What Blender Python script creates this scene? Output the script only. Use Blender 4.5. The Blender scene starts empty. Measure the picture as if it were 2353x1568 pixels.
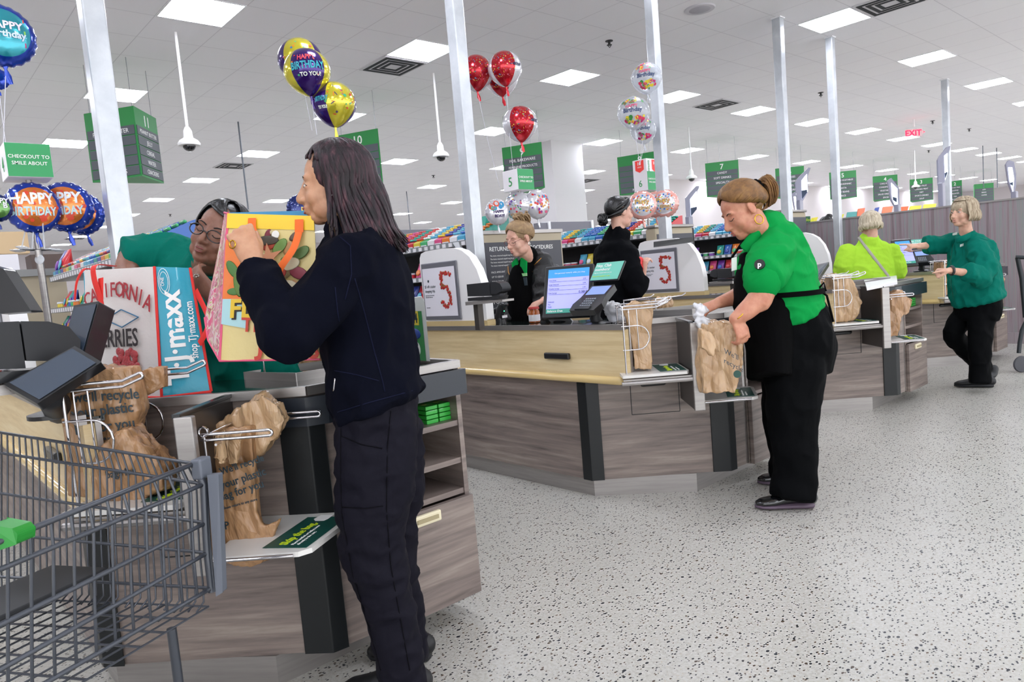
import bpy, math, random
from mathutils import Vector, Matrix, noise
V=Vector
random.seed(7)
scene=bpy.context.scene
COL=scene.collection
PI=math.pi
# ------------------------------------------------------------------ camera
CAMZ=1.25; FPX=1628.8
_p,_r,_y=math.radians(-5.113),math.radians(-4.835),math.radians(41.754)
F=V((math.sin(_y)*math.cos(_p),math.cos(_y)*math.cos(_p),math.sin(_p)))
_R=V((math.cos(_y),-math.sin(_y),0)); _U=_R.cross(F)
R=_R*math.cos(_r)+_U*math.sin(_r); U=_U*math.cos(_r)-_R*math.sin(_r)
CAM=V((0,0,CAMZ))
cd=bpy.data.cameras.new('camera'); cam=bpy.data.objects.new('camera',cd); COL.objects.link(cam)
m=Matrix.Identity(4)
for i in range(3):
    m[i][0]=R[i]; m[i][1]=U[i]; m[i][2]=-F[i]; m[i][3]=CAM[i]
cam.matrix_world=m; cd.sensor_width=36; cd.lens=FPX/2353*36; cd.clip_start=.05; cd.clip_end=200
scene.camera=cam
# ------------------------------------------------------------------ light / exposure
w=bpy.data.worlds.new('world'); scene.world=w; w.use_nodes=True
w.node_tree.nodes['Background'].inputs[0].default_value=(.95,.97,1,1)
w.node_tree.nodes['Background'].inputs[1].default_value=1.7
scene.view_settings.view_transform='Standard'; scene.view_settings.look='None'
scene.view_settings.exposure=.80; scene.view_settings.gamma=1
LIGHT_STRENGTH=15.5
CEIL=3.855
# ------------------------------------------------------------------ picture ray helpers (measured pixel + real plane or distance -> metres)
def ray(x,y): return F+R*((x-1176.5)/FPX)-U*((y-784)/FPX)
def Zp(x,y,z): d=ray(x,y); return CAM+d*((z-CAMZ)/d.z)
def Yp(x,y,q): d=ray(x,y); return CAM+d*(q/d.y)
def Xp(x,y,q): d=ray(x,y); return CAM+d*(q/d.x)
def Dp(x,y,q): return CAM+ray(x,y)*q
LFT=V((-.746,.666,0)); AWY=V((.666,.746,0)); UP=V((0,0,1))
# ------------------------------------------------------------------ materials
MATS={}
def srgb(h):
    if isinstance(h,str):
        h=h.lstrip('#'); c=[int(h[i:i+2],16)/255 for i in (0,2,4)]
    else: c=h
    return tuple((x/12.92 if x<=.04045 else ((x+.055)/1.055)**2.4) for x in c)+(1,)
def mat(name,col='#808080',rough=.5,metal=0,emit=0,trans=0,alpha=1,coat=0,spec=.5,sheen=0,bump=None):
    if name in MATS: return MATS[name]
    M=bpy.data.materials.new(name); M.use_nodes=True; MATS[name]=M
    b=M.node_tree.nodes['Principled BSDF']; c=srgb(col)
    b.inputs['Base Color'].default_value=c; b.inputs['Roughness'].default_value=rough; b.inputs['Metallic'].default_value=metal
    b.inputs['Specular IOR Level'].default_value=spec
    if coat: b.inputs['Coat Weight'].default_value=coat
    if sheen: b.inputs['Sheen Weight'].default_value=sheen
    if emit: b.inputs['Emission Color'].default_value=c; b.inputs['Emission Strength'].default_value=emit
    if trans: b.inputs['Transmission Weight'].default_value=trans
    if alpha<1: b.inputs['Alpha'].default_value=alpha
    if bump: # (scale, strength, stretch)
        add_bump(M,*bump)
    return M
def nodes(M): return M.node_tree.nodes,M.node_tree.links,M.node_tree.nodes['Principled BSDF']
def tex(M,kind,scale,stretch=(1,1,1),detail=4,rough=.6,distort=0,coord='Object',rot=(0,0,0)):
    N,L,b=nodes(M); tc=N.new('ShaderNodeTexCoord'); mp=N.new('ShaderNodeMapping'); mp.inputs['Scale'].default_value=stretch
    mp.inputs['Rotation'].default_value=rot
    t=N.new(kind); t.inputs['Scale'].default_value=scale
    if kind=='ShaderNodeTexNoise':
        t.inputs['Detail'].default_value=detail; t.inputs['Roughness'].default_value=rough; t.inputs['Distortion'].default_value=distort
    L.new(tc.outputs[coord],mp.inputs[0]); L.new(mp.outputs[0],t.inputs['Vector'])
    return t
def ramp(M,src,stops,interp='LINEAR'):
    N,L,b=nodes(M); r=N.new('ShaderNodeValToRGB'); r.color_ramp.interpolation=interp
    e=r.color_ramp.elements
    while len(e)<len(stops): e.new(.5)
    for k,(p,c) in enumerate(stops): e[k].position=p; e[k].color=srgb(c)
    L.new(src,r.inputs[0]); return r
def add_bump(M,scale,strength,stretch=(1,1,1),dist=.01,detail=5):
    N,L,b=nodes(M); t=tex(M,'ShaderNodeTexNoise',scale,stretch,detail); bp=N.new('ShaderNodeBump')
    bp.inputs['Strength'].default_value=strength; bp.inputs['Distance'].default_value=dist
    L.new(t.outputs[0],bp.inputs['Height']); L.new(bp.outputs[0],b.inputs['Normal'])
def grain(name,stops,scale,stretch,rough=.45,detail=6,coat=0):
    M=mat(name,'#888888',rough,coat=coat); N,L,b=nodes(M)
    t=tex(M,'ShaderNodeTexNoise',scale,stretch,detail,.62,.3); r=ramp(M,t.outputs[0],stops); L.new(r.outputs[0],b.inputs['Base Color']); return M
# ------------------------------------------------------------------ mesh builder
class MB:
    def __init__(s,capk=1): s.v=[]; s.f=[]; s.m=[]; s.capk=capk
    def add(s,vs,fs,mi=0):
        o=len(s.v); s.v+= [V(p) for p in vs]; s.f+=[tuple(i+o for i in f) for f in fs]; s.m+=[mi]*len(fs); return s
    def box(s,x0,x1,y0,y1,z0,z1,mi=0):
        return s.add([(x0,y0,z0),(x1,y0,z0),(x1,y1,z0),(x0,y1,z0),(x0,y0,z1),(x1,y0,z1),(x1,y1,z1),(x0,y1,z1)],
            [(0,3,2,1),(4,5,6,7),(0,1,5,4),(1,2,6,5),(2,3,7,6),(3,0,4,7)],mi)
    def obox(s,c,a,b,d,mi=0): # centre + three half axes
        c=V(c);a=V(a);b=V(b);d=V(d)
        if a.cross(b).dot(d)<0: d=-d
        return s.add([c-a-b-d,c+a-b-d,c+a+b-d,c-a+b-d,c-a-b+d,c+a-b+d,c+a+b+d,c-a+b+d],
            [(0,3,2,1),(4,5,6,7),(0,1,5,4),(1,2,6,5),(2,3,7,6),(3,0,4,7)],mi)
    def prism(s,poly,vec,mi=0,mi2=None):
        n=len(poly); vec=V(vec); P=[V(p) for p in poly]
        nr=V((0,0,0))
        for i in range(n): nr+= (P[i]-P[0]).cross(P[(i+1)%n]-P[0])
        if nr.dot(vec)>0: P=P[::-1]
        s.add(P+[p+vec for p in P],[tuple(range(n)),tuple(range(2*n-1,n-1,-1))],mi if mi2 is None else mi2)
        s.add(P+[p+vec for p in P],[(i,i+n,(i+1)%n+n,(i+1)%n) for i in range(n)],mi)
        return s
    def zprism(s,poly,z0,z1,mi=0): return s.prism([(p[0],p[1],z0) for p in poly],(0,0,z1-z0),mi)
    def tube(s,pts,r,n=8,closed=False,mi=0,cap=True):
        P=[V(p) for p in pts]; k=len(P); rr=r if isinstance(r,(list,tuple)) else [r]*k
        return s.loft(P,[(q,q) for q in rr],None,n,closed,mi,cap)
    def loft(s,P,rad,side=None,n=16,closed=False,mi=0,cap=True):
        P=[V(p) for p in P]; k=len(P); vs=[]; prev=None
        for i in range(k):
            if closed: t=P[(i+1)%k]-P[i-1]
            else: t=P[min(i+1,k-1)]-P[max(i-1,0)]
            if t.length<1e-9: t=V((0,0,1))
            t.normalize()
            if side is not None:
                a=V(side[i] if isinstance(side,list) else side); a=a-t*a.dot(t)
                if a.length<1e-6: a=prev or t.orthogonal()
            elif prev is not None: a=prev-t*prev.dot(t)
            else: a=t.orthogonal()
            a.normalize(); prev=a; b=t.cross(a); ra,rb=rad[i]
            for j in range(n):
                q=2*PI*j/n; vs.append(P[i]+a*(math.cos(q)*ra)+b*(math.sin(q)*rb))
        fs=[]
        for i in range(k if closed else k-1):
            i2=(i+1)%k
            for j in range(n):
                j2=(j+1)%n; fs.append((i*n+j,i*n+j2,i2*n+j2,i2*n+j))
        if not closed and cap:
            fs.append(tuple(range(n-1,-1,-1))); fs.append(tuple((k-1)*n+j for j in range(n)))
        return s.add(vs,fs,mi)
    def limb(s,pts,rad,side=None,n=16,sub=4,mi=0):
        """smooth tapered limb with rounded ends"""
        P=[V(p) for p in pts]; r=[q if isinstance(q,tuple) else (q,q) for q in rad]; k=len(P)
        A=[];B=[];S=[]
        def cr(a,b,c,d,t): return .5*((2*b)+(c-a)*t+(2*a-5*b+4*c-d)*t*t+(3*b-a-3*c+d)*t*t*t)
        def lerp(a,b,t): return tuple(a[i]+(b[i]-a[i])*t for i in (0,1))
        for i in range(k-1):
            a=P[max(i-1,0)];b=P[i];c=P[i+1];d=P[min(i+2,k-1)]
            for j in range(sub):
                t=j/sub; A.append(cr(a,b,c,d,t)); tt=t*t*(3-2*t); B.append(lerp(r[i],r[i+1],tt))
                if isinstance(side,list): S.append(V(side[i]).lerp(V(side[i+1]),t))
        A.append(P[-1]);B.append(r[-1])
        if isinstance(side,list): S.append(V(side[-1]))
        t0=(A[0]-A[1]).normalized();t1=(A[-1]-A[-2]).normalized()
        pre=[];pb=[];post=[];qb=[]
        for q in (85,60,30):
            c,sn=math.cos(math.radians(q)),math.sin(math.radians(q)); m0=min(B[0]);m1=min(B[-1])
            pre.append(A[0]+t0*m0*sn); pb.append((B[0][0]*c,B[0][1]*c)); post.insert(0,A[-1]+t1*m1*sn*s.capk); qb.insert(0,(B[-1][0]*c,B[-1][1]*c))
        if isinstance(side,list): S=[S[0]]*3+S+[S[-1]]*3; side=S
        return s.loft(pre+A+post,pb+B+qb,side,n,mi=mi)
    def ell(s,c,r,rot=None,n=16,m=10,mi=0):
        """ellipsoid; rot = 3 axes"""
        c=V(c); ax=rot or (V((1,0,0)),V((0,1,0)),V((0,0,1))); r=(r,r,r) if not isinstance(r,(tuple,list)) else r
        vs=[];fs=[]
        for i in range(m+1):
            th=PI*i/m
            for j in range(n):
                ph=2*PI*j/n
                vs.append(c+ax[0]*(r[0]*math.sin(th)*math.cos(ph))+ax[1]*(r[1]*math.sin(th)*math.sin(ph))+ax[2]*(r[2]*math.cos(th)))
        for i in range(m):
            for j in range(n):
                j2=(j+1)%n; fs.append((i*n+j,(i+1)*n+j,(i+1)*n+j2,i*n+j2))
        return s.add(vs,fs,mi)
    def lathe(s,c,prof,n=20,ax=None,mi=0):
        c=V(c); a,b,d=ax or (V((1,0,0)),V((0,1,0)),V((0,0,1))); vs=[];fs=[];k=len(prof)
        for r,z in prof:
            for j in range(n):
                q=2*PI*j/n; vs.append(c+a*(r*math.cos(q))+b*(r*math.sin(q))+d*z)
        for i in range(k-1):
            for j in range(n):
                j2=(j+1)%n; fs.append((i*n+j,i*n+j2,(i+1)*n+j2,(i+1)*n+j))
        fs.append(tuple(range(n-1,-1,-1))); fs.append(tuple((k-1)*n+j for j in range(n)))
        return s.add(vs,fs,mi)
    def quad(s,a,b,c,d,mi=0): return s.add([a,b,c,d],[(0,1,2,3)],mi)
    def text(s,string,size,o,xd,yd,ext=.0006,align='C',bold=0,warp=None,sx=1,mi=0):
        vs,fs,x0,x1=glyphs(string,bold); o=V(o); xd=V(xd).normalized(); yd=V(yd).normalized(); nd=xd.cross(yd)
        off={'C':(x0+x1)/2,'L':x0,'R':x1}[align]
        out=[]
        for p in vs:
            X=(p[0]-off)*size*sx; Y=p[1]*size; Z=p[2]*ext
            if warp: out.append(warp(X,Y,Z))
            else: out.append(o+xd*X+yd*Y+nd*Z)
        return s.add(out,fs,mi)
    def build(s,name,mats,parent=None,smooth=None,bevel=0,seg=2,sub=0):
        me=bpy.data.meshes.new(name); off=V((0,0,0)); inv=None
        if parent is not None: inv=world_of(parent).inverted()
        vs=[(inv@p) if inv else p for p in s.v]
        me.from_pydata([tuple(p) for p in vs],[],s.f)
        ml=mats if isinstance(mats,(list,tuple)) else [mats]
        for q in ml: me.materials.append(q)
        if len(ml)>1: me.polygons.foreach_set('material_index',s.m)
        me.update()
        if smooth is not None:
            me.polygons.foreach_set('use_smooth',[True]*len(me.polygons))
            if smooth<180: me.set_sharp_from_angle(angle=math.radians(smooth))
        o=bpy.data.objects.new(name,me); COL.objects.link(o)
        if parent is not None: o.parent=parent
        if bevel:
            b=o.modifiers.new('b','BEVEL'); b.width=bevel; b.segments=seg; b.limit_method='ANGLE'; b.angle_limit=math.radians(40)
        if sub:
            b=o.modifiers.new('s','SUBSURF'); b.levels=sub; b.render_levels=sub
        return o
def world_of(o):
    M=o.matrix_basis.copy()
    while o.parent is not None: o=o.parent; M=o.matrix_basis@M
    return M
_GL={}
def glyphs(string,bold=0):
    k=(string,bold)
    if k in _GL: return _GL[k]
    cu=bpy.data.curves.new('t','FONT'); cu.body=string; cu.size=1; cu.extrude=1; cu.offset=bold; cu.resolution_u=2
    ob=bpy.data.objects.new('t',cu); COL.objects.link(ob)
    dg=bpy.context.evaluated_depsgraph_get(); me=bpy.data.meshes.new_from_object(ob.evaluated_get(dg))
    vs=[tuple(v.co) for v in me.vertices]; fs=[tuple(p.vertices) for p in me.polygons]
    bpy.data.objects.remove(ob); bpy.data.curves.remove(cu); bpy.data.meshes.remove(me)
    if vs: x0=min(v[0] for v in vs);x1=max(v[0] for v in vs)
    else: x0=x1=0
    _GL[k]=(vs,fs,x0,x1); return _GL[k]
def empty(name,loc,label=None,cat=None,group=None,rz=0):
    o=bpy.data.objects.new(name,None); COL.objects.link(o); o.location=loc; o.rotation_euler=(0,0,rz); o.empty_display_size=.05
    return tag(o,label,cat,group)
def tag(o,label=None,cat=None,group=None,kind=None):
    if label: o['label']=label
    if cat: o['category']=cat
    if group: o['group']=group
    if kind: o['kind']=kind
    return o
def struct(o): o['kind']='structure'; return o
def kids(o): return [c for c in KID.get(o.name,[])] if False else [c for c in bpy.data.objects if c.parent is o]
def copy_tree(o,parent=None):
    c=o.copy(); COL.objects.link(c)
    if parent is not None: c.parent=parent
    for ch in kids(o): copy_tree(ch,c)
    return c
def organic(mb,name,mats,parent=None,voxel=.006,smooth=4,fn=None,sfac=.5):
    """fuse the overlapping closed shapes of mb into one continuous skin"""
    me=bpy.data.meshes.new('tmp'); me.from_pydata([tuple(p) for p in mb.v],[],mb.f); me.update()
    ob=bpy.data.objects.new('tmp',me); COL.objects.link(ob)
    r=ob.modifiers.new('r','REMESH'); r.mode='VOXEL'; r.voxel_size=voxel; r.use_smooth_shade=True
    if smooth:
        q=ob.modifiers.new('s','SMOOTH'); q.iterations=smooth; q.factor=sfac
    dg=bpy.context.evaluated_depsgraph_get(); out=bpy.data.meshes.new_from_object(ob.evaluated_get(dg))
    bpy.data.objects.remove(ob); bpy.data.meshes.remove(me); out.name=name
    if fn:
        ns=[v.normal.copy() for v in out.vertices]
        for v,nn in zip(out.vertices,ns): v.co=fn(v.co.copy(),nn)
    if parent is not None: out.transform(world_of(parent).inverted())
    out.materials.clear()
    for q in (mats if isinstance(mats,(list,tuple)) else [mats]): out.materials.append(q)
    out.polygons.foreach_set('use_smooth',[True]*len(out.polygons)); out.update()
    o=bpy.data.objects.new(name,out); COL.objects.link(o)
    if parent is not None: o.parent=parent
    return o
def crease(amp,sc,seed=0,st=(1,1,.32)):
    """sharp facets of crumpled film"""
    def f(p,n):
        q=V((p.x*st[0],p.y*st[1],p.z*st[2]))*sc+V((seed*3.1,seed*1.3,seed))
        d=noise.voronoi(q)[0]; a=(d[1]-d[0]); d2=noise.voronoi(q*2.3)[0]; b_=d2[1]-d2[0]; w_=noise.noise(q*.5)
        return p+n*(amp*.75*(min(a,.6)*1.6-.5)+amp*.35*(min(b_,.6)*1.6-.5)+amp*w_)
    return f
def fold(amp,sc,st=(1,1,1),seed=0,lo=None):
    """cloth folds: displaces along the normal with stretched ridged noise"""
    def f(p,n):
        q=V((p.x*st[0],p.y*st[1],p.z*st[2]))*sc+V((seed,seed*1.7,seed*.3))
        a=noise.noise(q)+.5*noise.noise(q*2.1)
        a=1-abs(a)*2.2
        k=1 if lo is None else max(0,min(1,(p.z-lo)/.1))
        return p+n*(amp*a*k)
    return f
# ------------------------------------------------------------------ common materials
greywood=grain('grey_wood_laminate',[(.28,'#544a46'),(.43,'#766a65'),(.56,'#887b74'),(.75,'#a4988e')],3.0,(.55,.55,9),.42)
wallwood=grain('vertical_striped_laminate',[(.3,'#6a5c60'),(.42,'#857579'),(.5,'#92848a'),(.56,'#7f8885'),(.64,'#9c8688'),(.75,'#a89c9c')],4,(7,7,.12),.5,5)
yelwood=grain('pale_maple_laminate',[(.3,'#cbb283'),(.5,'#dcc598'),(.7,'#e8d6ae')],3,(.6,.6,10),.4)
steel=grain('brushed_steel',[(.3,'#a09b99'),(.7,'#b0aca9')],6,(.5,.5,10),.34); nodes(steel)[2].inputs['Metallic'].default_value=.75
chrome=mat('chrome_wire','#d4d2d6',.13,1)
black=mat('black_plastic','#15171b',.35,coat=.3); blackm=mat('matte_black_plastic','#1e2024',.5)
bumper=mat('charcoal_bumper_rubber','#252b34',.38,coat=.25); strip=mat('black_corner_strip','#0b1013',.45)
white=mat('white_plastic','#f0eeee',.4); whitet=mat('white_ink','#f2f2f0',.6); offw=mat('warm_white_board','#dcdad6',.35,coat=.3)
cream=mat('cream_plastic','#e6dcbc',.45); yeltrim=mat('tan_trim','#cdb583',.4); darkgreen=mat('dark_green_ink','#0c4238',.5)
lime=mat('lime_ink','#c6e01e',.6); ink=mat('dark_ink','#22303a',.6); green=mat('leaf_green_ink','#1f9d4c',.55)
# ================================================================== the room
T=.603
floorm=mat('terrazzo','#ccc9c2',.34,coat=0,spec=.4); N_,L_,B_=nodes(floorm)
def chips(scale,keep,size,stops,base,rot=0):
    v=tex(floorm,'ShaderNodeTexVoronoi',scale,(1,1.5,1),rot=(0,0,rot)); v.inputs['Randomness'].default_value=1
    sep=N_.new('ShaderNodeSeparateColor'); L_.new(v.outputs['Color'],sep.inputs[0])
    lt=N_.new('ShaderNodeMath'); lt.operation='LESS_THAN'; L_.new(v.outputs['Distance'],lt.inputs[0])
    ms=N_.new('ShaderNodeMath'); ms.operation='MULTIPLY'; L_.new(sep.outputs[1],ms.inputs[0]); ms.inputs[1].default_value=size; L_.new(ms.outputs[0],lt.inputs[1])
    gt=N_.new('ShaderNodeMath'); gt.operation='GREATER_THAN'; L_.new(sep.outputs[0],gt.inputs[0]); gt.inputs[1].default_value=keep
    mu=N_.new('ShaderNodeMath'); mu.operation='MULTIPLY'; L_.new(lt.outputs[0],mu.inputs[0]); L_.new(gt.outputs[0],mu.inputs[1])
    rp=ramp(floorm,sep.outputs[2],stops,'CONSTANT')
    mx=N_.new('ShaderNodeMix'); mx.data_type='RGBA'; L_.new(mu.outputs[0],mx.inputs[0]); L_.new(base,mx.inputs[6]); L_.new(rp.outputs[0],mx.inputs[7])
    return mx.outputs[2]
_n=tex(floorm,'ShaderNodeTexNoise',90,detail=3); _b=ramp(floorm,_n.outputs[0],[(.3,'#aba79d'),(.5,'#bab8b1'),(.7,'#c4c2bd')])
_c=chips(170,.72,.42,[(0,'#a8a49c'),(.5,'#8d8c90'),(.8,'#b7a68c')],_b.outputs[0],.5)
_c=chips(88,.50,.50,[(0,'#20232a'),(.45,'#3c3f47'),(.7,'#17191e'),(.88,'#5a4636')],_c,.2)
_c=chips(55,.80,.48,[(0,'#23262e'),(.5,'#31363f'),(.85,'#4c3e33')],_c,1.1)
L_.new(_c,B_.inputs['Base Color'])
struct(MB().box(-9,46,-8,34,-.1,0).build('floor',floorm))
ceilm=mat('ceiling_tile','#e4e0e4',.85); N_,L_,B_=nodes(ceilm)
tc=N_.new('ShaderNodeTexCoord'); mp=N_.new('ShaderNodeMapping'); mp.inputs['Location'].default_value=(-(.67)*T,-(.46)*T,0)
bk=N_.new('ShaderNodeTexBrick'); bk.offset=0; bk.inputs['Scale'].default_value=1; bk.inputs['Brick Width'].default_value=T; bk.inputs['Row Height'].default_value=T
bk.inputs['Mortar Size'].default_value=.004; bk.inputs['Mortar Smooth'].default_value=.1; bk.inputs['Bias'].default_value=-.2
bk.inputs['Color1'].default_value=srgb('#faf8fa'); bk.inputs['Color2'].default_value=srgb('#f8f6f9'); bk.inputs['Mortar'].default_value=srgb('#dfdce0')
L_.new(tc.outputs['Object'],mp.inputs[0]); L_.new(mp.outputs[0],bk.inputs[0]); L_.new(bk.outputs[0],B_.inputs['Base Color'])
struct(MB().box(-9,46,-8,34,CEIL,CEIL+.1).build('ceiling',ceilm))
wallm=mat('painted_wall','#d9d2d2',.8); 
struct(MB().box(-9,46,33.8,34,0,CEIL).build('wall_back',wallm))
struct(MB().box(45.8,46,-8,33.8,0,CEIL).build('wall_right',wallm))
struct(MB().box(-9,-8.8,0,33.8,0,CEIL).build('wall_left',wallm))
# --- ceiling lights: the real grid, each a recessed troffer
diff=mat('light_diffuser','#eff3ff',.6,emit=LIGHT_STRENGTH); frm=mat('light_trim','#f2f2f4',.5)
def lpos():
    for iy in range(-2,10):
        y=(math.floor(3.6/T)+.96+5*iy)*T
        x0,dx=(2.48,2.43) if iy==1 else (5.53,3.015)
        k=-3
        while x0+dx*k<44:
            x=x0+dx*k; k+=1
            x=(round(x/T-.17)+.17)*T
            if x<-5: continue
            if iy==1 and x>18: x+=.0
            yield iy,x,y
first=None; nl=0
for iy,x,y in lpos():
    if first is None:
        e=empty('ceiling_light',(x,y,CEIL),'square recessed white ceiling light','light'); h=.285
        fb=MB()
        for a in ((-.3,.3,-.3,-h),(-.3,.3,h,.3),(-.3,-h,-h,h),(h,.3,-h,h)): fb.box(x+a[0],x+a[1],y+a[2],y+a[3],CEIL-.006,CEIL+.004)
        fb.build('frame',frm,e)
        MB().box(x-h,x+h,y-h,y+h,CEIL-.004,CEIL).build('diffuser',diff,e); first=e
    else:
        e=copy_tree(first); e.location=(x,y,CEIL)
    e['group']='square lit panels in the ceiling grid'; e['label']='lit square panel recessed in the white tile ceiling'
    nl+=1
# --- ceiling vents
ventm=mat('vent_metal','#cfcdd0',.45,metal=.2); dark=mat('vent_slot','#1c2226',.7)
def vent(px,py,label,k=1):
    c=Zp(px,py,CEIL-.01); c.x=(round(c.x/T-.17)+.17)*T; c.y=(round(c.y/T-.96)+.96)*T
    e=empty('ceiling_vent',(c.x,c.y,CEIL),label,'vent','louvred air vents in the ceiling')
    b=MB().box(c.x-.29,c.x+.29,c.y-.29,c.y+.29,CEIL-.012,CEIL); b.build('plate',ventm,e)
    d=MB()
    for h in (.26,.19,.12):
        for a in ((-h,h,-h,-h+.04),(-h,h,h-.04,h),(-h,-h+.04,-h+.04,h-.04),(h-.04,h,-h+.04,h-.04)): d.box(c.x+a[0],c.x+a[1],c.y+a[2],c.y+a[3],CEIL-.016,CEIL-.0121)
    d.build('slot',dark,e)
for a in ((902,145,'louvred ceiling vent beside the lit panel above the dark-haired shopper'),(2035,5,'louvred ceiling vent cut by the top edge of the photo'),(1648,236,'louvred ceiling vent left of the tall white poles pair'),
          (530,379,'louvred ceiling vent above the leaning cashier in green'),(1348,412,'small far ceiling vent above the black-jacketed customer'),(185,548,'far ceiling vent left of the leftmost white pole')): vent(*a)
# --- sprinklers
sprm=mat('sprinkler_dark','#3a3a3c',.5,metal=.5)
for px,py,lab in ((1400,100,'dark sprinkler head on the ceiling between the two nearest white poles'),(1886,217,'dark sprinkler head on the ceiling right of the tall white poles'),(996,406,'small sprinkler head on the ceiling right of the dark-haired shopper'),(1328,357,'small sprinkler head on the ceiling above the black-jacketed customer'),(2143,281,'small sprinkler head above the red exit sign'),(2227,299,'small sprinkler head right of the red exit sign'),(2134,348,'small sprinkler head below the red exit sign'),(391,495,'small far sprinkler head above the leaning cashier')):
    c=Zp(px,py,CEIL-.03); b=MB().lathe((c.x,c.y,CEIL),[(.045,0),(.045,-.006),(.014,-.01),(.014,-.04),(.03,-.045),(.03,-.05)][::-1],12)
    b.tube([(c.x-.02,c.y,CEIL-.04),(c.x-.022,c.y,CEIL-.06),(c.x,c.y,CEIL-.075),(c.x+.022,c.y,CEIL-.06),(c.x+.02,c.y,CEIL-.04)],.004,6)
    tag(b.build('sprinkler_head',sprm,smooth=40),lab,'sprinkler','sprinkler heads on the ceiling')
# --- ceiling speaker
c=Zp(1608,20,CEIL); b=MB().lathe((c.x,c.y,CEIL),[(.15,-.012),(.16,0)],28); e=tag(b.build('ceiling_speaker',mat('speaker_white','#d2cfd4',.6),smooth=40),'round white speaker grille flush in the ceiling near the top edge','speaker')
MB().lathe((c.x,c.y,CEIL-.012),[(.10,-.004),(.11,0)],28).build('grille',mat('speaker_grille','#b9b6bd',.7),e,smooth=40)
# --- floor to ceiling white power poles
polem=grain('painted_steel_pole',[(.3,'#b9bec4'),(.6,'#cdd1d6'),(.8,'#dde0e3')],5,(1,1,1),.28); nodes(polem)[2].inputs['Metallic'].default_value=.35
pl=[((281,560),.1,'widest white floor-to-ceiling pole behind the leaning cashier'),((1097,620),.095,'white floor-to-ceiling pole between the dark-haired shopper and the red balloons'),((1530,546),.09,'white floor-to-ceiling pole beside the flowered balloons'),((1807,460),.095,'white floor-to-ceiling pole behind the green-shirted bagger'),((1927,560),.085,'thin white floor-to-ceiling pole left of the lime-jacketed customer'),((2178,430),.095,'white pole rising behind the striped wood wall')]
for (q,w_,lab) in pl:
    c=Yp(q[0],q[1],3.9); e=empty('power_pole',(c.x,c.y,0),lab,'pole','white floor-to-ceiling poles')
    MB().box(c.x-w_/2,c.x+w_/2,c.y-w_/2,c.y+w_/2,0,CEIL).build('shaft',polem,e,bevel=.008)
    MB().box(c.x-w_*.6,c.x+w_*.6,c.y-w_*.6,c.y+w_*.6,CEIL-.012,CEIL).build('collar',frm,e)
# --- dome cameras on drop pipes
domem=mat('dome_glass','#14161c',.08,coat=1)
for i,((tx,ty),(bx,by),lab) in enumerate((((403,74),(437,330),'large white dome camera on a drop pipe at upper left'),((996,168),(1013,358),'white dome camera on a drop pipe right of the dark-haired shopper'),((1582,292),(1585,410),'small white dome camera on a drop pipe left of aisle sign 7'),((2101,345),(2103,430),'tiny white dome camera hanging before aisle sign 3'))):
    c=Zp(tx,ty,CEIL); d=(c-CAM).dot(F); zb=(CAM+ray(bx,by)*d).z
    e=empty('dome_camera',(c.x,c.y,CEIL),lab,'security camera','dome security cameras on ceiling pipes'); x,y=c.x,c.y
    MB().tube([(x,y,CEIL),(x,y,zb+.12)],.014,12).build('pipe',white,e,smooth=40)
    MB().lathe((x,y,zb),[(.1,.0),(.105,.02),(.085,.05),(.045,.075),(.04,.14),(.03,.16),(.02,.18)],28).build('housing',white,e,smooth=50)
    MB().ell((x,y,zb),(.06,.06,.055),n=20).build('dome',domem,e,smooth=180)
# --- aisle signs: three-sided hanging prisms
sgreen=mat('sign_green','#2b8a45',.45); sgrey=mat('sign_grey','#555a60',.5)
def aisle(num,lines,cx,label,ztop=3.4,h=.72,rows=5,left=None):
    # near edge N, left corner A, right corner B
    N0,A0,B0=cx; pts=[V((p.x,p.y,0)) for p in (A0,N0,B0)]
    cen=(pts[0]+pts[1]+pts[2])/3
    e=empty('aisle_sign',(cen.x,cen.y,ztop-h),label,'sign','hanging green aisle signs')
    MB().zprism([(p.x,p.y) for p in pts],ztop-h,ztop).build('body',sgreen,e)
    pb=MB();tb=MB()
    for k,(a,b) in enumerate(((pts[0],pts[1]),(pts[1],pts[2]))):
        dr=(b-a).normalized(); nn=V((dr.y,-dr.x,0)); L=(b-a).length
        if nn.dot(CAM-a)<0: nn=-nn
        bandh=h*.72/rows
        for r in range(rows):
            z1=ztop-h*.26-r*bandh
            c=(a+b)/2+nn*.004; c.z=z1-bandh*.47
            pb.obox(c,dr*(L*.47),UP*(bandh*.45),nn*.003)
            if r<len(lines) and lines[r]:
                s=min(bandh*.62,L*.85/max(1,len(lines[r]))/.62)
                tb.text(lines[r],s,c+nn*.0035-UP*s*.35,dr,UP,.001,sx=.92)
        c=(a+b)/2+nn*.002; c.z=ztop-h*.22
        tb.text(num,h*.22,c,dr,UP,.001,bold=.01)
    pb.build('slat',sgrey,e); tb.build('lettering',whitet,e)
    for p in pts[:3]:
        q=p.lerp(cen,.15); MB().tube([(q.x,q.y,ztop-.01),(q.x,q.y,CEIL)],.003,5).build('hanger',mat('wire_grey','#9a9aa0',.4,metal=.6),e)
ZT=3.35
def tri(N0,A0): # from near edge and left corner make an equilateral prism
    d=(N0-A0); d.z=0; rot=Matrix.Rotation(math.radians(60),3,'Z'); 
    B0=N0-(rot@d)  # third corner behind
    return (N0,A0,B0)
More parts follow.
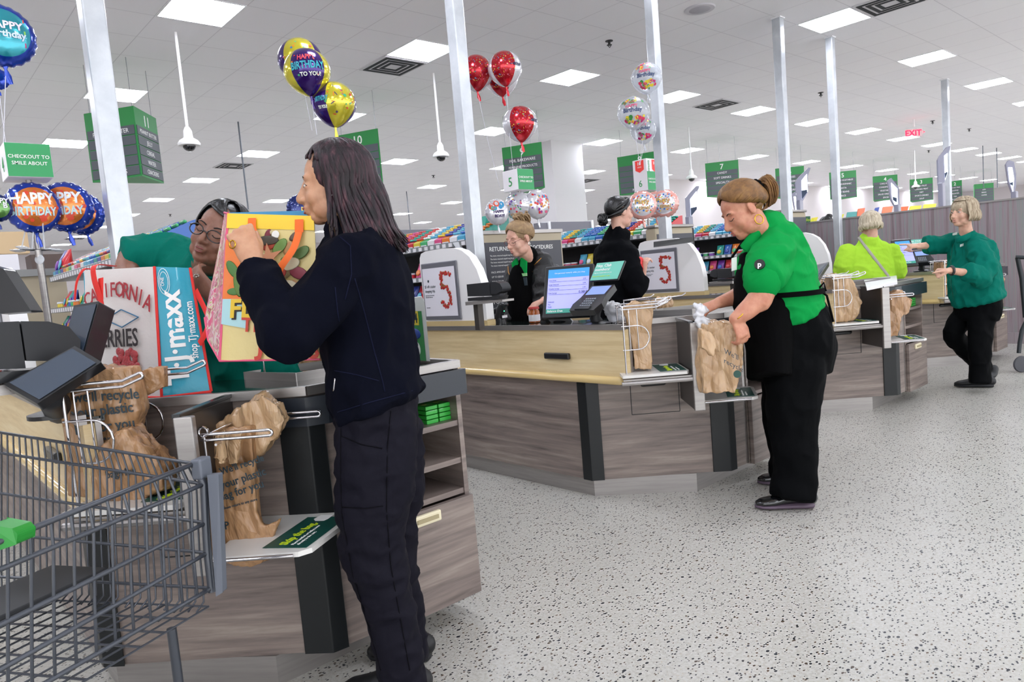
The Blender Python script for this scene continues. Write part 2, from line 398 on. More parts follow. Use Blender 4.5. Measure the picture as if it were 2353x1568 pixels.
sg=[('11',['PEANUT BUTTER','JELLY','CEREAL','WATER','CRACKERS'],(268,243),(192,262),'green aisle sign 11 behind the widest white pole'),
 ('10',['PAPER','TISSUE','NAPKINS','WRAPS','BAGS'],(868,295),(775,312),'green aisle sign 10 behind the dark-haired shopper'),
 ('9',['FOIL BAKEWARE','FEMININE PRODUCTS','PAPER','PRODUCTS','BAGS'],(1244,326),(1153,340),'green aisle sign 9 below the red balloons'),
 ('8',['','C','L','','PET SUPPLIES'],(1521,345),(1418,362),'green aisle sign 8 behind the express lane sign'),
 ('7',['CANDY','SOFT DRINKS','SPECIALTY','',''],(1696,367),(1620,376),'green aisle sign 7 above the green-shirted bagger'),
 ('6',['COOKIES','CRACKERS','NUTS','POPCORN','POTATO CHIPS'],(1847,381),(1781,388),'green aisle sign 6 behind the white pole'),
 ('5',['CANNED VEGETABLES','ASIAN/HISPANIC','PASTA','DRY BEANS','RICE'],(1967,391),(1905,397),'green aisle sign 5 above the lime-jacketed customer'),
 ('4',['CAKE MIXES','CONDIMENTS','VEGETABLES','SALAD DRESSING','SPICES'],(2062,401),(2005,406),'green aisle sign 4 right of sign 5'),
 ('3',['DRIED FRUIT','CANNED MEAT','DIET','SPORTS DRINKS','SOUP'],(2143,408),(2090,413),'green aisle sign 3 right of sign 4'),
 ('2',['CANNED MILK','COFFEE','CREAMER','TEA','SUGAR'],(2210,414),(2178,418),'green aisle sign 2 half hidden by the white pole'),
 ('1',['ATM','BREAD','COFFEE','',''],(2283,420),(2238,424),'green aisle sign 1 above the pointing employee')]
for num,ln,n_,a_,lab in sg:
    N0=Zp(n_[0],n_[1],ZT); A0=Zp(a_[0],a_[1],ZT)
    if num=='11':
        N0=Zp(306,243,ZT); B0=Zp(358,272,ZT); tr=(N0,A0,B0)
    else:
        if num!='11': 
            L=(N0-A0).length; 
            if L>1.15: A0=N0+(A0-N0)*(1.15/L)
        d=N0-A0; B0=A0+Matrix.Rotation(math.radians(62),3,'Z')@d
        tr=(N0,A0,B0)
    aisle(num,ln,tr,lab,ZT)
# --- exit sign
c=Zp(2100,295,CEIL); c=CAM+(c-CAM)*.93; e=empty('exit_sign',(c.x,c.y,c.z-.1),'lit red EXIT sign hanging from the ceiling at right','exit sign')
rd=LFT*-1
MB().obox((c.x,c.y,c.z-.1),rd*.17,AWY*.012,UP*.085).build('panel',mat('exit_clear','#e8cdd2',.3,alpha=.35),e)
tb=MB().text('EXIT',.17,V((c.x,c.y,c.z-.155))-AWY*.015-rd*.02,rd,UP,.004,bold=.02); tb.text('>',.10,V((c.x,c.y,c.z-.13))-AWY*.015+rd*.20,rd,UP,.004)
tb.build('lettering',mat('exit_red','#ff1034',.5,emit=2.2),e)
MB().tube([(c.x,c.y,c.z+.03),(c.x,c.y,CEIL)],.02,8).build('bracket',white,e)
# --- thin cable drops
for (tx,ty),by,lab in (((547,280),480,'dark thin pipe dropping from the ceiling behind the leaning cashier'),((2258,335),430,'thin dark pipe dropping before aisle sign 1'),((2290,340),430,'thin dark pipe dropping right of aisle sign 1'),((934,440),560,'thin pale pipe above the left candy shelves')):
    c=Zp(tx,ty,CEIL); d=(c-CAM).dot(F); zb=(CAM+ray(tx+12,by)*d).z
    tag(MB().tube([(c.x,c.y,CEIL),(c.x,c.y,zb)],.012,8).build('ceiling_pipe',mat('pipe_grey','#6c7078',.4,metal=.5),smooth=40),lab,'pipe')
# --- square structural column and white bulkhead
struct(MB().box(*(lambda c:(c.x-.45,c.x+.45,c.y-.45,c.y+.45))(Zp(1265,335,CEIL)),0,CEIL).build('trim_1',mat('column_white','#dcd8da',.7)))
for (x0,y0,x1,y1,nm) in ((1735,369,2353,369,'trim_2'),):
    a=Zp(1735,371,CEIL)
    struct(MB().box(a.x,46,a.y+3,a.y+3.3,0,CEIL).build(nm,wallm))
# --- striped wood partition at right
e=struct(MB().box(9.75,9.9,.5,6.3,0,1.65).build('wall_partition',wallwood))
struct(MB().box(9.74,9.91,.5,6.3,1.65,1.668).build('trim_3',steel))
struct(MB().box(9.73,9.75,.5,6.3,0,.13).build('baseboard_partition',grain('partition_base',[(.3,'#85797c'),(.7,'#a0969a')],4,(7,7,.12),.5)))
# ================================================================== checkout lanes (built once at lane 4, repeated along x)
L0=.4; LX=[.4,2.8,5.2,7.6]
TA=V((.7203,-.6936,0)); NO=V((-.694,-.72,0)).normalized(); CA=V((.03,2.60,0))
def sn(s,n,z,L=L0): p=CA+TA*s+NO*n; return V((p.x+L,p.y,z))
def CH(x,y,n=0,L=L0):
    d=ray(x,y); a=V((CA.x+L,CA.y,0))+NO*n; t=((a-CAM).dot(NO))/d.dot(NO); return CAM+d*t
def lx(x,y,z): return V((L0+x,y,z))
def lb(b,x0,x1,y0,y1,z0,z1,mi=0): return b.box(L0+x0,L0+x1,y0,y1,z0,z1,mi)
TOPZ=.955
deck=mat('dark_glass_deck','#16201f',.12,coat=.6); inner=mat('steel_recess','#55504d',.4,metal=.6)
def make_counter():
    e=empty('checkout_counter',(L0+.3,2.6,0),'x','checkout counter','checkout counters in a row')
    pl=lambda pts:[(L0+a,b) for a,b in pts]
    MB().zprism(pl([(.03,2.60),(.57,2.08),(.735,2.07),(.735,2.5),(.40,2.95),(.40,7),(.03,7)]),.1,.94).build('body_panel',greywood,e,bevel=.003)
    MB().zprism(pl([(.06,7),(.06,2.62),(.43,2.2),(1.07,2.21),(1.07,2.5),(.5,2.6),(.37,3),(.37,7)]),0,.1).build('kick_plate',steel,e)
    for (s,w_) in ((0,.1),(.75,.12)):
        c=CA+TA*s; b=MB()
        if s==0: b.zprism([(L0+.02,2.66),(L0+.02,2.595),(L0+.07,2.545),(L0+.075,2.56),(L0+.035,2.6),(L0+.035,2.66)],.1,.65)
        else: b.zprism([(L0+.50,2.135),(L0+.565,2.065),(L0+.62,2.06),(L0+.62,2.08),(L0+.575,2.085),(L0+.515,2.15)],.1,.85)
        b.build('corner_strip',strip,e,bevel=.003)
    # drawer seams and recessed grips on the chamfer
    b=MB()
    for s in (.24,.5): b.obox(sn(s,.001,.55),TA*.0015,NO*.002,UP*.1)
    b.obox(sn(.37,.001,.45),TA*.13,NO*.002,UP*.0015); b.build('drawer_seam',dark,e)
    b=MB().limb([sn(.31,.0,.615),sn(.42,.0,.615)],[.016,.016],n=12); b.build('drawer_grip',black,e,smooth=60)
    # front shelf unit
    for x in (.77,1.15): lb(MB(),x,x+.02,2.07,2.5,.09,.94).build('side_board',greywood,e)
    lb(MB(),.79,1.15,2.48,2.5,.09,.94).build('back_board',greywood,e)
    for z in (.745,.605,.49): lb(MB(),.79,1.15,2.075,2.48,z-.02,z).build('shelf',greywood,e)
    lb(MB(),.735,.77,2.075,2.5,.1,.94).build('metal_post',steel,e)
    d=lb(MB(),.775,1.168,2.045,2.068,.09,.465).build('door',greywood,e,bevel=.002)
    h=MB(); lb(h,.89,1.01,2.03,2.046,.415,.455); hh=h.build('handle',cream,d,bevel=.006)
    lb(MB(),.905,.995,2.026,2.031,.428,.442).build('slot',mat('handle_recess','#a89b78',.6),hh)
    # bumpers
    b=MB(); b.zprism(pl([(.44,2.19),(.555,2.05),(.62,2.03),(1.18,2.03),(1.18,2.06),(.60,2.075),(.5,2.15),(.46,2.20)]),.845,.935); b.build('bumper',bumper,e,bevel=.012,seg=3)
    # deck and rim
    MB().zprism(pl([(0.03,7),(0.03,2.30),(.13,2.30),(.17,2.46),(.565,2.085),(1.16,2.08),(1.16,2.48),(.62,2.62),(.40,2.95),(.40,7)]),.94,TOPZ).build('deck',deck,e)
    rim=MB(); 
    for a,c in (((0.0,7),(0.0,2.28)),((.17,2.465),(.575,2.07)),((.575,2.075),(1.17,2.065)),((1.165,2.07),(1.165,2.5))):
        a=V((L0+a[0],a[1],0));c=V((L0+c[0],c[1],0)); m_=(a+c)/2; m_.z=.953; t=(c-a).normalized(); rim.obox(m_,t*((c-a).length/2),t.cross(UP)*.012,UP*.014)
    rim.build('steel_rim',steel,e)
    tr=MB(); z0,z1=TOPZ,.985
    pts=[(.60,2.62),(.66,2.32),(1.14,2.30),(1.14,2.48),(.8,2.62)]
    for k in range(len(pts)):
        a=lx(*pts[k],0);c=lx(*pts[(k+1)%len(pts)],0); m_=(a+c)/2; m_.z=(z0+z1)/2; t=(c-a).normalized(); tr.obox(m_,t*((c-a).length/2+.004),t.cross(UP)*.004,UP*((z1-z0)/2))
    tr.build('steel_tray',steel,e)
    # maple apron with bullnose
    y=lb(MB(),0,.03,2.28,7,.655,.94); ap=y.build('maple_apron',yelwood,e,bevel=.002)
    b=MB(); b.limb([lx(-.002,2.33,.675),lx(-.002,7,.675)],[.022,.022],n=14,sub=1); b.build('bullnose_bumper',mat('maple_bullnose','#dcc084',.2,coat=.5),e,smooth=60)
    h=MB(); h.obox(lx(-.012,2.76,.795),V((.012,0,0)),V((0,.095,0)),UP*.018); h.build('drawer_pull',black,ap,bevel=.008,seg=3)
    lb(MB(),.03,.045,2.275,2.9,.655,.95).build('metal_edge',steel,e)
    # arched end divider
    pr=[(3.35,1.0),(3.352,1.12),(3.37,1.22),(3.41,1.32),(3.47,1.40),(3.54,1.445),(3.62,1.468),(3.74,1.475),(3.93,1.472),(3.985,1.46),(4.005,1.43),(4.01,1.38),(4.0,1.0)]
    d=MB().prism([lx(0,a,b) for a,b in pr],(.06,0,0)).build('arched_divider',white,e,bevel=.012,seg=3)
    MB().box(L0-.004,L0+.064,3.345,4.005,.965,1.0).build('divider_band',yeltrim,e)
    lb(MB(),0,.06,3.345,4.005,.94,.968).build('divider_foot',yeltrim,e)
    fr=lb(MB(),-.012,0,3.595,3.985,1.01,1.39).build('poster_frame',mat('frame_grey','#6c6c74',.35,coat=.4),d,bevel=.006)
    lb(MB(),-.014,-.011,3.62,3.97,1.035,1.355).build('poster',mat('poster_paper','#e6e3ec',.5),fr)
    # strawberry numeral 5
    rb=MB(); gb=MB(); wb=MB(); rnd=random.Random(3)
    path=[(3.665,1.305),(3.70,1.31),(3.735,1.305),(3.765,1.31),(3.765,1.28),(3.763,1.25),(3.76,1.22),(3.735,1.225),(3.705,1.215),(3.685,1.19),(3.675,1.16),(3.68,1.13),(3.70,1.105),(3.73,1.098),(3.76,1.11),(3.775,1.13)]
    for i in range(len(path)-1):
        for t in (0,.33,.66):
            a=path[i][0]+(path[i+1][0]-path[i][0])*t;c=path[i][1]+(path[i+1][1]-path[i][1])*t
            for q in range(2):
                p=lx(-.0155,a+rnd.uniform(-.012,.012),c+rnd.uniform(-.012,.012)); s=rnd.uniform(.007,.011)
                rb.ell(p,(.003,s,s*1.1),n=8,m=5)
                if rnd.random()<.5: gb.ell(p+V((-.003,rnd.uniform(-.006,.006),s*.8)),(.002,.004,.003),n=6,m=4)
    rb.build('printed_strawberries',mat('strawberry','#b9201c',.5,bump=(90,.4)),fr,smooth=180); gb.build('printed_leaves',mat('strawberry_leaf','#4f7d33',.6),fr,smooth=180)
    t=MB(); YD=V((0,-1,0))
    for s_,sz,z in (('$5 off a tastier',.026,1.225),('shopping trip.',.026,1.195),('Spend on items you love and save',.009,1.172),('with this offer while it lasts',.009,1.16),('Learn more',.011,1.09)):
        t.text(s_,sz,lx(-.0145,3.955,z),YD,UP,.0005,'L',sx=.8)
    t.lathe(lx(-.0145,3.91,1.27),[(.009,0),(.009,.0006)],14,(V((0,1,0)),UP,V((-1,0,0)))); t.build('poster_text',ink,fr)
    # slanted monitor behind the divider
    # steel plate between the bag wells
    b=MB(); b.obox(sn(.515,.165,.735),TA*.006,NO*.165,UP*.215); b.build('divider_plate',mat('dark_steel_plate','#5d5a59',.3,.75),e,bevel=.002)
    b=MB(); b.obox(sn(.535,.335,.735),TA*.026,NO*.012,UP*.22); b.build('divider_post',steel,e,bevel=.004)
    b=MB(); b.obox(sn(.515,.17,.957),TA*.012,NO*.17,UP*.006); b.build('plate_cap',black,e,bevel=.002)
    b=MB(); b.tube([sn(.16,.33,.675),sn(.53,.33,.675)],.011,8); b.obox(sn(.34,.3,.69),TA*.17,NO*.02,UP*.004); b.build('support_rail',steel,e,smooth=40)
    return e
def wire(b,pts,r=.004): b.tube(pts,r,7)
def rack(kind):
    """wire plastic-bag stand with a white base board"""
    z0,z1=(.715,1.06) if kind==1 else (.56,.895)
    s0=.19 if kind==1 else .565
    e=empty('bag_stand',sn(s0,.15,z0-.015),'x','bag stand','wire bag stands on the counters')
    if kind==1: poly=[(.165,.0),(.49,.0),(.50,.03),(.50,.30),(.485,.335),(.165,.335)]
    else: poly=[(.555,.0),(.87,.02),(.885,.06),(.83,.31),(.80,.335),(.555,.335)]
    bo=MB().prism([sn(s,n,z0-.012) for s,n in poly],(0,0,.014)).build('base_board',offw,e,bevel=.004)
    if kind==1: q=[(.36,.04),(.49,.04),(.49,.29),(.36,.29)]
    else: q=[(.735,.05),(.865,.07),(.815,.31),(.685,.29)]
    MB().prism([sn(s,n,z0+.003) for s,n in q],(0,0,.0012)).build('sticker',mat('sticker_green','#0d4a42',.4),bo)
    a=sn(*q[3],z0+.0045); dr=(sn(*q[2],z0)-sn(*q[3],z0)); up=(sn(*q[0],z0)-sn(*q[3],z0)).normalized()
    # lettering runs along the long side of the sticker
    xd=up; yd=-dr.normalized(); o=sn(q[3][0]+.062,q[3][1],z0+.0045)+xd*.01
    t=MB().text('Skip the bag.',.036,o,xd,yd,.0005,'L',bold=.02,sx=.95); t.build('sticker_title',lime,bo)
    t=MB().text('Place handled or bulky items',.013,o-yd*.022,xd,yd,.0005,'L'); t.text('directly in the cart.',.013,o-yd*.038,xd,yd,.0005,'L'); 
    c=o+xd*.215+yd*.008
    t.prism([c+xd*a_*.026+yd*b_*.026 for a_,b_ in ((-1,-.8),(-.4,-1),(1,-1),(1,.6),(-.4,.8),(-1,.3))],(0,0,.0006))
    t.build('sticker_print',whitet,bo)
    N1,N2=.30,.06; zt=z1; w_=MB()
    L_=.22 if kind==1 else .18
    for n in (N1,N2):
        sa=s0 if n==N1 else s0+.0
        se=sa+L_+(.06 if n==N2 else 0)
        up_=.018 if kind==1 else 0
        # double-wire arm ending in a loop
        for dz in (0,-.016): wire(w_,[sn(sa-.01,n,zt+dz),sn(se-.05,n,zt+dz),sn(se,n,zt+dz+up_)],.0042)
        q_=[sn(se,n,zt+up_)+TA*(.008*math.sin(PI*k/6))+UP*(-.008+.008*math.cos(PI*k/6)) for k in range(7)]; wire(w_,q_,.0042)
    wire(w_,[sn(s0,N1+.01,zt-.005),sn(s0,N2-.03,zt-.005)]); wire(w_,[sn(s0+.03,N1,zt-.03),sn(s0+.03,N2,zt-.03)])
    w_.build('hanger_arms',chrome,e,smooth=60)
    for n in (N1,N2):
        w_=MB(); wire(w_,[sn(s0,n,z0),sn(s0,n,zt)],.0045); w_.build('upright',chrome,e,smooth=60)
    if kind==1:
        for n in (N1,N2-.02):
            w_=MB(); za,zb=zt-.10,zt-.22; k=[sn(s0-.01,n,za),sn(s0+.07,n,za)]
            k+=[sn(s0+.07+.055*math.sin(PI*j/8),n,(za+zb)/2+(za-zb)/2*math.cos(PI*j/8)) for j in range(9)]+[sn(s0-.01,n,zb)]
            wire(w_,k,.0036)
            for s in (.03,.07): wire(w_,[sn(s0+s,n,zt-.015),sn(s0+s,n,zb)],.0028)
            w_.build('side_loop',chrome,e,smooth=60)
    else:
        for n in (N1,N2):
            w_=MB(); w_.tube([sn(s0,n,zt-.01)+TA*(.013*math.sin(2*PI*k/10))+UP*(.018+.013*math.cos(2*PI*k/10)) for k in range(11)],.004,6); w_.build('ring_hook',chrome,e,smooth=60)
        w_=MB(); wire(w_,[sn(.56,.345,z0-.004),sn(.79,.345,z0-.004)],.005); w_.build('front_rod',chrome,e,smooth=60)
    return e
def film(name,c,c2):
    M=mat(name,c,.24,coat=.3); N,L,b=nodes(M); n1=tex(M,'ShaderNodeTexNoise',7,(1,1,.5),4,.6,1.2); v=tex(M,'ShaderNodeTexVoronoi',15,(1,1,.6)); v.feature='DISTANCE_TO_EDGE'
    L.new(n1.outputs[1],v.inputs['Vector']) if False else None
    r=ramp(M,n1.outputs[0],[(.3,c2),(.6,c)]); L.new(r.outputs[0],b.inputs['Base Color'])
    a=N.new('ShaderNodeMath'); a.operation='MULTIPLY_ADD'; L.new(v.outputs['Distance'],a.inputs[0]); a.inputs[1].default_value=.9; L.new(n1.outputs[0],a.inputs[2])
    bp=N.new('ShaderNodeBump'); bp.inputs['Strength'].default_value=.8; bp.inputs['Distance'].default_value=.03; L.new(a.outputs[0],bp.inputs['Height']); L.new(bp.outputs[0],b.inputs['Normal']); return M
bagm=film('brown_plastic_film','#b78f68','#9c7450'); bagm2=film('pale_brown_film','#c9a882','#b08c66')
for q in (bagm,bagm2):
    nodes(q)[2].inputs['Subsurface Weight'].default_value=.15; nodes(q)[2].inputs['Subsurface Radius'].default_value=(.03,.02,.01)
def slab(b,pts,th,dirn):
    b.prism(pts,dirn*th); return b
def bag(parts,label,group,texts=(),amp=.012,seed=1,m=bagm,voxel=.006,base=None):
    """parts: list of (pixel outline, distance out n, thickness) measured on lane 4"""
    b=MB(); pts=[]
    for px,n,th in parts:
        P=[CH(x,y,n) for x,y in px]; pts+=P; b.prism(P,-NO*th)
    c=sum(pts,V((0,0,0)))/len(pts); c.z=min(p.z for p in pts)
    rt=empty('plastic_bag',c,label,'bag',group)
    organic(b,'film',m,rt,voxel,2,crease(amp*.9,15,seed))
    if texts:
        t=MB()
        for s_,sz,(x,y),n,sl in texts:
            o=CH(x,y,n); t.text(s_,sz,o,(TA+UP*sl),UP-TA*sl,.0008,'L',bold=.015,sx=.9)
        t.build('print',mat('bag_print','#2b3a42',.5),rt)
    return rt
counter=make_counter(); rack1=rack(1); rack2=rack(2)
names=['nearest checkout counter, in the left foreground','checkout counter in the centre with the maple side and lit screen','checkout counter right of the green-shirted bagger','farthest checkout counter, behind the pointing employee']
counter['label']='nearest grey wood checkout counter with steel rim and black bumper, left foreground'
cl=['', 'grey wood checkout counter with wide maple side panel in the centre','grey wood checkout counter right of the green-shirted bagger','farthest grey wood checkout counter beside the striped wall']
rack1['label']='chrome bag stand above the shopping cart, upper of the nearest two'; rack2['label']='chrome bag stand with white board beside the dark-haired shopper, lower of the nearest two'
r1l=['','chrome bag stand right of the lit register screen','chrome bag stand behind the green-shirted bagger','chrome bag stand behind the pointing employee']
r2l=['','lower chrome bag stand in front of the green-shirted bagger','lower chrome bag stand right of the green-shirted bagger','lower chrome bag stand right of the pointing employee']
for k in (1,2,3):
    for o,l in ((counter,cl),(rack1,r1l),(rack2,r2l)):
        c=copy_tree(o); c.location.x+=LX[k]-L0; c['label']=l[k]
# ---- bags on lane 4
bag([([(135,905),(165,870),(215,845),(300,845),(305,880),(318,945),(292,1040),(270,1120),(240,1150),(150,1145),(145,1060),(132,960)],.2,.07)],
    'brown plastic bag printed recycle your bag on the upper nearest stand','brown plastic bags on the stands',
    [("we'll recycle",.043,(168,925),.212,-.02),("your plastic",.043,(165,962),.212,.03),('bag for you',.043,(175,1000),.212,.05),('please bring it back to the store',.012,(180,1018),.212,.03)],seed=3)
bag([([(215,845),(250,840),(300,860),(340,842),(378,840),(380,895),(300,925),(262,930),(240,890)],.12,.03)],
    'crumpled brown bag flap lying over the upper nearest bag stand','brown plastic bags on the stands',amp=.014,seed=8)
bag([([(205,1060),(240,1018),(285,990),(300,1010),(335,1040),(368,1075),(372,1130),(300,1160),(215,1150)],.26,.09)],
    'small crumpled brown bag on the white board behind the shopping cart','brown plastic bags on the stands',[('bags for',.03,(245,1100),.275,.08)],amp=.02,seed=5,m=bagm)
bag([([(418,1040),(440,1000),(500,985),(575,985),(583,1075),(590,1110),(592,1180),(602,1225),(640,1195),(612,1292),(575,1305),(515,1292),(495,1180),(465,1080),(425,1060)],.16,.035),
     ([(495,1080),(582,1062),(588,1180),(602,1212),(642,1196),(600,1298),(512,1286),(498,1180)],.20,.02),
     ([(428,1060),(460,1085),(475,1180),(500,1290),(470,1290),(448,1180)],.24,.02),([(440,1050),(462,1060),(482,1180),(505,1288),(488,1290),(462,1180)],.28,.012)],
    'brown plastic bags printed recycle hanging over the lower nearest stand','brown plastic bags on the stands',
    [("We'll recycle",.028,(508,1092),.215,.25),("your plastic",.033,(509,1125),.215,.25),('bag for you',.033,(508,1152),.215,.25),('please return to any store',.011,(513,1172),.215,.2),('P',.032,(518,1217),.215,.1)],seed=2,amp=.01)
bag([([(470,985),(520,965),(560,925),(600,905),(640,930),(658,965),(635,1010),(600,1045),(540,1060),(500,1050),(480,1020)],.13,.05),([(480,1000),(515,985),(520,1050),(510,1080),(480,1060)],.28,.03),([(500,990),(560,990),(545,1070),(520,1075)],.22,.02)],
    'gathered bundle of brown bag handles slung over the lower nearest stand','brown plastic bags on the stands',amp=.022,seed=11,m=bagm2)
def bagsn(polys,label,L,seed=1,m=bagm,amp=.012,txt=()):
    b=MB(); pts=[]
    for pl_,n,th in polys:
        P=[sn(s,n,z,L) for s,z in pl_]; pts+=P; b.prism(P,-NO*th)
    c=sum(pts,V((0,0,0)))/len(pts); c.z=min(p.z for p in pts)
    rt=empty('plastic_bag',c,label,'bag','brown plastic bags on the stands')
    organic(b,'film',m,rt,.007,2,crease(amp,15,seed))
    if txt:
        t=MB()
        for s_,sz,s,z,n in txt: t.text(s_,sz,sn(s,n,z,L),TA,UP,.0008,'L',bold=.015)
        t.build('print',mat('bag_print','#2b3a42',.5),rt)
    return rt
bagsn([([(.20,1.05),(.26,1.09),(.36,1.06),(.35,.98),(.33,.72),(.24,.73),(.22,.95)],.24,.1)],'narrow brown bag hanging on the stand right of the lit screen',2.8,4,bagm2,.015)
bagsn([([(.21,1.06),(.34,1.06),(.38,.95),(.42,.85),(.36,.73),(.21,.72)],.24,.14)],'brown bags hanging on the stand behind the green-shirted bagger',5.2,5,bagm2,.016)
bagsn([([(.58,.89),(.72,.92),(.80,.84),(.76,.74),(.70,.72),(.68,.58),(.58,.57)],.22,.14)],'brown bags slung over the lower stand right of the green-shirted bagger',5.2,6,bagm,.016)
bagsn([([(.2,1.06),(.40,1.06),(.42,.95),(.40,.75),(.2,.72)],.22,.14)],'brown bags on the stand behind the pointing employee',7.6,7,bagm,.016)
bagsn([([(.58,.89),(.72,.92),(.80,.84),(.74,.6),(.58,.57)],.22,.14)],'brown bags on the lower stand right of the pointing employee',7.6,9,bagm,.016)
# bundles on the steel tray (far end of each counter)
for k,lab in ((0,'brown bag bundle on the steel tray behind the beach-print shopping bag'),(1,'brown bag bundle on the steel tray left of the bagger'),(2,'brown bag bundle on the tray behind the lime-jacketed customer')):
    b=MB(); x,y=LX[k]+.80,2.68; 
    for j in range(5): b.limb([(x-.10+j*.055,y+.02,.96),(x-.08+j*.055,y,1.0),(x-.09+j*.06,y-.01,1.035)],[(.03,.02),(.035,.025),(.018,.012)],n=10)
    rt=empty('plastic_bag',(x,y,.96),lab,'bag','brown plastic bags on the stands')
    organic(b,'film',bagm2,rt,.006,1,fold(.012,22,(1,1,.5),k))
    e=empty('bag_hook',(x,y-.1,.97),['chrome bag frame on the nearest steel tray','chrome bag frame on the centre counter tray','chrome bag frame on the tray right of the bagger'][k],'bag stand','chrome bag frames on the trays'); w_=MB()
    for yy in (-.12,.12): w_.tube([(x-.15,y+yy,.97),(x-.15,y+yy,1.05),(x+.12,y+yy,1.05),(x+.16,y+yy,1.062)],.0045,7)
    w_.tube([(x-.15,y-.12,1.05),(x-.15,y+.12,1.05)],.0045,7); w_.build('wire_frame',chrome,e,smooth=60)
# ---- candy racks
railm=mat('price_rail','#8b8f92',.4,metal=.3); tagm=mat('price_tag','#e9e7ea',.5)
def rackcandy():
    e=empty('candy_rack',(L0+.9,5.6,0),'x','candy rack','candy racks behind the checkouts')
    for z,x in ((1.545,.75),(1.285,.72),(1.09,.70),(.90,.68)):
        s=lb(MB(),x,1.15,4.2,7,z-.012,z).build('shelf',railm,e)
        lb(MB(),x-.012,x,4.2,7,z-.012,z+.03).build('price_rail',railm,s)
        t=MB(); y=4.25
        while y<6.9: t.box(L0+x-.015,L0+x-.012,y,y+.045,z-.008,z+.022); y+=.085
        t.build('price_tags',tagm,s)
    lb(MB(),1.15,1.19,4.2,7,0,1.6).build('back_panel',mat('rack_dark','#2e2b2c',.6),e)
    lb(MB(),.74,1.15,4.2,7,.0,.86).build('base_cabinet',mat('rack_base','#8c8482',.6),e)
    return e
cr=rackcandy(); crl=['candy rack behind the leaning cashier','candy rack left of the centre white pole','candy rack behind the black-jacketed customer','candy rack left of the green-shirted bagger']
cr['label']=crl[0]
for k in (1,2,3):
    c=copy_tree(cr); c.location.x+=LX[k]-L0; c['label']=crl[k]
cols=['#c8202c','#2a64b8','#4aa6c8','#1f9a8a','#d84a84','#7a3aa0','#e07a28','#e8e6e8','#3fae6a','#2d3f9c','#c93a3a','#d9c23a']
protoB={}
def candybox(ci):
    if ci in protoB: return protoB[ci]
    c=cols[ci]; x,y,z=L0+.76,4.3,1.577
    e=empty('candy_box',(x,y,z),'x','candy box'); mm=mat('candy_%d'%ci,c,.35,coat=.3)
    b=MB(); b.prism([(x,y,z-.03),(x,y,z+.035),(x+.02,y,z+.045),(x+.26,y,z+.15),(x+.30,y,z+.16),(x+.30,y,z-.03)],(0,.094,0)); b.build('carton',mm,e,bevel=.002)
    b=MB().box(x-.002,x,y+.006,y+.088,z-.02,z+.008); b.build('band',mat('candy_band','#e9e9ee',.4),e)
    MB().text('mentos',.026,(x-.0025,y+.047,z-.014),(0,-1,0),UP,.0006,bold=.03).build('lettering',mat('candy_navy','#23306e',.5),e)
    b=MB()
    for r_ in range(5):
        for q in range(3):
            b.limb([(x+.045+r_*.045,y+.012+q*.028,z+.065+r_*.02),(x+.045+r_*.045,y+.03+q*.028,z+.067+r_*.02)],[.011,.011],n=8,sub=1)
    b.build('wrapped_rolls',mat('candy_roll_%d'%((ci*5+3)%12),cols[(ci*5+3)%12],.25,coat=.5),e,smooth=60)
    protoB[ci]=e; return e
rnd=random.Random(5); lanes_txt=['behind the leaning cashier','left of the centre white pole','behind the black-jacketed customer','left of the bagger']
def put(proto,loc,label,group,first):
    c=copy_tree(proto) if proto.get('used') else proto
    proto['used']=1
    c.location=loc; c['label']=label; c['group']=group; 
    if 'used' in c and c is not proto: del c['used']
    return c
cname={'#c8202c':'red','#2a64b8':'blue','#4aa6c8':'sky-blue','#1f9a8a':'teal','#d84a84':'pink','#7a3aa0':'purple','#e07a28':'orange','#e8e6e8':'white','#3fae6a':'green','#2d3f9c':'navy','#c93a3a':'crimson','#d9c23a':'yellow'}
for k in range(4):
    y=4.24; i=0
    while y<(6.9 if k!=3 else 6.0):
        ci=[1,2,2,7,0,4,7,8,11,6,9,3][(i+k*2)%12] if k!=1 else [3,1,2,7,6,4,7,8,11,0,9,5][i%12]
        p=candybox(ci); put(p,(LX[k]+.76,y,1.577),'%s candy box on the top shelf of the rack %s'%(cname[cols[ci]],lanes_txt[k]),'candy boxes on the top shelf '+lanes_txt[k],0)
        y+=.104; i+=1
protoP={}
def pouch(ci):
    if ci in protoP: return protoP[ci]
    x,y,z=L0+.8,4.3,1.3; e=empty('snack_pouch',(x,y,z),'x','snack bag'); b=MB()
    b.loft([(x,y,z),(x+.01,y,z+.02),(x+.03,y,z+.08),(x+.045,y,z+.13),(x+.05,y,z+.15)],[(.05,.012),(.052,.026),(.05,.03),(.05,.012),(.052,.003)],V((0,1,0)),12)
    b.build('pouch',mat('candy_%d'%ci,cols[ci],.35,coat=.3),e,smooth=60)
    MB().ell((x-.005,y,z+.07),(.006,.032,.028),(V((1,0,-.3)).normalized(),V((0,1,0)),V((.3,0,1)).normalized()),12,6).build('emblem',mat('candy_roll_%d'%((ci*7+2)%12),cols[(ci*7+2)%12],.4),e,smooth=180)
    protoP[ci]=e; return e
protoT={}
def tub(ci):
    if ci in protoT: return protoT[ci]
    x,y,z=L0+.8,4.3,1.3; e=empty('gum_tub',(x,y,z),'x','gum tub')
    MB().lathe((x,y,z),[(.034,0),(.038,.01),(.038,.05),(.034,.058)],16).build('cup',mat('candy_%d'%ci,cols[ci],.3,coat=.4),e,smooth=40)
    MB().lathe((x,y,z+.058),[(.038,0),(.039,.004),(.036,.014)],16).build('lid',mat('tub_lid','#dfe6ea',.3),e,smooth=40)
    protoT[ci]=e; return e
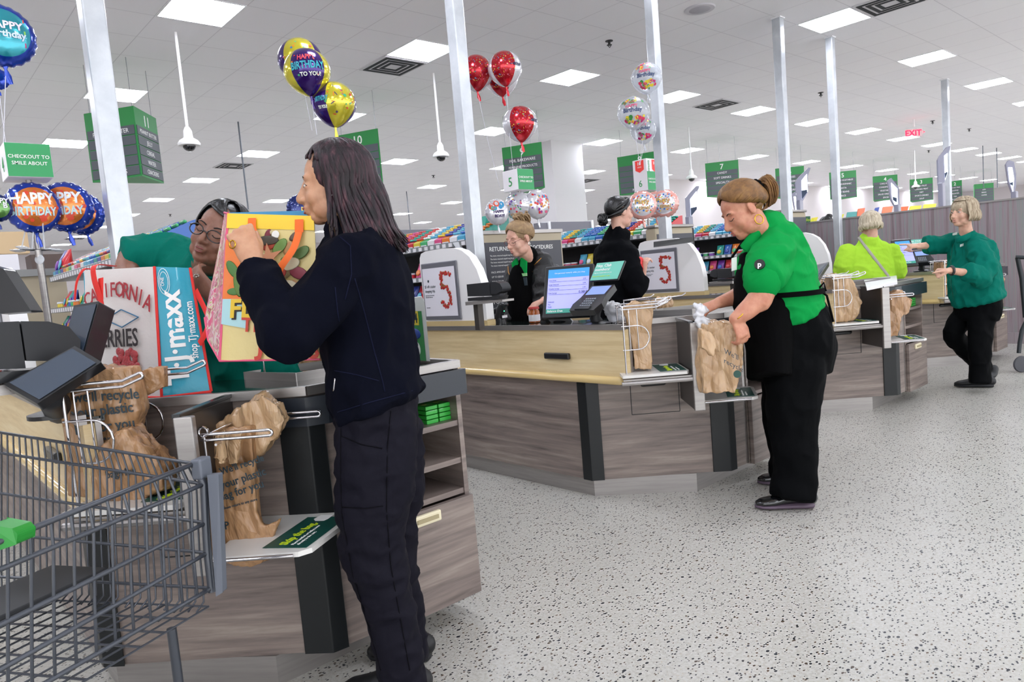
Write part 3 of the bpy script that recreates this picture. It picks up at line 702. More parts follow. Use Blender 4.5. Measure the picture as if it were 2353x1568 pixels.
for k in range(4):
    for r_,(z,x,dy) in enumerate(((1.287,.76,.112),(1.092,.75,.118))):
        y=4.3;i=0; ymax=[6.8,5.6,6.4,5.7][k]
        while y<ymax:
            ci=rnd.randrange(12); f=tub if (r_==0 and (i//3)%2==k%2) else pouch
            nm='gum tub' if f is tub else 'snack pouch'
            put(f(ci),(LX[k]+x,y,z),'%s %s on the %s shelf of the rack %s'%(cname[cols[ci]],nm,('second','third')[r_],lanes_txt[k]),nm+'s on the rack '+lanes_txt[k],0)
            y+=dy*(1 if f is pouch else .8); i+=1
# chips at the front end of the nearest rack and a tall mint box on two racks
for k,(x,y,z,ci,l) in enumerate(((L0+.80,6.93,1.56,9,'blue chip bag at the left end of the nearest candy rack'),(L0+.80,6.8,1.56,0,'red chip bag beside the blue one on the nearest candy rack'))):
    p=pouch(ci); c=copy_tree(p); c.location=(x,y,z); c['label']=l; c['group']='chip bags'; c.scale=(1.5,1.5,1.5)
    if 'used' in c: del c['used']
for k,(px,py,X_,l) in enumerate(((306,575,1.3,'tall teal mint carton standing behind the leaning cashier'),(1112,525,3.7,'tall teal mint carton standing right of the centre white pole'),(1530,505,6.1,'teal mint carton beside the peach balloons'))):
    c=Xp(px,py,X_); e=empty('mint_carton',(c.x,c.y,c.z-.09),l,'candy carton','tall teal mint cartons')
    ax=V((.25,-.1,1)).normalized(); b=MB().obox(c,V((0,.045,0)),V((.03,0,-.008)),ax*.09); b.build('carton',mat('teal_card','#2fae98',.35,coat=.3),e,bevel=.004)
    MB().text('mentos',.04,c+V((-.036,0,0))-UP*.01,(0,-1,0),ax,.001,bold=.02).build('lettering',mat('candy_navy','#23306e',.5),e)
# ---- stacked green tissue packs in the front shelf
gp=mat('green_pack','#2fae3c',.35,coat=.3); first=None
for k in (0,2,3):
    for i in range(2):
        for j in range(4):
            x=LX[k]+1.065+i*.058; z=.745+j*.017
            if first is None:
                first=empty('green_pack',(x,2.16,z),'x','small pack'); MB().box(x-.026,x+.026,2.11,2.21,z,z+.0145).build('pack',gp,first,bevel=.002)
                MB().lathe((x,2.16,z+.0145),[(.012,0),(.012,.0006)],12).build('emblem',mat('pack_emblem','#9fb85a',.5),first); c=first
            else: c=copy_tree(first); c.location=(x,2.16,z)
            lane=['nearest counter','','counter right of the bagger','farthest counter'][k]
            c['label']='small bright green pack stacked on the front shelf of the %s'%lane; c['group']='green packs on the shelf of the '+lane
# ================================================================== register equipment
def rbox(c,xd,yd,h,w,d,name,m,par,bev=.006):
    return MB().obox(c,V(xd).normalized()*w,V(yd).normalized()*d,V(xd).cross(V(yd)).normalized()*h).build(name,m,par,bevel=bev,seg=3)
def printer(c,dr,sc,label):
    """black receipt printer housing on a steel bracket; c = centre of body"""
    c=V(c); dr=V(dr).normalized(); sd=UP.cross(dr).normalized()
    e=empty('receipt_printer',(c.x,c.y,c.z-.12*sc),label,'printer','black receipt printers')
    P=[(-.30,-.06),(-.30,.055),(-.02,.06),(-.02,-.07)]
    b=MB().prism([c+dr*a*sc+UP*z*sc-sd*.07*sc for a,z in P],sd*.14*sc); b.build('housing',blackm,e,bevel=.008,seg=3)
    P=[(-.015,-.05),(-.015,.06),(.05,.057),(.10,.04),(.125,.0),(.12,-.03),(.05,-.055)]
    b=MB().prism([c+dr*a*sc+UP*z*sc-sd*.068*sc for a,z in P],sd*.136*sc); b.build('hinged_cover',blackm,e,bevel=.008,seg=3)
    MB().prism([c+dr*a*sc+UP*z*sc-sd*.071*sc for a,z in ((-.30,-.075),(-.30,-.105),(.07,-.105),(.09,-.075))],sd*.142*sc).build('drawer',black,e,bevel=.004)
    MB().prism([c+dr*a*sc+UP*z*sc-sd*.09*sc for a,z in ((-.32,-.11),(-.32,-.145),(.13,-.13),(.13,-.11))],sd*.18*sc).build('steel_shelf',steel,e)
    q=c-dr*.24*sc; MB().box(q.x-.02,q.x+.02,q.y-.02,q.y+.02,TOPZ,c.z-.13*sc).build('post',inner,e)
    return e
def handheld(x,y,label,k=1):
    e=empty('barcode_scanner',(x,y,TOPZ),label,'barcode scanner','handheld scanners in their stands'); a=LFT*-.5+V((0,-1,0)); a.normalize(); s=UP.cross(a)
    MB().limb([V((x,y,TOPZ+.005)),V((x,y,TOPZ+.03))],[(.045,.032),(.035,.028)],V((1,0,0)),n=16).build('stand',black,e,smooth=60)
    b=MB().limb([V((x,y,TOPZ+.03))-a*.015,V((x,y,TOPZ+.085)),V((x,y,TOPZ+.125))+a*.02,V((x,y,TOPZ+.13))+a*.045],[(.03,.026),(.03,.028),(.034,.024),(.028,.016)],s,n=16); b.build('head',black,e,smooth=60)
    b=MB().limb([V((x,y,TOPZ+.1))-a*.02,V((x,y,TOPZ+.08))-a*.06,V((x,y,TOPZ+.02))-a*.075],[.017,.016,.02],n=12); b.build('grip',black,e,smooth=60)
    MB().ell(V((x,y,TOPZ+.09))+a*.028,.005,n=8,m=6).build('led',mat('led_green','#4fe8a0',.4,emit=2),e,smooth=180)
    MB().obox(V((x,y,TOPZ+.055))+a*.031,s*.028,a*.002,UP*.008).build('sticker',tagm,e)
    return e
screenm=mat('screen_lavender','#a0a2f0',.35,emit=.36); bluebar=mat('screen_blue','#3a8cc8',.35,emit=.3); greenbar=mat('screen_green','#378a7c',.35,emit=.25)
def terminal(c,fd,label,sc=1,lit=True,tilt=.55,topscreen=True):
    """card terminal on a stand: c = foot on the counter, fd = horizontal direction the keypad faces"""
    c=V(c); fd=V(fd); fd.z=0; fd.normalize(); sd=fd.cross(UP)*-1; sd=UP.cross(fd)
    e=empty('card_terminal',c,label,'card terminal','card terminals on the counters')
    MB().lathe(c,[(.075*sc,0),(.075*sc,.012*sc),(.05*sc,.022*sc)],24).build('foot',black,e,smooth=40)
    MB().limb([c+UP*.015*sc,c+UP*.05*sc+fd*.01,c+UP*.10*sc-fd*.01],[.035*sc,.028*sc,.03*sc],n=14).build('neck',blackm,e,smooth=60)
    n=(UP*math.cos(tilt)+fd*math.sin(tilt)).normalized(); u=(UP*math.sin(tilt)-fd*math.cos(tilt)).normalized(); k=c+UP*.125*sc
    # u points up the keypad, away from the user
    P=[(-.085,-.12),(-.1,-.06),(-.085,0),(-.08,.11),(.08,.11),(.085,0),(.1,-.06),(.085,-.12)]
    bd=MB().prism([k+sd*a*sc+u*b*sc for a,b in P],n*.035*sc).build('keypad_body',black,e,bevel=.006,seg=3)
    MB().prism([k+n*.036*sc+sd*a*sc+u*b*sc for a,b in ((-.066,.02),(-.066,.098),(.066,.098),(.066,.02))],n*.001).build('display',mat('terminal_lcd','#7f95c9',.25,emit=.25 if lit else .1),bd)
    kb=MB()
    for i in range(5):
        for j in range(4): kb.obox(k+n*.037*sc+sd*(-.03+i*.015)*sc+u*(-.08+j*.02)*sc,sd*.0045*sc,u*.005*sc,n*.002*sc)
    kb.build('keys',mat('key_grey','#8a909a',.4),bd)
    MB().obox(k+n*.03*sc+u*-.1*sc,sd*.05*sc,u*.015*sc,n*.012*sc).build('card_slot',blackm,bd,bevel=.003)
    if topscreen:
        n2=(UP*.62+fd*.8).normalized(); u2=(UP*.8-fd*.62).normalized(); q=k+u*.13*sc+n*.05*sc
        s=MB().obox(q+u2*.06*sc,sd*.10*sc,u2*.062*sc,n2*.006*sc).build('promo_screen_frame',black,e,bevel=.003)
        MB().obox(q+u2*.06*sc+n2*.0065*sc,sd*.095*sc,u2*.058*sc,n2*.001).build('promo_screen',mat('promo_teal','#62ac9c',.3,emit=.22 if lit else .15),s)
        if lit:
            o=q+n2*.009*sc-sd*.085*sc; t=MB().text('Hey, Club',.026*sc,o+u2*.088*sc,sd,u2,.0004,'L',bold=.01); t.text('members!',.026*sc,o+u2*.062*sc,sd,u2,.0004,'L',bold=.01); t.text('Clip your coupons before you pay',.009*sc,o+u2*.045*sc,sd,u2,.0004,'L'); t.build('promo_text',whitet,s)
            MB().text('Enter your number to start',.011*sc,o+u2*.022*sc,sd,u2,.0004,'L').build('promo_line',lime,s)
    return e
# lane 5
c=Dp(1140,662,4.12); pdir=(Dp(1190,668,4.05)-Dp(1110,655,4.2)); pdir.z=0
printer(c,pdir,.62,'black receipt printer left of the cashier in glasses')
p=Zp(1152,748,TOPZ); handheld(p.x,p.y,'black handheld scanner in its stand left of the jar')
def register(base,tl,tr,br,bl,d,label,lit=True):
    P=[Dp(*q,d_) for q,d_ in zip((tl,tr,br,bl),d)]; cen=sum(P,V((0,0,0)))/4
    xd=(P[1]-P[0]+P[2]-P[3]).normalized(); yd=(P[0]-P[3]+P[1]-P[2]); yd=(yd-xd*yd.dot(xd)).normalized(); n=xd.cross(yd); w_=((P[1]-P[0]).length+(P[2]-P[3]).length)/4; h_=((P[0]-P[3]).length+(P[1]-P[2]).length)/4
    e=empty('register_screen',base,label,'screen')
    f=MB().obox(cen-n*.015,xd*w_,yd*h_,n*.015).build('bezel',black,e,bevel=.006,seg=3)
    MB().obox(cen+n*.001,xd*(w_-.022),yd*(h_-.026)-V((0,0,0)),n*.001).build('display',screenm if lit else mat('dead_screen','#2a3442',.1,coat=1),f)
    if lit:
        q=cen+n*.003
        MB().obox(q+yd*(h_-.05),xd*(w_-.022),yd*.026,n*.0006).build('header_bar',bluebar,f); MB().obox(q-yd*(h_-.038),xd*(w_-.022),yd*.013,n*.0006).build('footer_bar',greenbar,f)
        o=cen-xd*(w_-.03)+n*.005; t=MB().text('Get personal rewards while you shop.',.0115*w_/.14,o+xd*.03+yd*(h_-.053),xd,yd,.0004,'L'); t.text('Balance Due',.018,o-yd*(h_-.032),xd,yd,.0004,'L',bold=.01); t.build('screen_title',whitet,f)
        t=MB()
        for k_,s_ in enumerate(('Lime Soda','Large Seasonal','Weekly Savings','Club Savings')):
            t.text(s_,.010,o+yd*(h_-.095-k_*.026),xd,yd,.0004,'L'); t.text('2.99',.010,o+yd*(h_-.095-k_*.026)+xd*(w_*1.4),xd,yd,.0004,'L')
            t.obox(o+yd*(h_-.101-k_*.026)+xd*w_*.8,xd*w_*.78,yd*.0006,n*.0003)
        t.text('0.00 lb',.02,o-yd*(h_-.14)+xd*w_*1.25,xd,yd,.0004,'L')
        for k_,s_ in enumerate(('Subtotal','Tax','Total')): t.text(s_,.011,o-yd*(h_-.09+k_*.015),xd,yd,.0004,'L')
        t.build('screen_text',mat('screen_ink','#2b2d5e',.5),f)
    b=MB(); bb=V(base); b.limb([bb+UP*.01,bb+UP*.05,cen-n*.03-yd*h_*.4],[(.05,.02),(.04,.018),(.035,.015)],xd,n=12); b.build('stand',blackm,e,smooth=60)
    MB().obox(bb+UP*.006,xd*.07,n*.06,UP*.006).build('foot_plate',mat('foot_white','#cfcfd2',.4),e,bevel=.003)
    return e
p=Zp(1290,740,TOPZ); register((p.x,p.y,TOPZ),(1262,617),(1372,601),(1350,730),(1237,728),(4.08,3.98,3.90,4.0),'lit register screen with a lavender receipt list at the centre')
p=Zp(1372,748,TOPZ); fd=(Zp(1300,770,TOPZ)-p); terminal(p,-LFT*-.35-AWY*.6+LFT*.3,'card terminal with a teal promo screen right of the lit register screen')
# lane 4
c=Dp(52,788,2.0); printer(c,Dp(160,782,2.08)-Dp(0,790,1.95),1.0,'large black receipt printer at the left edge of the photo')
p=Zp(140,955,TOPZ)
e=empty('terminal_stand',(p.x,p.y,TOPZ),'black swivel stand under the leaning signature pad at left','stand'); MB().lathe((p.x,p.y,TOPZ),[(.085,0),(.085,.012),(.05,.02)],24).build('foot',black,e,smooth=40); MB().limb([V((p.x,p.y,TOPZ+.015)),Dp(118,915,1.93)],[.04,.035],n=14).build('neck',blackm,e,smooth=60)
def slabscreen(P,th,label,name='customer_screen',cat='screen',glass=True):
    xd=(P[1]-P[0]).normalized(); n=xd.cross((P[0]-P[3]).normalized()).normalized(); cen=sum(P,V((0,0,0)))/4
    e=empty(name,(cen.x,cen.y,min(q.z for q in P)),label,cat); MB().prism(P,-n*th).build('case',black,e,bevel=.006,seg=3)
    if glass: MB().prism([q.lerp(cen,.12)+n*.0015 for q in P],n*.001).build('glass',mat('dark_screen_glass','#3a4656',.08,coat=1),e)
    return e
slabscreen([Dp(170,702,2.15),Dp(228,692,2.12),Dp(193,815,2.05),Dp(140,815,2.08)],.06,'dark upright customer screen before the white berry bag')
slabscreen([Dp(-60,600,1.95),Dp(8,618,1.95),Dp(72,716,1.95),Dp(-10,722,1.95)],.05,'dark tilted screen at the left edge above the printer',glass=False)
slabscreen([Dp(172,795,1.95),Dp(234,832,1.92),Dp(86,928,1.84),Dp(8,884,1.87)],.03,'glossy black signature pad leaning left below the dark screen','signature_pad','terminal')
# lanes 6 and 7
slabscreen([Dp(1040,558,4.85),Dp(1054,556,4.85),Dp(1092,612,4.75),Dp(1070,612,4.75)],.03,'thin dark screen edge above the centre white divider',glass=False)
slabscreen([Dp(1502,556,5.95),Dp(1590,545,5.9),Dp(1594,556,5.9),Dp(1502,568,5.95)],.03,'thin dark screen edge above the divider behind the bagger hands',glass=False)
p=V((LX[2]+.18,3.62,TOPZ)); handheld(p.x,p.y,'handheld scanner behind the forearms of the bagger')
c=Dp(1655,628,5.9); printer(c,V((-.3,-1,0))*-1,.62,'black receipt printer left of the green-shirted bagger')
slabscreen([Dp(1862,612,5.3),Dp(1905,602,5.3),Dp(1880,640,5.0),Dp(1862,640,5.0)],.03,'pale tilted screen behind the back of the bagger')
p=Zp(2118,625,TOPZ); terminal(p,LFT*.4-AWY,'card terminal in front of the pointing employee',1.0,True)
p=V((LX[3]+.25,3.05,TOPZ)); register(p,(2058,553),(2104,548),(2100,610),(2058,612),(6.9,6.9,6.8,6.8),'register screen beside the lime-jacketed customer')
# jar on the belt
P=[Zp(1985,642,TOPZ+.02),Zp(2060,632,TOPZ+.02),Zp(2062,648,TOPZ+.02),Zp(1992,662,TOPZ+.02)]; tag(MB().prism(P,UP*-.018).build('paper_tray',mat('tray_white','#e4e2e6',.4)),'white flat tray on the counter right of the bagger','tray')
p=Zp(1229,742,TOPZ); e=empty('sauce_jar',(p.x,p.y,TOPZ),'amber jar with a red checked lid under the cashier\'s hand','jar')
MB().lathe(p,[(.03,0),(.036,.005),(.036,.07),(.03,.082),(.03,.088)],24).build('glass',mat('amber_jam','#a4521a',.12,coat=1),e,smooth=40)
MB().lathe(p+UP*.086,[(.034,0),(.035,.004),(.033,.014)],24).build('lid',mat('lid_red','#c5423f',.4),e,smooth=40)
MB().lathe(p+UP*.012,[(.0365,0),(.0366,.04)],24).build('paper_label',tagm,e,smooth=40)
# product carton standing on the nearest tray
P=[Dp(930,690,2.75),Dp(975,688,2.62),Dp(980,845,2.62),Dp(930,852,2.75)]
cen=sum(P,V((0,0,0)))/4; e=empty('paper_towel_carton',(cen.x,cen.y,TOPZ),'green and white product carton with yellow 24 behind the shopper','carton')
xd=(P[1]-P[0]); xd.z=0; xd.normalize(); n=UP.cross(xd)*-1
a=V((P[1].x,P[1].y,TOPZ+.01)); hh=P[1].z-TOPZ
MB().prism([a,a-xd*.3,a-xd*.3+UP*hh*.95,a-xd*.02+UP*hh,a+UP*(hh-.02)],V((a.x-CAM.x,a.y-CAM.y,0)).normalized()*.15).build('carton',mat('carton_white','#dfe2e0',.3,coat=.4),e,bevel=.012,seg=3)
nn=n if n.dot(CAM-a)>0 else -n
MB().prism([a-xd*.03+nn*.001,a-xd*.27+nn*.001,a-xd*.27+nn*.001+UP*hh*.78,a-xd*.03+nn*.001+UP*hh*.78],nn*.001).build('green_face',mat('carton_green','#1f8a46',.35),e)
MB().prism([a-xd*.055+nn*.003,a-xd*.15+nn*.003,a-xd*.15+nn*.003+UP*hh*.78,a-xd*.055+nn*.003+UP*hh*.78+UP*0][0:0] or [a-xd*.055+nn*.003+UP*hh*.56,a-xd*.16+nn*.003+UP*hh*.56,a-xd*.16+nn*.003+UP*hh*.78,a-xd*.055+nn*.003+UP*hh*.78],nn*.001).build('yellow_patch',mat('carton_yellow','#ecd23c',.4),e)
xs=xd if xd.cross(UP).dot(nn)>0 else -xd
t=MB().text('24',.05,a-xd*.085+nn*.005+UP*hh*.6,xs,UP,.0006,bold=.02); t.build('number',ink,e)
MB().ell(a-xd*.1+nn*.003+UP*hh*.42,(.05,.004,.022),(xd,nn,UP),16,6).build('blue_logo',mat('logo_blue','#28479e',.4),e,smooth=180)
MB().lathe(a-xd*.09+nn*.003+UP*hh*.18,[(.028,0),(.028,.001)],20,(xd,UP,nn)).build('white_seal',whitet,e)
# ================================================================== people
from mathutils.bvhtree import BVHTree
def bvh(o):
    M=world_of(o); me=o.data
    return BVHTree.FromPolygons([M@v.co for v in me.vertices],[tuple(p.vertices) for p in me.polygons])
def skin(name,c,c2=None):
    M=mat(name,c,.48,bump=(60,.12)); b=nodes(M)[2]; b.inputs['Subsurface Weight'].default_value=.18; b.inputs['Subsurface Radius'].default_value=(.012,.005,.003); b.inputs['Subsurface Scale'].default_value=1
    t=tex(M,'ShaderNodeTexNoise',22,detail=3); k=srgb(c); r=ramp(M,t.outputs[0],[(.35,c2 or c),(.65,c)]); nodes(M)[1].new(r.outputs[0],b.inputs['Base Color']); return M
def fabric(name,c,rough=.85,sc=9,st=.35,sheen=.3,weave=0):
    M=mat(name,c,rough,sheen=0,spec=.08); N,L,b=nodes(M)
    t=tex(M,'ShaderNodeTexNoise',sc,(1,1,.6),3,.5,.6); t2=tex(M,'ShaderNodeTexNoise',260,(1,1,1),2)
    a=N.new('ShaderNodeMath'); a.operation='MULTIPLY_ADD'; L.new(t2.outputs[0],a.inputs[0]); a.inputs[1].default_value=.03+weave; L.new(t.outputs[0],a.inputs[2])
    bp=N.new('ShaderNodeBump'); bp.inputs['Strength'].default_value=st; bp.inputs['Distance'].default_value=.02; L.new(a.outputs[0],bp.inputs['Height']); L.new(bp.outputs[0],b.inputs['Normal']); return M
def hairmat(name,stops,rough=.38,st=(30,30,3)):
    M=mat(name,'#222222',rough+.1,coat=0,spec=.35); N,L,b=nodes(M); t=tex(M,'ShaderNodeTexNoise',2.2,st,4,.6,.4); r=ramp(M,t.outputs[0],stops); L.new(r.outputs[0],b.inputs['Base Color'])
    t2=tex(M,'ShaderNodeTexNoise',9,st,3); bp=N.new('ShaderNodeBump'); bp.inputs['Strength'].default_value=.5; bp.inputs['Distance'].default_value=.004; L.new(t2.outputs[0],bp.inputs['Height']); L.new(bp.outputs[0],b.inputs['Normal']); return M
class Head:
    def __init__(s,C,f,u,k=1):
        s.C=V(C); s.u=V(u).normalized(); f=V(f); s.f=(f-s.u*f.dot(s.u)).normalized(); s.s=s.u.cross(s.f); s.k=k; s.ax=(s.s,s.f,s.u)
    def p(s,a,b,c): return s.C+(s.s*a+s.f*b+s.u*c)*s.k
    def shapes(s,b,ears=True,chubby=0):
        E=lambda c,r,ax=None,n=20,m=14: b.ell(s.p(*c),tuple(q*s.k for q in r),ax or s.ax,n,m)
        c_=chubby
        E((0,-.012,.028),(.073,.093,.084)); E((0,.026,-.022),(.060+c_*.008,.062,.082)); E((0,.055,-.088),(.030+c_*.008,.030,.022+c_*.004))
        for q in (-1,1):
            E((q*.036,.020,-.068),(.026+c_*.012,.045,.032+c_*.006)); E((q*.033,.053,-.034),(.027+c_*.006,.025,.028)); E((q*.026,.068,.023),(.028,.0115,.011))
            E((q*.031,.0665,-.002),(.0165,.0145,.0115)); E((q*.0115,.092,-.036),(.0085,.010,.0068)); E((q*.02,.02,-.095+0*c_),(.02+c_*.01,.035,.014+c_*.012))
            if ears:
                a=(s.s*q*.95-s.f*.3).normalized(); t=s.u.cross(a)
                b.ell(s.p(q*.077,-.008,-.002),(.008*s.k,.020*s.k,.033*s.k),(a,t,s.u),14,10); b.ell(s.p(q*.073,-.002,-.024),(.006*s.k,.009*s.k,.011*s.k),(a,t,s.u),10,8)
        b.limb([s.p(0,.078,.018),s.p(0,.093,-.008),s.p(0,.106,-.028),s.p(0,.104,-.036)],[.0085*s.k,.0088*s.k,.0100*s.k,.0092*s.k],s.s,n=12)
        E((0,.084,-.058),(.022,.014,.010)); E((0,.086,-.0585),(.021,.0125,.006)); E((0,.084,-.0705),(.019,.0125,.0065)); 
    def neck(s,b,base,r=.052): b.limb([s.p(0,-.015,-.03),s.p(0,-.016,-.10),V(base)],[r,r*.97,r*1.12],n=18)
    def features(s,o,lip,brow,eye='open',iris='#2a1a12',browr=.0026,sides=(-1,1)):
        T=bvh(o)
        def q(a,c,out=0):
            st=s.p(a,.2,c); h=T.ray_cast(st,-s.f); return (h[0] if h[0] else s.p(a,.08,c))+s.f*out
        bm_=mat('brow_'+brow,brow,.7)
        for e in sides: MB().tube([q(e*t,c,.0006) for t,c in ((.014,.020),(.024,.0245),(.036,.0265),(.048,.022))],[browr*.8,browr,browr*.9,browr*.5],6).build('eyebrow',bm_,o,smooth=180)
        for e in sides:
            b=MB()
            if eye=='open':
                b.tube([q(e*t,c,.0008) for t,c in ((.018,-.001),(.024,.0045),(.032,.0065),(.040,.004),(.046,-.001))],.0014,6)
            else: b.tube([q(e*t,c,.0008) for t,c in ((.019,-.003),(.026,-.0075),(.033,-.008),(.040,-.005),(.046,-.001))],.0016,6)
            b.build('eyelashes',mat('lash_dark','#15100e',.6),o,smooth=180)
        if eye=='open':
            for e in sides:
                w_=MB(); k_=MB(); c=q(e*.032,.0005,-.0050); w_.ell(c,(.0125*s.k,.0055,.0055*s.k),s.ax,14,8); k_.ell(c+s.f*.0035,(.0045,.003,.0048),s.ax,12,8)
                ey=w_.build('eye',mat('eye_white','#d9d2cc',.2),o,smooth=180); k_.build('iris',mat('iris_'+iris,iris,.1,coat=1),ey,smooth=180)
        b=MB()
        b.limb([q(-.021,-.0625,-.003),q(-.009,-.0575,.0006),q(0,-.0585,.0002),q(.009,-.0575,.0006),q(.021,-.0625,-.003)],[.0006,.0035,.003,.0035,.0006],n=8); b.limb([q(-.017,-.0665,-.004),q(-.008,-.0695,-.001),q(0,-.0700,.0),q(.008,-.0695,-.001),q(.017,-.0665,-.004)],[.0006,.0036,.0044,.0036,.0006],n=8)
        b.build('lips',mat('lips_'+lip,lip,.35),o,smooth=180)
    def locks(s,b,paths,r=.008,flat=.45,n=6):
        for P in paths:
            k=len(P)
            if k<8:
                Q=[]
                for i in range(k-1):
                    a=P[max(i-1,0)];b0=P[i];c=P[i+1];d=P[min(i+2,k-1)]
                    for j in range(3):
                        t=j/3; Q.append(.5*((2*b0)+(c-a)*t+(2*a-5*b0+4*c-d)*t*t+(3*b0-a-3*c+d)*t*t*t))
                P=Q+[P[-1]]; k=len(P)
            rr=[]
            for i in range(k):
                t=i/(k-1); q=r*(.45+.75*math.sin(PI*min(1,t*1.15+.1))) if t<.85 else r*(.9-(t-.85)*4.5)
                rr.append((max(q,.0012),max(q*flat,.0009)))
            sd=[]
            for i in range(k):
                t=(P[min(i+1,k-1)]-P[max(i-1,0)]).normalized(); nn=(P[i]-s.p(0,-.01,.0)).normalized(); sd.append(t.cross(nn))
            b.loft(P,rr,sd,n)
    def on(s,ph,th,g=1.0):
        """scalp point: ph azimuth from the face direction towards the left, th polar from the crown"""
        a=math.sin(th)*math.sin(ph)*.078*g; c=math.sin(th)*math.cos(ph)*.099*g; z=math.cos(th)*.089*g
        return s.p(a,-.014+c,.029+z)
def glasses(h,o,col,wire_=False,tint=.12):
    b=MB(); g=MB(); r=.0022 if not wire_ else .0011
    for e in (-1,1):
        P=[h.p(e*.034+.026*math.cos(t)*1,.097-.010*abs(math.cos(t)*.5+e*.5)*(1 if math.cos(t)*e>0 else .3),-.004+.0185*math.sin(t)-.002*math.cos(t)*e) for t in [2*PI*i/20 for i in range(20)]]
        b.tube(P,r,6,closed=True)
        b.tube([h.p(e*.060,.090,.002),h.p(e*.074,.05,.004),h.p(e*.079,-.01,.004),h.p(e*.076,-.03,-.012)],r*1.2,6)
    b.tube([h.p(-.009,.099,-.002),h.p(0,.102,.001),h.p(.009,.099,-.002)],r,6)
    return b.build('glasses',mat('frame_'+col,col,.25,coat=.4,metal=.2),o,smooth=60)
def hand(b,w_,d,nrm,thumb=1,curl=(.5,.6,.4),index=None,k=1,spread=.05,th=None):
    """w_ wrist, d towards fingertips, nrm palm side"""
    d=V(d).normalized(); nrm=V(nrm); nrm=(nrm-d*nrm.dot(d)).normalized(); x=d.cross(nrm)*thumb  # x: towards the thumb side
    w_=V(w_); kn=w_+d*.078*k
    b.limb([w_-d*.01,w_+d*.03*k,kn],[(.027*k,.019*k),(.036*k,.016*k),(.040*k,.0135*k)],x,n=14)
    for i,(o,l) in enumerate(((.030,.072),(.0105,.080),(-.010,.074),(-.0295,.058))):
        c=(index if (i==0 and index is not None) else curl); p=kn+x*o*k-d*.004; P=[p]; a=0; dd=(d+x*(1.5-i)*spread).normalized()
        for j,f_ in enumerate((.45,.31,.24)):
            a+=c[j]+(.05*i if c is curl else 0); q=(dd*math.cos(a)+nrm*math.sin(a)); p=p+q*l*f_*k*1.08; P.append(p)
        b.limb(P,[.0092*k,.0088*k,.008*k,.0068*k],n=10,sub=3)
    t=th or (.75,.75,.35)
    q=(d*t[0]+x*t[1]+nrm*t[2]).normalized(); p0=w_+d*.022*k+x*.020*k; p1=p0+q*.040*k; q2=(d*(t[0]+.5)+x*t[1]*.5+nrm*(t[2]+.2)).normalized(); p2=p1+q2*.030*k; p3=p2+q2*.022*k
    b.limb([p0,p1,p2,p3],[.015*k,.0125*k,.0105*k,.0085*k],n=10,sub=3)
def PP(L): return [Dp(*q) if len(q)==3 and max(abs(q[0]),abs(q[1]))>20 else V(q) for q in L]
def shoe(name,heel,toe,par,m,sole,h=.085,w_=.045):
    heel=V(heel);toe=V(toe);heel.z=toe.z=0; d=(toe-heel).normalized(); s=UP.cross(d); L=(toe-heel).length
    P=[heel+d*L*t+UP*z for t,z in ((.05,.05),(.2,.06),(.45,.055),(.7,.04),(.88,.034),(.97,.03))]
    b=MB().limb(P,[(w_*.7,.030+h*.1),(w_*.82,.038),(w_*.8,.036),(w_,.026),(w_*.9,.022),(w_*.55,.015)],s,n=16)
    o=organic(b,name,m,par,.005,3)
    b=MB().loft([heel+d*L*t+UP*.017 for t in (-.01,.03,.2,.5,.75,.93,1.02)],[(w_*.35,.012),(w_*.75,.019),(w_*.85,.018),(w_*.85,.016),(w_*1.02,.015),(w_*.8,.013),(w_*.3,.008)],s,16); b.build('sole',sole,o,smooth=60)
    return o
def disc(T,px,py,r,mtl,name,par,letter=None):
    d=ray(px,py); h=T.ray_cast(CAM,d.normalized()); 
    if not h[0]: return
    n=h[1].normalized(); 
    if n.dot(d)>0: n=-n
    x=(-d).cross(n) ; x=UP.cross(n).normalized(); y=n.cross(x)
    c=h[0]+n*.002; c=c+n*.009; o=MB().lathe(c,[(r,-.02),(r,.0015)],20,(x,y,n)).build(name,mtl,par)
    if letter: MB().text(letter,r*1.5,c+n*.002-y*r*.55,x,y,.0006,bold=.03).build('letter',whitet,o)
    return o
SK1=skin('skin_tan','#c79777','#b78465'); SK2=skin('skin_deep','#8d6250','#7b5242'); SK3=skin('skin_fair','#dcb09c','#cf9c88'); SK4=skin('skin_rosy','#cf9478','#c07f66'); SK5=skin('skin_pale','#d9ae96','#c99a84')
navy=fabric('navy_fleece','#080a16',.95,7,.6,.12,.02); navyp=fabric('charcoal_softshell','#15141d',.7,8,.5,.1); blk=fabric('black_cloth','#040506',.85,9,.4,0); blkp=fabric('black_trousers','#040507',.8,8,.4,.04)
tealc=fabric('dark_green_cotton','#02695a',.75,11,.6,.2); polo=fabric('bright_green_polo','#0a9142',.75,9,.45,.2); limef=fabric('lime_fleece','#a8d83e',.9,9,.6,.3); apr=fabric('black_apron_twill','#030304',.85,6,.2,0)
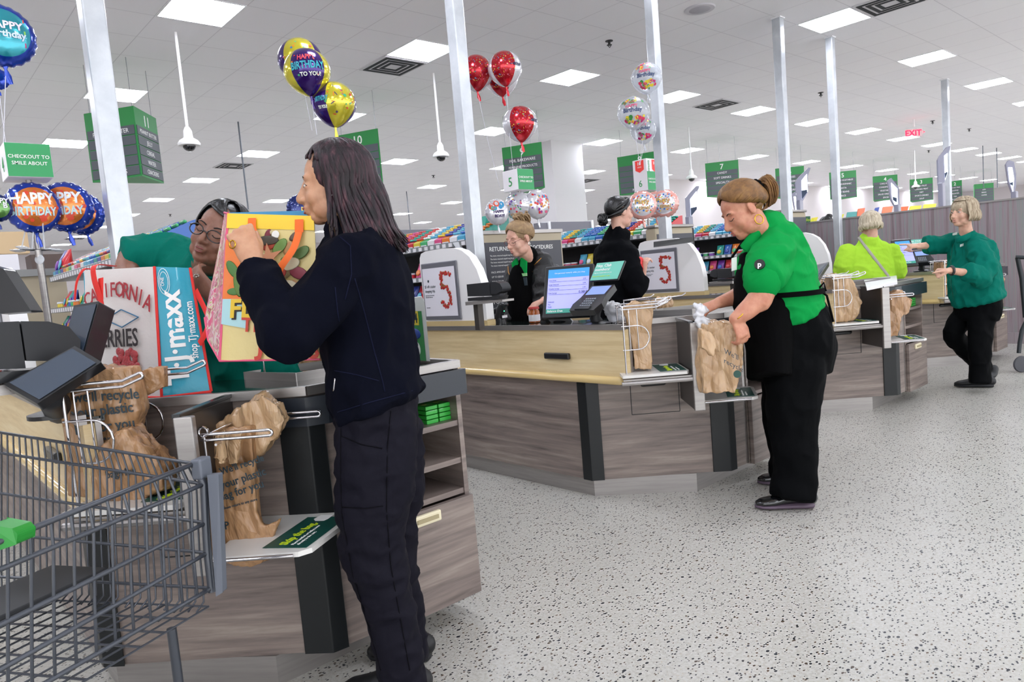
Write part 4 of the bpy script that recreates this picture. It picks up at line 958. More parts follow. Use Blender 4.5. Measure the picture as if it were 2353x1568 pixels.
# ---------------------------------------------------------------- shopper in navy
f1=LFT*.99-AWY*.04-UP*.12; b=MB(); H=Head(Dp(768,424,2.09),f1,UP*1+LFT*.05,1.02); s1=-AWY
H.shapes(b); H.neck(b,Dp(815,548,2.12))
sL=Dp(800,585,1.99); sR=Dp(800,580,2.28)
b.limb(PP([(818,590,2.12),(838,660,2.12),(848,790,2.12),(868,930,2.12)]),[(.11,.06),(.14,.10),(.13,.095),(.14,.10)],s1,n=20)
b.limb([sL,Dp(655,775,1.86),Dp(583,612,1.95)],[.045,.042,.027]); hand(b,Dp(583,606,1.95),U*1.0-R*.45+F*.1,F*.8-R*.35,-1,(.25,.75,.6),k=.98,th=(.9,.45,.5))
b.limb([sR,Dp(690,720,2.42),Dp(640,620,2.42)],[.045,.04,.027]); hand(b,Dp(640,618,2.42),U-R*.3,F*.3-R*.5,1,(.4,.7,.6))
for lg in (((880,985,2.05),(855,1245,2.03),(925,1530,2.08)),((900,985,2.2),(905,1245,2.2),(945,1505,2.24))): b.limb(PP(lg),[.08,.05,.035])
P1=organic(b,'person',SK1,None,.0052,3); tag(P1,'person in a navy fleece jacket and charcoal trousers lifting a yellow shopping bag','person')
H.features(P1,'#9c4f48','#241714','open',sides=(-1,1))
jk=MB(.12); jk.limb(PP([(812,540,2.12),(826,582,2.12),(838,660,2.12),(848,780,2.12),(860,880,2.12),(882,934,2.12)]),[(.11,.075),(.188,.112),(.190,.134),(.174,.132),(.184,.138),(.188,.140)],[s1]*6,n=24)
jk.limb([Dp(812,600,2.0),Dp(735,700,1.93),Dp(664,772,1.87)],[.088,.078,.074],n=20); jk.limb([Dp(660,768,1.865),Dp(625,700,1.90),Dp(588,620,1.95)],[.074,.060,.050],n=20)
jk.limb([sR,Dp(690,720,2.42),Dp(645,632,2.42)],[.08,.068,.05]); jk.limb([Dp(812,565,2.12),Dp(800,528,2.11)],[(.075,.068),(.062,.06)],s1,n=18)
J=organic(jk,'jacket',navy,P1,.007,4,fold(.011,8,(1,1,.8),4)); T1=bvh(J)
def seam(T,pts,par,m,r=.0018,name='seam'):
    P=[]
    for i in range(len(pts)-1):
        for j in range(6):
            t=j/6; x=pts[i][0]*(1-t)+pts[i+1][0]*t; y=pts[i][1]*(1-t)+pts[i+1][1]*t; h=T.ray_cast(CAM,ray(x,y).normalized())
            if h[0]: P.append(h[0]-ray(x,y).normalized()*.0005)
    if len(P)>2: MB().tube(P,r,6).build(name,m,par,smooth=180)
nseam=mat('navy_seam','#13162a',.9,spec=.1)
for q in (((770,535),(805,565),(808,630),(790,700)),((815,640),(838,720),(858,800),(880,880),(885,905)),((768,852),(820,862),(880,878)),((775,948),(850,925),(968,893)),((770,660),(775,710),(780,745))): seam(T1,q,J,nseam)
seam(T1,((770,870),(766,905)),J,chrome,.0025,'zip')
tr=MB(.12)
tr.limb(PP([(870,940,2.12),(868,960,2.12),(868,1010,2.12)]),[(.165,.118),(.17,.122),(.16,.11)],s1,n=20)
tr.limb(PP([(866,985,2.05),(862,1110,2.03),(852,1240,2.03),(898,1400,2.05),(928,1590,2.08)]),[(.09,.116),(.088,.112),(.075,.092),(.066,.070),(.062,.064)],s1,n=20)
tr.limb(PP([(895,985,2.19),(905,1110,2.2),(900,1240,2.2),(925,1400,2.22),(942,1520,2.24)]),[(.085,.10),(.08,.095),(.068,.075),(.06,.062),(.058,.058)],s1,n=20)
TR=organic(tr,'trousers',navyp,P1,.007,3,fold(.008,9,(1,1,1.5),9)); T2=bvh(TR)
pse=mat('charcoal_seam','#0a090f',.9,spec=.1)
for q in (((783,985),(783,1100),(785,1180),(810,1320),(850,1450),(880,1560)),((898,945),(890,1030),(888,1170),(898,1300),(925,1450),(945,1560)),((786,1003),(830,1022),(888,1033)),((787,1166),(840,1169),(888,1162))): seam(T2,q,TR,pse,.0018)
sh=Zp(985,1600,0); tl=Zp(792,1600,0); shoe('shoe',sh,tl,P1,mat('shoe_black','#121316',.5),mat('sole_black','#1b1c20',.6))
shoe('shoe',sh+V((.13,.17,0)),tl+V((.17,.13,0)),P1,MATS['shoe_black'],MATS['sole_black'])
h1=hairmat('hair_dark_plum',[(.3,'#0a0609'),(.48,'#1c0f16'),(.62,'#3c232c'),(.76,'#6a4446')],.33)
b=MB(); rnd=random.Random(11)
b.ell(H.p(0,-.020,.030),(.081,.094,.088),H.ax,24,16)
P=[]
for i in range(210):
    side=1 if i%3 else -1
    ph=side*(math.radians(rnd.uniform(84,180))); jit=rnd.uniform(-.006,.006); g=1.07+rnd.uniform(-.02,.05)
    th0=math.radians(rnd.uniform(2,28)); q=[]
    for t in range(7): q.append(H.on(ph+ (1-t/6)*side*-.25,th0+(math.radians(96)-th0)*t/6,g))
    e=q[-1]; back=abs(math.degrees(ph))/180; out=(e-H.p(0,0,.0)); out.z=0; out.normalize()
    zend=H.C.z-(.155 if side>0 else .15)+rnd.uniform(-.02,.03)+(.0 if back<.5 else -.045)
    n_=6; fl=.010+.055*max(0,back-.35)
    for t in range(1,n_+1):
        k=t/n_; z=e.z+(zend-e.z)*k
        w2=out*(fl*(k**1.4)+.012*math.sin(k*5+ph*2)) - H.f*(.03*k*k if back>.5 else -.004) 
        if k>.8: w2+= out*(k-.8)*.06
        q.append(V((e.x,e.y,z))+w2+V((jit,jit*.5,0)))
    P.append(q)
for i in range(40):
    ph=math.radians(rnd.uniform(-74,74)); q_=abs(ph)/1.29; P.append([H.on(ph*(.3+.7*t/5)+.0,math.radians(8+(42-8)*t/5) ,1.07) for t in range(5)]+[H.on(ph*1.3,math.radians(46+14*q_),1.04),H.on(ph*1.42,math.radians(52+28*q_),1.015)])
H.locks(b,P,.0115,.5); b.build('hair',h1,P1,smooth=180)
for sx in (1,): MB().tube([H.p(.083,-.004,-.045)+(H.f*math.cos(t)*.014+H.u*(math.sin(t)*.016-.012)) for t in [2*PI*i/14 for i in range(14)]],.002,6,closed=True).build('earring',mat('silver_ring','#d8d6d0',.15,1),P1,smooth=60)
MB().tube([Dp(534,562,1.925)+R*.008*math.cos(t)+U*.011*math.sin(t) for t in [2*PI*i/12 for i in range(12)]],.0022,6,closed=True).build('ring',mat('gold','#d9a83c',.2,1),P1,smooth=60)
# ---------------------------------------------------------------- cashier leaning in, dark green shirt
b=MB(); u2=U*.90+R*.40-F*.05; H=Head(Dp(503,540,2.60),-F*.86-U*.42-R*.22,u2,1.06); s2=R
H.shapes(b); H.neck(b,Dp(470,610,2.80),.05)
b.limb(PP([(455,620,2.82),(510,700,2.82),(560,800,2.80),(600,900,2.85)]),[(.12,.08),(.15,.10),(.14,.10),(.15,.12)],s2,n=20)
b.limb(PP([(385,590,2.86),(300,598,2.80),(300,700,2.62)]),[.052,.050,.033]); hand(b,Dp(300,700,2.62),-U,F,1)
b.limb(PP([(520,660,2.74),(545,760,2.62),(480,668,2.50)]),[.05,.042,.028]); hand(b,Dp(487,676,2.49),U*.75-R*.75,F*.6+R*.3,1,(.35,.6,.4),k=1,th=(.9,.5,.2))
P2=organic(b,'person',SK2,None,.0055,3); tag(P2,'person in a dark green shirt and glasses leaning over the open white berry bag','person')
H.features(P2,'#7a3f3c','#120c0a','down')
glasses(H,P2,'#1b1a1c')
sh=MB(.12); sh.limb(PP([(430,612,2.84),(470,640,2.82),(515,710,2.82),(560,800,2.80),(600,890,2.82)]),[(.12,.085),(.18,.11),(.185,.13),(.18,.135),(.185,.14)],s2,n=24)
sh.limb(PP([(440,610,2.84),(385,590,2.86),(330,592,2.84),(292,597,2.81)]),[(.085,.085),(.088,.08),(.084,.076),(.094,.086)],n=20); sh.limb(PP([(500,640,2.76),(535,700,2.68),(545,750,2.62)]),[.085,.08,.075],n=20)
S2=organic(sh,'shirt',tealc,P2,.0075,3,fold(.016,7,(1,1.2,.7),2))
cl=MB(); cl.limb(PP([(440,575,2.70),(468,632,2.66),(512,640,2.68)]),[(.022,.010),(.03,.008),(.02,.008)],F,n=10); cl.build('collar',tealc,P2,smooth=180)
hb=hairmat('hair_black',[(.3,'#040405'),(.55,'#0a090c'),(.75,'#1c1a1e')],.2,(12,12,12)); nodes(hb)[2].inputs['Specular IOR Level'].default_value=.6
b=MB(); b.ell(H.p(0,-.02,.034),(.082,.098,.088),H.ax,24,16); P=[]
for i in range(110):
    ph=math.radians(rnd.uniform(62,298)); P.append([H.on(ph+(.3 if ph<PI else -.3)*(1-t/6),math.radians(4+ (108-4)*t/6),1.07+rnd.uniform(0,.03)) for t in range(7)])
for i in range(90): # side-swept fringe
    a=rnd.uniform(0,1); P.append([H.on(math.radians(-38+(-34+118*a)*(t/6)) ,math.radians(14+(38+26*abs(a-.3))*(t/6)),1.06+.02*math.sin(t)) for t in range(7)])
H.locks(b,P,.012,.5); b.build('hair',hb,P2,smooth=180)
MB().tube([Dp(451,634,2.455)+R*.009*math.cos(t)+U*.009*math.sin(t)*.6+F*.009*math.sin(t) for t in [2*PI*i/12 for i in range(12)]],.0022,6,closed=True).build('ring',mat('silver_ring','#d8d6d0',.15,1),P2,smooth=60)
tr=MB(.12); tr.limb([Dp(600,880,2.85),V((1.05,3.05,.62)),V((1.05,3.1,.08))],[(.17,.13),(.15,.11),(.11,.08)],s2); organic(tr,'trousers',blkp,P2,.012,2)
shoe('shoe',V((1.0,3.2,0)),V((.92,2.98,0)),P2,MATS['shoe_black'],MATS['sole_black'])
# ---------------------------------------------------------------- cashier with glasses, black jacket over apron
b=MB(); f3=LFT*.80-AWY*.62-UP*.42; H=Head(Dp(1193,549,4.78),f3,UP*1+LFT*.20-AWY*.18,1.0); s3=UP.cross(V((f3.x,f3.y,0)).normalized()).normalized()
H.shapes(b); H.neck(b,Dp(1222,602,4.90),.05)
b.limb(PP([(1222,625,4.95),(1225,690,4.95),(1230,760,4.95)]),[(.14,.08),(.14,.10),(.15,.11)],s3,n=20); b.limb([V((3.40,3.66,.85)),V((3.40,3.7,.45)),V((3.40,3.7,.08))],[(.13,.1),(.12,.09),(.08,.06)],s3)
wr=Dp(1250,690,4.66); b.limb([Dp(1270,640,4.9),Dp(1282,720,4.8),wr],[.045,.04,.026]); hand(b,wr,-R*.9-U*.35,-U*.9-R*.2,1,(.35,.4,.3),th=(.9,.4,.4))
P3=organic(b,'person',SK3,None,.006,3); tag(P3,'person in glasses with an updo, black jacket over a green collar, behind the lit screen','person')
H.features(P3,'#b86e68','#8a6a52','down'); glasses(H,P3,'#8c4a44',True)
jk=MB(.12)
for e in (1,-1): 
    pts=[Dp(1222+e*0,606,4.97)+s3*e*.10,Dp(1224,650,4.97)+s3*e*.13,Dp(1228,720,4.97)+s3*e*.13,Dp(1232,780,4.97)+s3*e*.13]; jk.limb(pts,[(.08,.07),(.095,.115),(.09,.12),(.09,.12)],s3,n=18)
jk.limb([Dp(1268,632,4.92),Dp(1284,700,4.85),Dp(1268,712,4.74)],[.075,.066,.05],n=16); jk.limb([Dp(1185,625,4.98),Dp(1175,680,4.95),Dp(1180,740,4.85)],[.068,.058,.05],n=16); jk.limb(PP([(1235,592,4.98),(1248,604,4.98)]),[.06,.07])
J=organic(jk,'jacket',mat('black_nylon','#08090d',.45,coat=.05,bump=(14,.6,(1,1,.7),.02)),P3,.008,3,fold(.009,9,(1,1,1.3),6))
sh=MB(.12); fr=V((f3.x,f3.y,0)).normalized(); sh.limb([Dp(1220,598,4.92),Dp(1212,640,4.90)+fr*.03,Dp(1212,700,4.90)+fr*.04,Dp(1215,770,4.92)+fr*.04],[(.075,.06),(.10,.11),(.10,.115),(.11,.115)],s3,n=18); Sx=organic(sh,'apron',apr,P3,.008,3)
c_=MB()
for e in (1,-1): 
    c=Dp(1210,612,4.86)+fr*.055+s3*e*.045; c_.prism([c+UP*.06-s3*e*.02,c+UP*.03+s3*e*.035,c-UP*.055+s3*e*.02,c-UP*.05-s3*e*.03,c-UP*.0-s3*e*.035],fr*.012)
c_.build('polo_collar',polo,P3,bevel=.003); 
tn=MB(); tn.limb([Dp(1216,585,4.86),Dp(1222,612,4.90)],[.058,.062],n=18); tn.build('turtleneck',blk,P3,smooth=180)
T=bvh(Sx); tg=MB(); 
h=T.ray_cast(CAM,ray(1204,632).normalized()); 
if h[0]: tg.obox(h[0]-F*.012,s3*-.032,UP*.010,fr*.002); g_=tg.build('name_tag',mat('tag_green','#8fc98a',.4),P3); tg=MB().obox(h[0]-F*.012-UP*.045+s3*.005,s3*.022,UP*.028,fr*.002); tg.build('badge',ink,P3); MB().text('Publix',.013,h[0]-F*.014-UP*.005,-s3*-1 if (-s3).dot(R)<0 else -s3,UP,.0006).build('tag_text',whitet,P3)
zp=MB(); T=bvh(J)
for pts in (((1167,600),(1168,625),(1180,655),(1190,700),(1200,745)),((1244,593),(1225,612),(1219,650),(1220,700),(1225,720))): seam(T,pts,J,mat('gold_zip','#c98f48',.3,.6),.003,'zip')
hb3=hairmat('hair_ash_blond',[(.25,'#7a624a'),(.5,'#957a5a'),(.75,'#b0946c')],.45,(14,14,14))
def updo(H,tie,mtl,par,n=120,r=.009,front=52,g=1.05,back=130):
    b=MB(); b.ell(H.p(0,-.018,.032),(.078,.094,.086),H.ax,24,16); P=[]
    for i in range(n):
        a=2*PI*i/n+rnd.uniform(-.03,.03); th=math.radians(front+ ((1-math.cos(a))/2)**.75*(back-front)) ; q=[]
        s0=H.on(a,th,g); c=H.p(0,-.014,.029)
        for t in range(7):
            k=t/6; p=s0.lerp(tie,k); v=p-c; base=(s0-c).normalized().lerp((tie-c).normalized(),k).normalized()
            # ellipsoid radius in that direction
            rr=1/math.sqrt((base.dot(H.s)/.078)**2+(base.dot(H.f)/.099)**2+(base.dot(H.u)/.089)**2)*H.k
            q.append(c+base*rr*(1.012+(g-1.012+.05)*math.sin(PI*k)**.95*(1 if k<.5 else .8)+rnd.uniform(0,.012)))
        P.append(q)
    H.locks(b,P,r,.5); return b,P
tie=H.p(0,-.055,.112); b,_=updo(H,tie,hb3,P3)
P=[]
for i in range(46):
    a=rnd.uniform(0,2*PI); rr=rnd.uniform(.02,.045); d=H.s*math.cos(a)+H.f*math.sin(a); P.append([tie+d*.01,tie+d*rr+H.u*.03,tie+d*rr*1.3+H.u*rnd.uniform(-.01,.05)-H.f*.01,tie+d*rr*.9-H.u*.03-H.f*.02,tie+d*.01-H.u*.02])
for i in range(14): P.append([tie-H.f*.01,tie-H.f*.035+H.s*rnd.uniform(-.03,.03),tie-H.f*.055-H.u*.05+H.s*rnd.uniform(-.04,.04),tie-H.f*.045-H.u*rnd.uniform(.08,.13)+H.s*rnd.uniform(-.05,.05)])
H.locks(b,P,.009,.5); b.build('hair',hb3,P3,smooth=180)
MB().tube([H.p(.078,-.008,-.030)+(H.f*math.cos(t)*.007+H.u*(math.sin(t)*.010-.012)) for t in [2*PI*i/10 for i in range(10)]],.003,6,closed=True).build('earring',mat('silver_ring','#d8d6d0',.15,1),P3,smooth=60)
# ---------------------------------------------------------------- customer in black jacket, hair in a low bun
b=MB(); f4=-LFT*.86+AWY*.36; H=Head(Dp(1422,488,5.1),f4,UP,1.02); s4=UP.cross(f4).normalized()
H.shapes(b); H.neck(b,Dp(1418,550,5.12),.05)
b.limb(PP([(1415,570,5.15),(1415,660,5.15),(1415,740,5.15)]),[(.13,.08),(.14,.1),(.15,.11)],s4,n=20); b.limb([V((3.99,3.30,.9)),V((3.98,3.3,.5)),V((3.97,3.3,.08))],[(.14,.11),(.11,.09),(.07,.05)],s4)
wr=Dp(1477,628,4.98); b.limb([Dp(1440,585,5.0),Dp(1462,665,4.95),wr],[.045,.04,.026]); hand(b,wr,U*.9+R*.1,R*.5+F*.3,1,(.5,.8,.7),th=(.8,.2,.8))
P4=organic(b,'person',SK3,None,.006,3); tag(P4,'person in a black jacket with a low black bun holding a red item','person')
H.features(P4,'#b5706a','#1c1412','open')
jk=MB(.12); jk.limb(PP([(1412,548,5.15),(1412,580,5.15),(1414,640,5.15),(1412,700,5.15),(1410,745,5.15)]),[(.09,.07),(.205,.12),(.21,.155),(.20,.155),(.20,.155)],s4,n=24)
jk.limb([Dp(1438,585,5.02),Dp(1452,635,4.96),Dp(1462,668,4.94)],[.085,.078,.07],n=18); jk.limb([Dp(1462,668,4.94),Dp(1475,640,4.97)],[.068,.052],n=18); jk.limb([Dp(1395,590,5.3),Dp(1400,660,5.35)],[.08,.07]); jk.limb(PP([(1416,555,5.13),(1422,534,5.12),(1427,524,5.11)]),[(.10,.09),(.086,.078),(.078,.070)],s4,n=18)
J=organic(jk,'jacket',fabric('black_denim','#06070b',.85,9,.5,.05),P4,.008,3,fold(.010,7,(1,1,1.1),12))
b,_=updo(H,H.p(.02,-.105,-.035),hb,P4,130,.0085,48,1.05)
b.ell(H.p(.015,-.128,-.045),(.035,.032,.034),H.ax,14,10); P=[]
for i in range(26):
    a=rnd.uniform(0,2*PI); c=H.p(.015,-.128,-.045); P.append([c+H.s*.037*math.cos(a+t*.5)+H.u*.037*math.sin(a+t*.5)+H.f*(.018*math.sin(t+i)) for t in range(5)])
H.locks(b,P,.009,.5); b.build('hair',hb,P4,smooth=180)
MB().ell(H.p(.077,.0,-.036),.004,n=8,m=6).build('earring',mat('silver_ring','#d8d6d0',.15,1),P4,smooth=180)
c=Dp(1471,606,4.97); e=MB(); e.limb([c-U*.05,c-U*.01-R*.015,c+U*.035],[(.022,.018),(.035,.024),(.02,.014)],R,n=14); ri=organic(e,'red_packet',mat('red_packet','#e3262f',.3,coat=.4,bump=(20,.8,(1,1,1),.02)),None,.005,1,fold(.006,20,(1,1,1),1)); tag(ri,'crinkled red packet held by the black-jacketed customer','packet')
# ---------------------------------------------------------------- bagger in bright green polo
b=MB(); f5=LFT*.93-AWY*.12-UP*.55; H=Head(Dp(1706,484,3.50),f5,UP*.86+LFT*.48,1.12); fb=(LFT*.97+AWY*.2).normalized(); s5=UP.cross(fb).normalized()
H.shapes(b,chubby=1); H.neck(b,Dp(1768,562,3.55),.062)
b.limb(PP([(1775,600,3.57),(1788,660,3.6),(1800,740,3.62),(1822,800,3.62)]),[(.11,.10),(.14,.13),(.15,.14),(.17,.15)],s5,n=20)
nL=Dp(1772,600,3.44); b.limb([nL,Dp(1758,650,3.36),Dp(1745,690,3.34)],[.07,.062,.058],n=18); b.limb([Dp(1747,684,3.34),Dp(1718,712,3.33),Dp(1690,733,3.32)],[.056,.046,.031],n=18)
hand(b,Dp(1692,735,3.32),-U*.85+R*.35,F*.7-R*.4,1,(.5,.6,.5),th=(.8,.6,.2))
wf=Dp(1652,696,3.60); b.limb([Dp(1735,605,3.78),Dp(1715,668,3.70),wf],[.065,.052,.030],n=16); hand(b,wf,-R*.92-U*.38,-U*.7+F*.5,-1,(.5,.6,.4),th=(.8,.3,.6))
for lg in (((1822,850,3.52),(1822,985,3.5),(1830,1120,3.5)),((1815,850,3.75),(1800,985,3.8),(1815,1080,3.86))): b.limb(PP(lg),[.09,.06,.04])
P5=organic(b,'person',SK4,None,.0055,3); tag(P5,'person in a bright green polo and black apron bagging, brown ponytail, facing left','person')
H.features(P5,'#a8504c','#4a3226','down')
sh=MB(.12); sh.limb(PP([(1762,530,3.56),(1776,565,3.57),(1780,620,3.59),(1790,670,3.6),(1812,722,3.62)]),[(.095,.10),(.195,.150),(.210,.186),(.205,.185),(.208,.182)],[s5]*5,n=26)
sh.limb([Dp(1782,565,3.50),Dp(1774,592,3.42),Dp(1762,622,3.37),Dp(1752,648,3.35)],[.09,.108,.098,.088],n=20); sh.limb([Dp(1750,585,3.72),Dp(1728,628,3.76)],[.09,.075],n=18)
S=organic(sh,'polo_shirt',polo,P5,.007,3,fold(.013,7,(1,1,1.2),21)); TS=bvh(S)
cf=MB(); a=Dp(1754,640,3.35); cf.limb([Dp(1757,633,3.352),Dp(1752.5,646,3.348)],[.0935,.0905],n=24,sub=1); cf.build('sleeve_cuff',polo,P5,smooth=60)
co=MB(); co.limb([Dp(1712,572,3.48),Dp(1732,548,3.46),Dp(1760,522,3.49),Dp(1790,504,3.58)],[(.030,.009)]*4,UP,n=10); co.build('collar',polo,P5,smooth=180)
disc(TS,1746,609,.024,mat('emblem_black','#101214',.5),'sleeve_emblem',P5,'p')
# apron
A=MB(); A.loft(PP([(1708,585,3.62),(1728,630,3.61),(1748,680,3.61),(1762,730,3.60),(1768,800,3.58),(1768,868,3.56)]),[(.10,.02),(.165,.095),(.212,.142),(.215,.135),(.215,.115),(.22,.105)],s5,26)
organic(A,'apron',apr,P5,.007,2,fold(.005,6,(1,1,.4),5))
wb=MB(); seamP=[]
A=MB(); A.loft([Dp(1794,674,3.60)+UP*z for z in (-.012,.012)],[(.231,.207),(.229,.205)],s5,28); A.build('apron_tie',apr,P5,smooth=60)
A=MB(); A.tube([Dp(1880,665,3.52),Dp(1900,680,3.5),Dp(1915,740,3.5)],.006,6); A.tube([Dp(1880,665,3.52),Dp(1893,650,3.5),Dp(1898,668,3.5),Dp(1882,668,3.52)],.006,6); A.build('apron_bow',apr,P5,smooth=60)
A=MB(); A.limb([Dp(1683,590,3.52),Dp(1712,548,3.50),Dp(1742,505,3.50)],[(.012,.006)]*3,F,n=8); A.build('neck_strap',apr,P5,smooth=60)
A=MB(); A.obox(Dp(1687,607,3.45),R*.013+U*.004,U*.032,F*.003); A.build('name_badge',mat('badge_white','#dfe6df',.4),P5,bevel=.002)
tr=MB(.12); tr.limb(PP([(1812,700,3.62),(1822,745,3.62),(1830,790,3.62),(1828,850,3.62)]),[(.19,.155),(.20,.180),(.21,.190),(.19,.165)],s5,n=24)
tr.limb(PP([(1830,830,3.52),(1822,920,3.5),(1822,1000,3.5),(1828,1070,3.5),(1822,1140,3.5)]),[(.115,.148),(.108,.128),(.098,.108),(.098,.098),(.10,.105)],s5,n=22)
tr.limb(PP([(1815,830,3.74),(1802,920,3.8),(1806,1000,3.84),(1812,1060,3.86),(1808,1090,3.88)]),[(.11,.135),(.10,.115),(.09,.10),(.09,.095),(.09,.098)],s5,n=22)
organic(tr,'trousers',blkp,P5,.008,3,fold(.010,7,(1,1,.8),15))
mp=mat('patent_black','#0e0f12',.12,coat=1); ps=mat('sole_mauve','#5c4c5c',.5)
shoe('shoe',Zp(1870,1166,0),Zp(1738,1170,0),P5,mp,ps,.09,.05); shoe('shoe',Zp(1868,1113,0),Zp(1743,1113,0),P5,mp,ps,.09,.05)
hb5=hairmat('hair_caramel',[(.25,'#5a3e24'),(.5,'#7c5833'),(.75,'#98713f')],.3,(14,14,14))
tie=H.p(0,-.112,.045); b,_=updo(H,tie,hb5,P5,170,.0105,43,1.15)
P=[]
for i in range(80):
    j=H.s*rnd.uniform(-.03,.03)+H.f*rnd.uniform(-.02,.02); P.append([tie,Dp(1755,414+rnd.uniform(-8,8),3.5)+j*.6,Dp(1768,428,3.5)+j*1.2,Dp(1772,455,3.5)+j*1.3,Dp(1768,474,3.5)+j])
for i in range(14): P.append([H.on(math.radians(100+i*3),math.radians(112),1.04),Dp(1735+i,488,3.48),Dp(1764,478-i,3.48)])
H.locks(b,P,.009,.5); b.build('hair',hb5,P5,smooth=180)
b=MB(); 
for i in range(9): b.ell(tie+H.s*.030*math.cos(i*.7)+H.u*.030*math.sin(i*.7)-H.f*.004,.017,n=10,m=8)
b.build('scrunchie',blk,P5,smooth=180)
MB().tube([H.p(.082,-.004,-.052)+(H.f*math.cos(t)*.021+H.u*(math.sin(t)*.023-.012)) for t in [2*PI*i/18 for i in range(18)]],.0028,7,closed=True).build('earring',mat('gold','#d9a83c',.2,1),P5,smooth=60)
MB().tube([Dp(1697,727,3.32)+(R*.7+U*.7).normalized()*.034*math.cos(t)+F*.034*math.sin(t) for t in [2*PI*i/18 for i in range(18)]],.0028,6,closed=True).build('bracelet',MATS['gold'],P5,smooth=60)
# things in front of the bagger: open bag and a knotted produce bag
L5=2.8
b=MB(); Pb=[(1612,745,3.42),(1650,735,3.40),(1700,745,3.36),(1712,790,3.34),(1710,850,3.34),(1690,905,3.36),(1650,905,3.4),(1618,905,3.42),(1608,820,3.43)]
b.prism([Dp(x,y,d) for x,y,d in Pb],F*.16); b.prism([Dp(x,y,3.32) for x,y in ((1610,755),(1640,760),(1655,790),(1640,820),(1612,800))],F*.04)
rt=empty('plastic_bag',sn(.66,.2,.56,2.8),'open brown bag being filled by the green-shirted bagger','bag','brown plastic bags on the stands')
organic(b,'film',bagm2,rt,.006,2,crease(.016,13,31)); t=MB(); o=Dp(1664,812,3.30); t.text("We'll",.035,o,R-U*.5,U,.0008,'L'); t.text("recycle",.035,o-U*.045,R-U*.5,U,.0008,'L'); t.build('print',MATS['bag_print'],rt)
t=MB().lathe(Dp(1694,860,3.28),[(.018,0),(.018,.001)],16,(R,U,-F)); t.build('logo',darkgreen,rt)
b=MB(); b.limb(PP([(1600,705,3.48),(1612,715,3.46),(1605,730,3.46),(1615,742,3.45)]),[.014,.024,.018,.026]); pb=organic(b,'produce_bag',mat('clear_film','#e9eaef',.15,coat=.6,alpha=.8),None,.005,1,fold(.014,26,(1,1,1),3)); tag(pb,'small crumpled clear bag held above the open brown bag by the bagger','bag')
b=MB(); b.limb(PP([(1400,705,3.9),(1418,722,3.88),(1432,738,3.86)]),[.03,.045,.035]); pb=organic(b,'produce_bag',MATS['clear_film'],None,.007,1,fold(.016,18,(1,1,1),8)); tag(pb,'clear plastic bag lying right of the card terminal on the centre counter','bag')
# ---------------------------------------------------------------- customer in lime fleece, seen from behind
b=MB(); f6=(AWY*.95-LFT*.1-UP*.25); H=Head(Dp(1999,518,6.45),f6,UP+AWY*.15,1.0); s6=LFT.copy()
H.shapes(b); H.neck(b,Dp(1996,560,6.45),.05)
b.limb(PP([(1996,590,6.5),(1996,680,6.5)]),[(.11,.09),(.15,.11)],s6); fx=Dp(1996,680,6.5); b.limb([fx,V((fx.x,fx.y,.5)),V((fx.x,fx.y,.07))],[(.15,.11),(.13,.1),(.08,.06)],s6)
for e,px in ((1,1950),(-1,2046)): b.limb([Dp(px,590,6.50),Dp(px+(-8 if e>0 else 10),630,6.5),Dp(px+(12 if e>0 else -14),640,6.75)],[.045,.04,.03]); hand(b,Dp(px+(12 if e>0 else -14),640,6.75),F-LFT*e*.3,-UP,1)
P6=organic(b,'person',SK5,None,.007,2); tag(P6,'person in a lime green fleece with short pale blond hair, seen from behind','person')
sh=MB(.12); sh.limb(PP([(1996,553,6.48),(1998,580,6.5),(1997,620,6.5),(1995,668,6.5)]),[(.09,.08),(.21,.12),(.235,.15),(.235,.155)],s6,n=26)
for e,px in ((1,1948),(-1,2048)): sh.limb([Dp(px,582,6.5),Dp(px+(-10 if e>0 else 12),625,6.5),Dp(px+(6 if e>0 else -8),640,6.70)],[.088,.085,.075],n=18)
sh.limb(PP([(1998,560,6.46),(2000,546,6.45)]),[.075,.07],n=18)
S=organic(sh,'fleece',limef,P6,.008,3,fold(.006,8,(1,1,1.6),7)); T=bvh(S)
for d_ in (-.006,-.0,.006):
    seam(T,((1966,536+d_*200),(1990,570+d_*200),(2015,603+d_*200),(2040,635+d_*200),(2044,645)),S,mat('grey_strap','#a8a49c',.6),.014,'strap')
    break
tr=MB(.12); tr.limb([fx,V((fx.x,fx.y,.5)),V((fx.x,fx.y,.08))],[(.18,.13),(.15,.12),(.11,.09)],s6); organic(tr,'trousers',blkp,P6,.012,2); shoe('shoe',V((fx.x-.1,fx.y-.1,0)),V((fx.x+.05,fx.y+.1,0)),P6,MATS['shoe_black'],MATS['sole_black'])
hb6=hairmat('hair_pale_blond',[(.3,'#9a8b74'),(.5,'#c4b79f'),(.7,'#ded4c0')],.5)
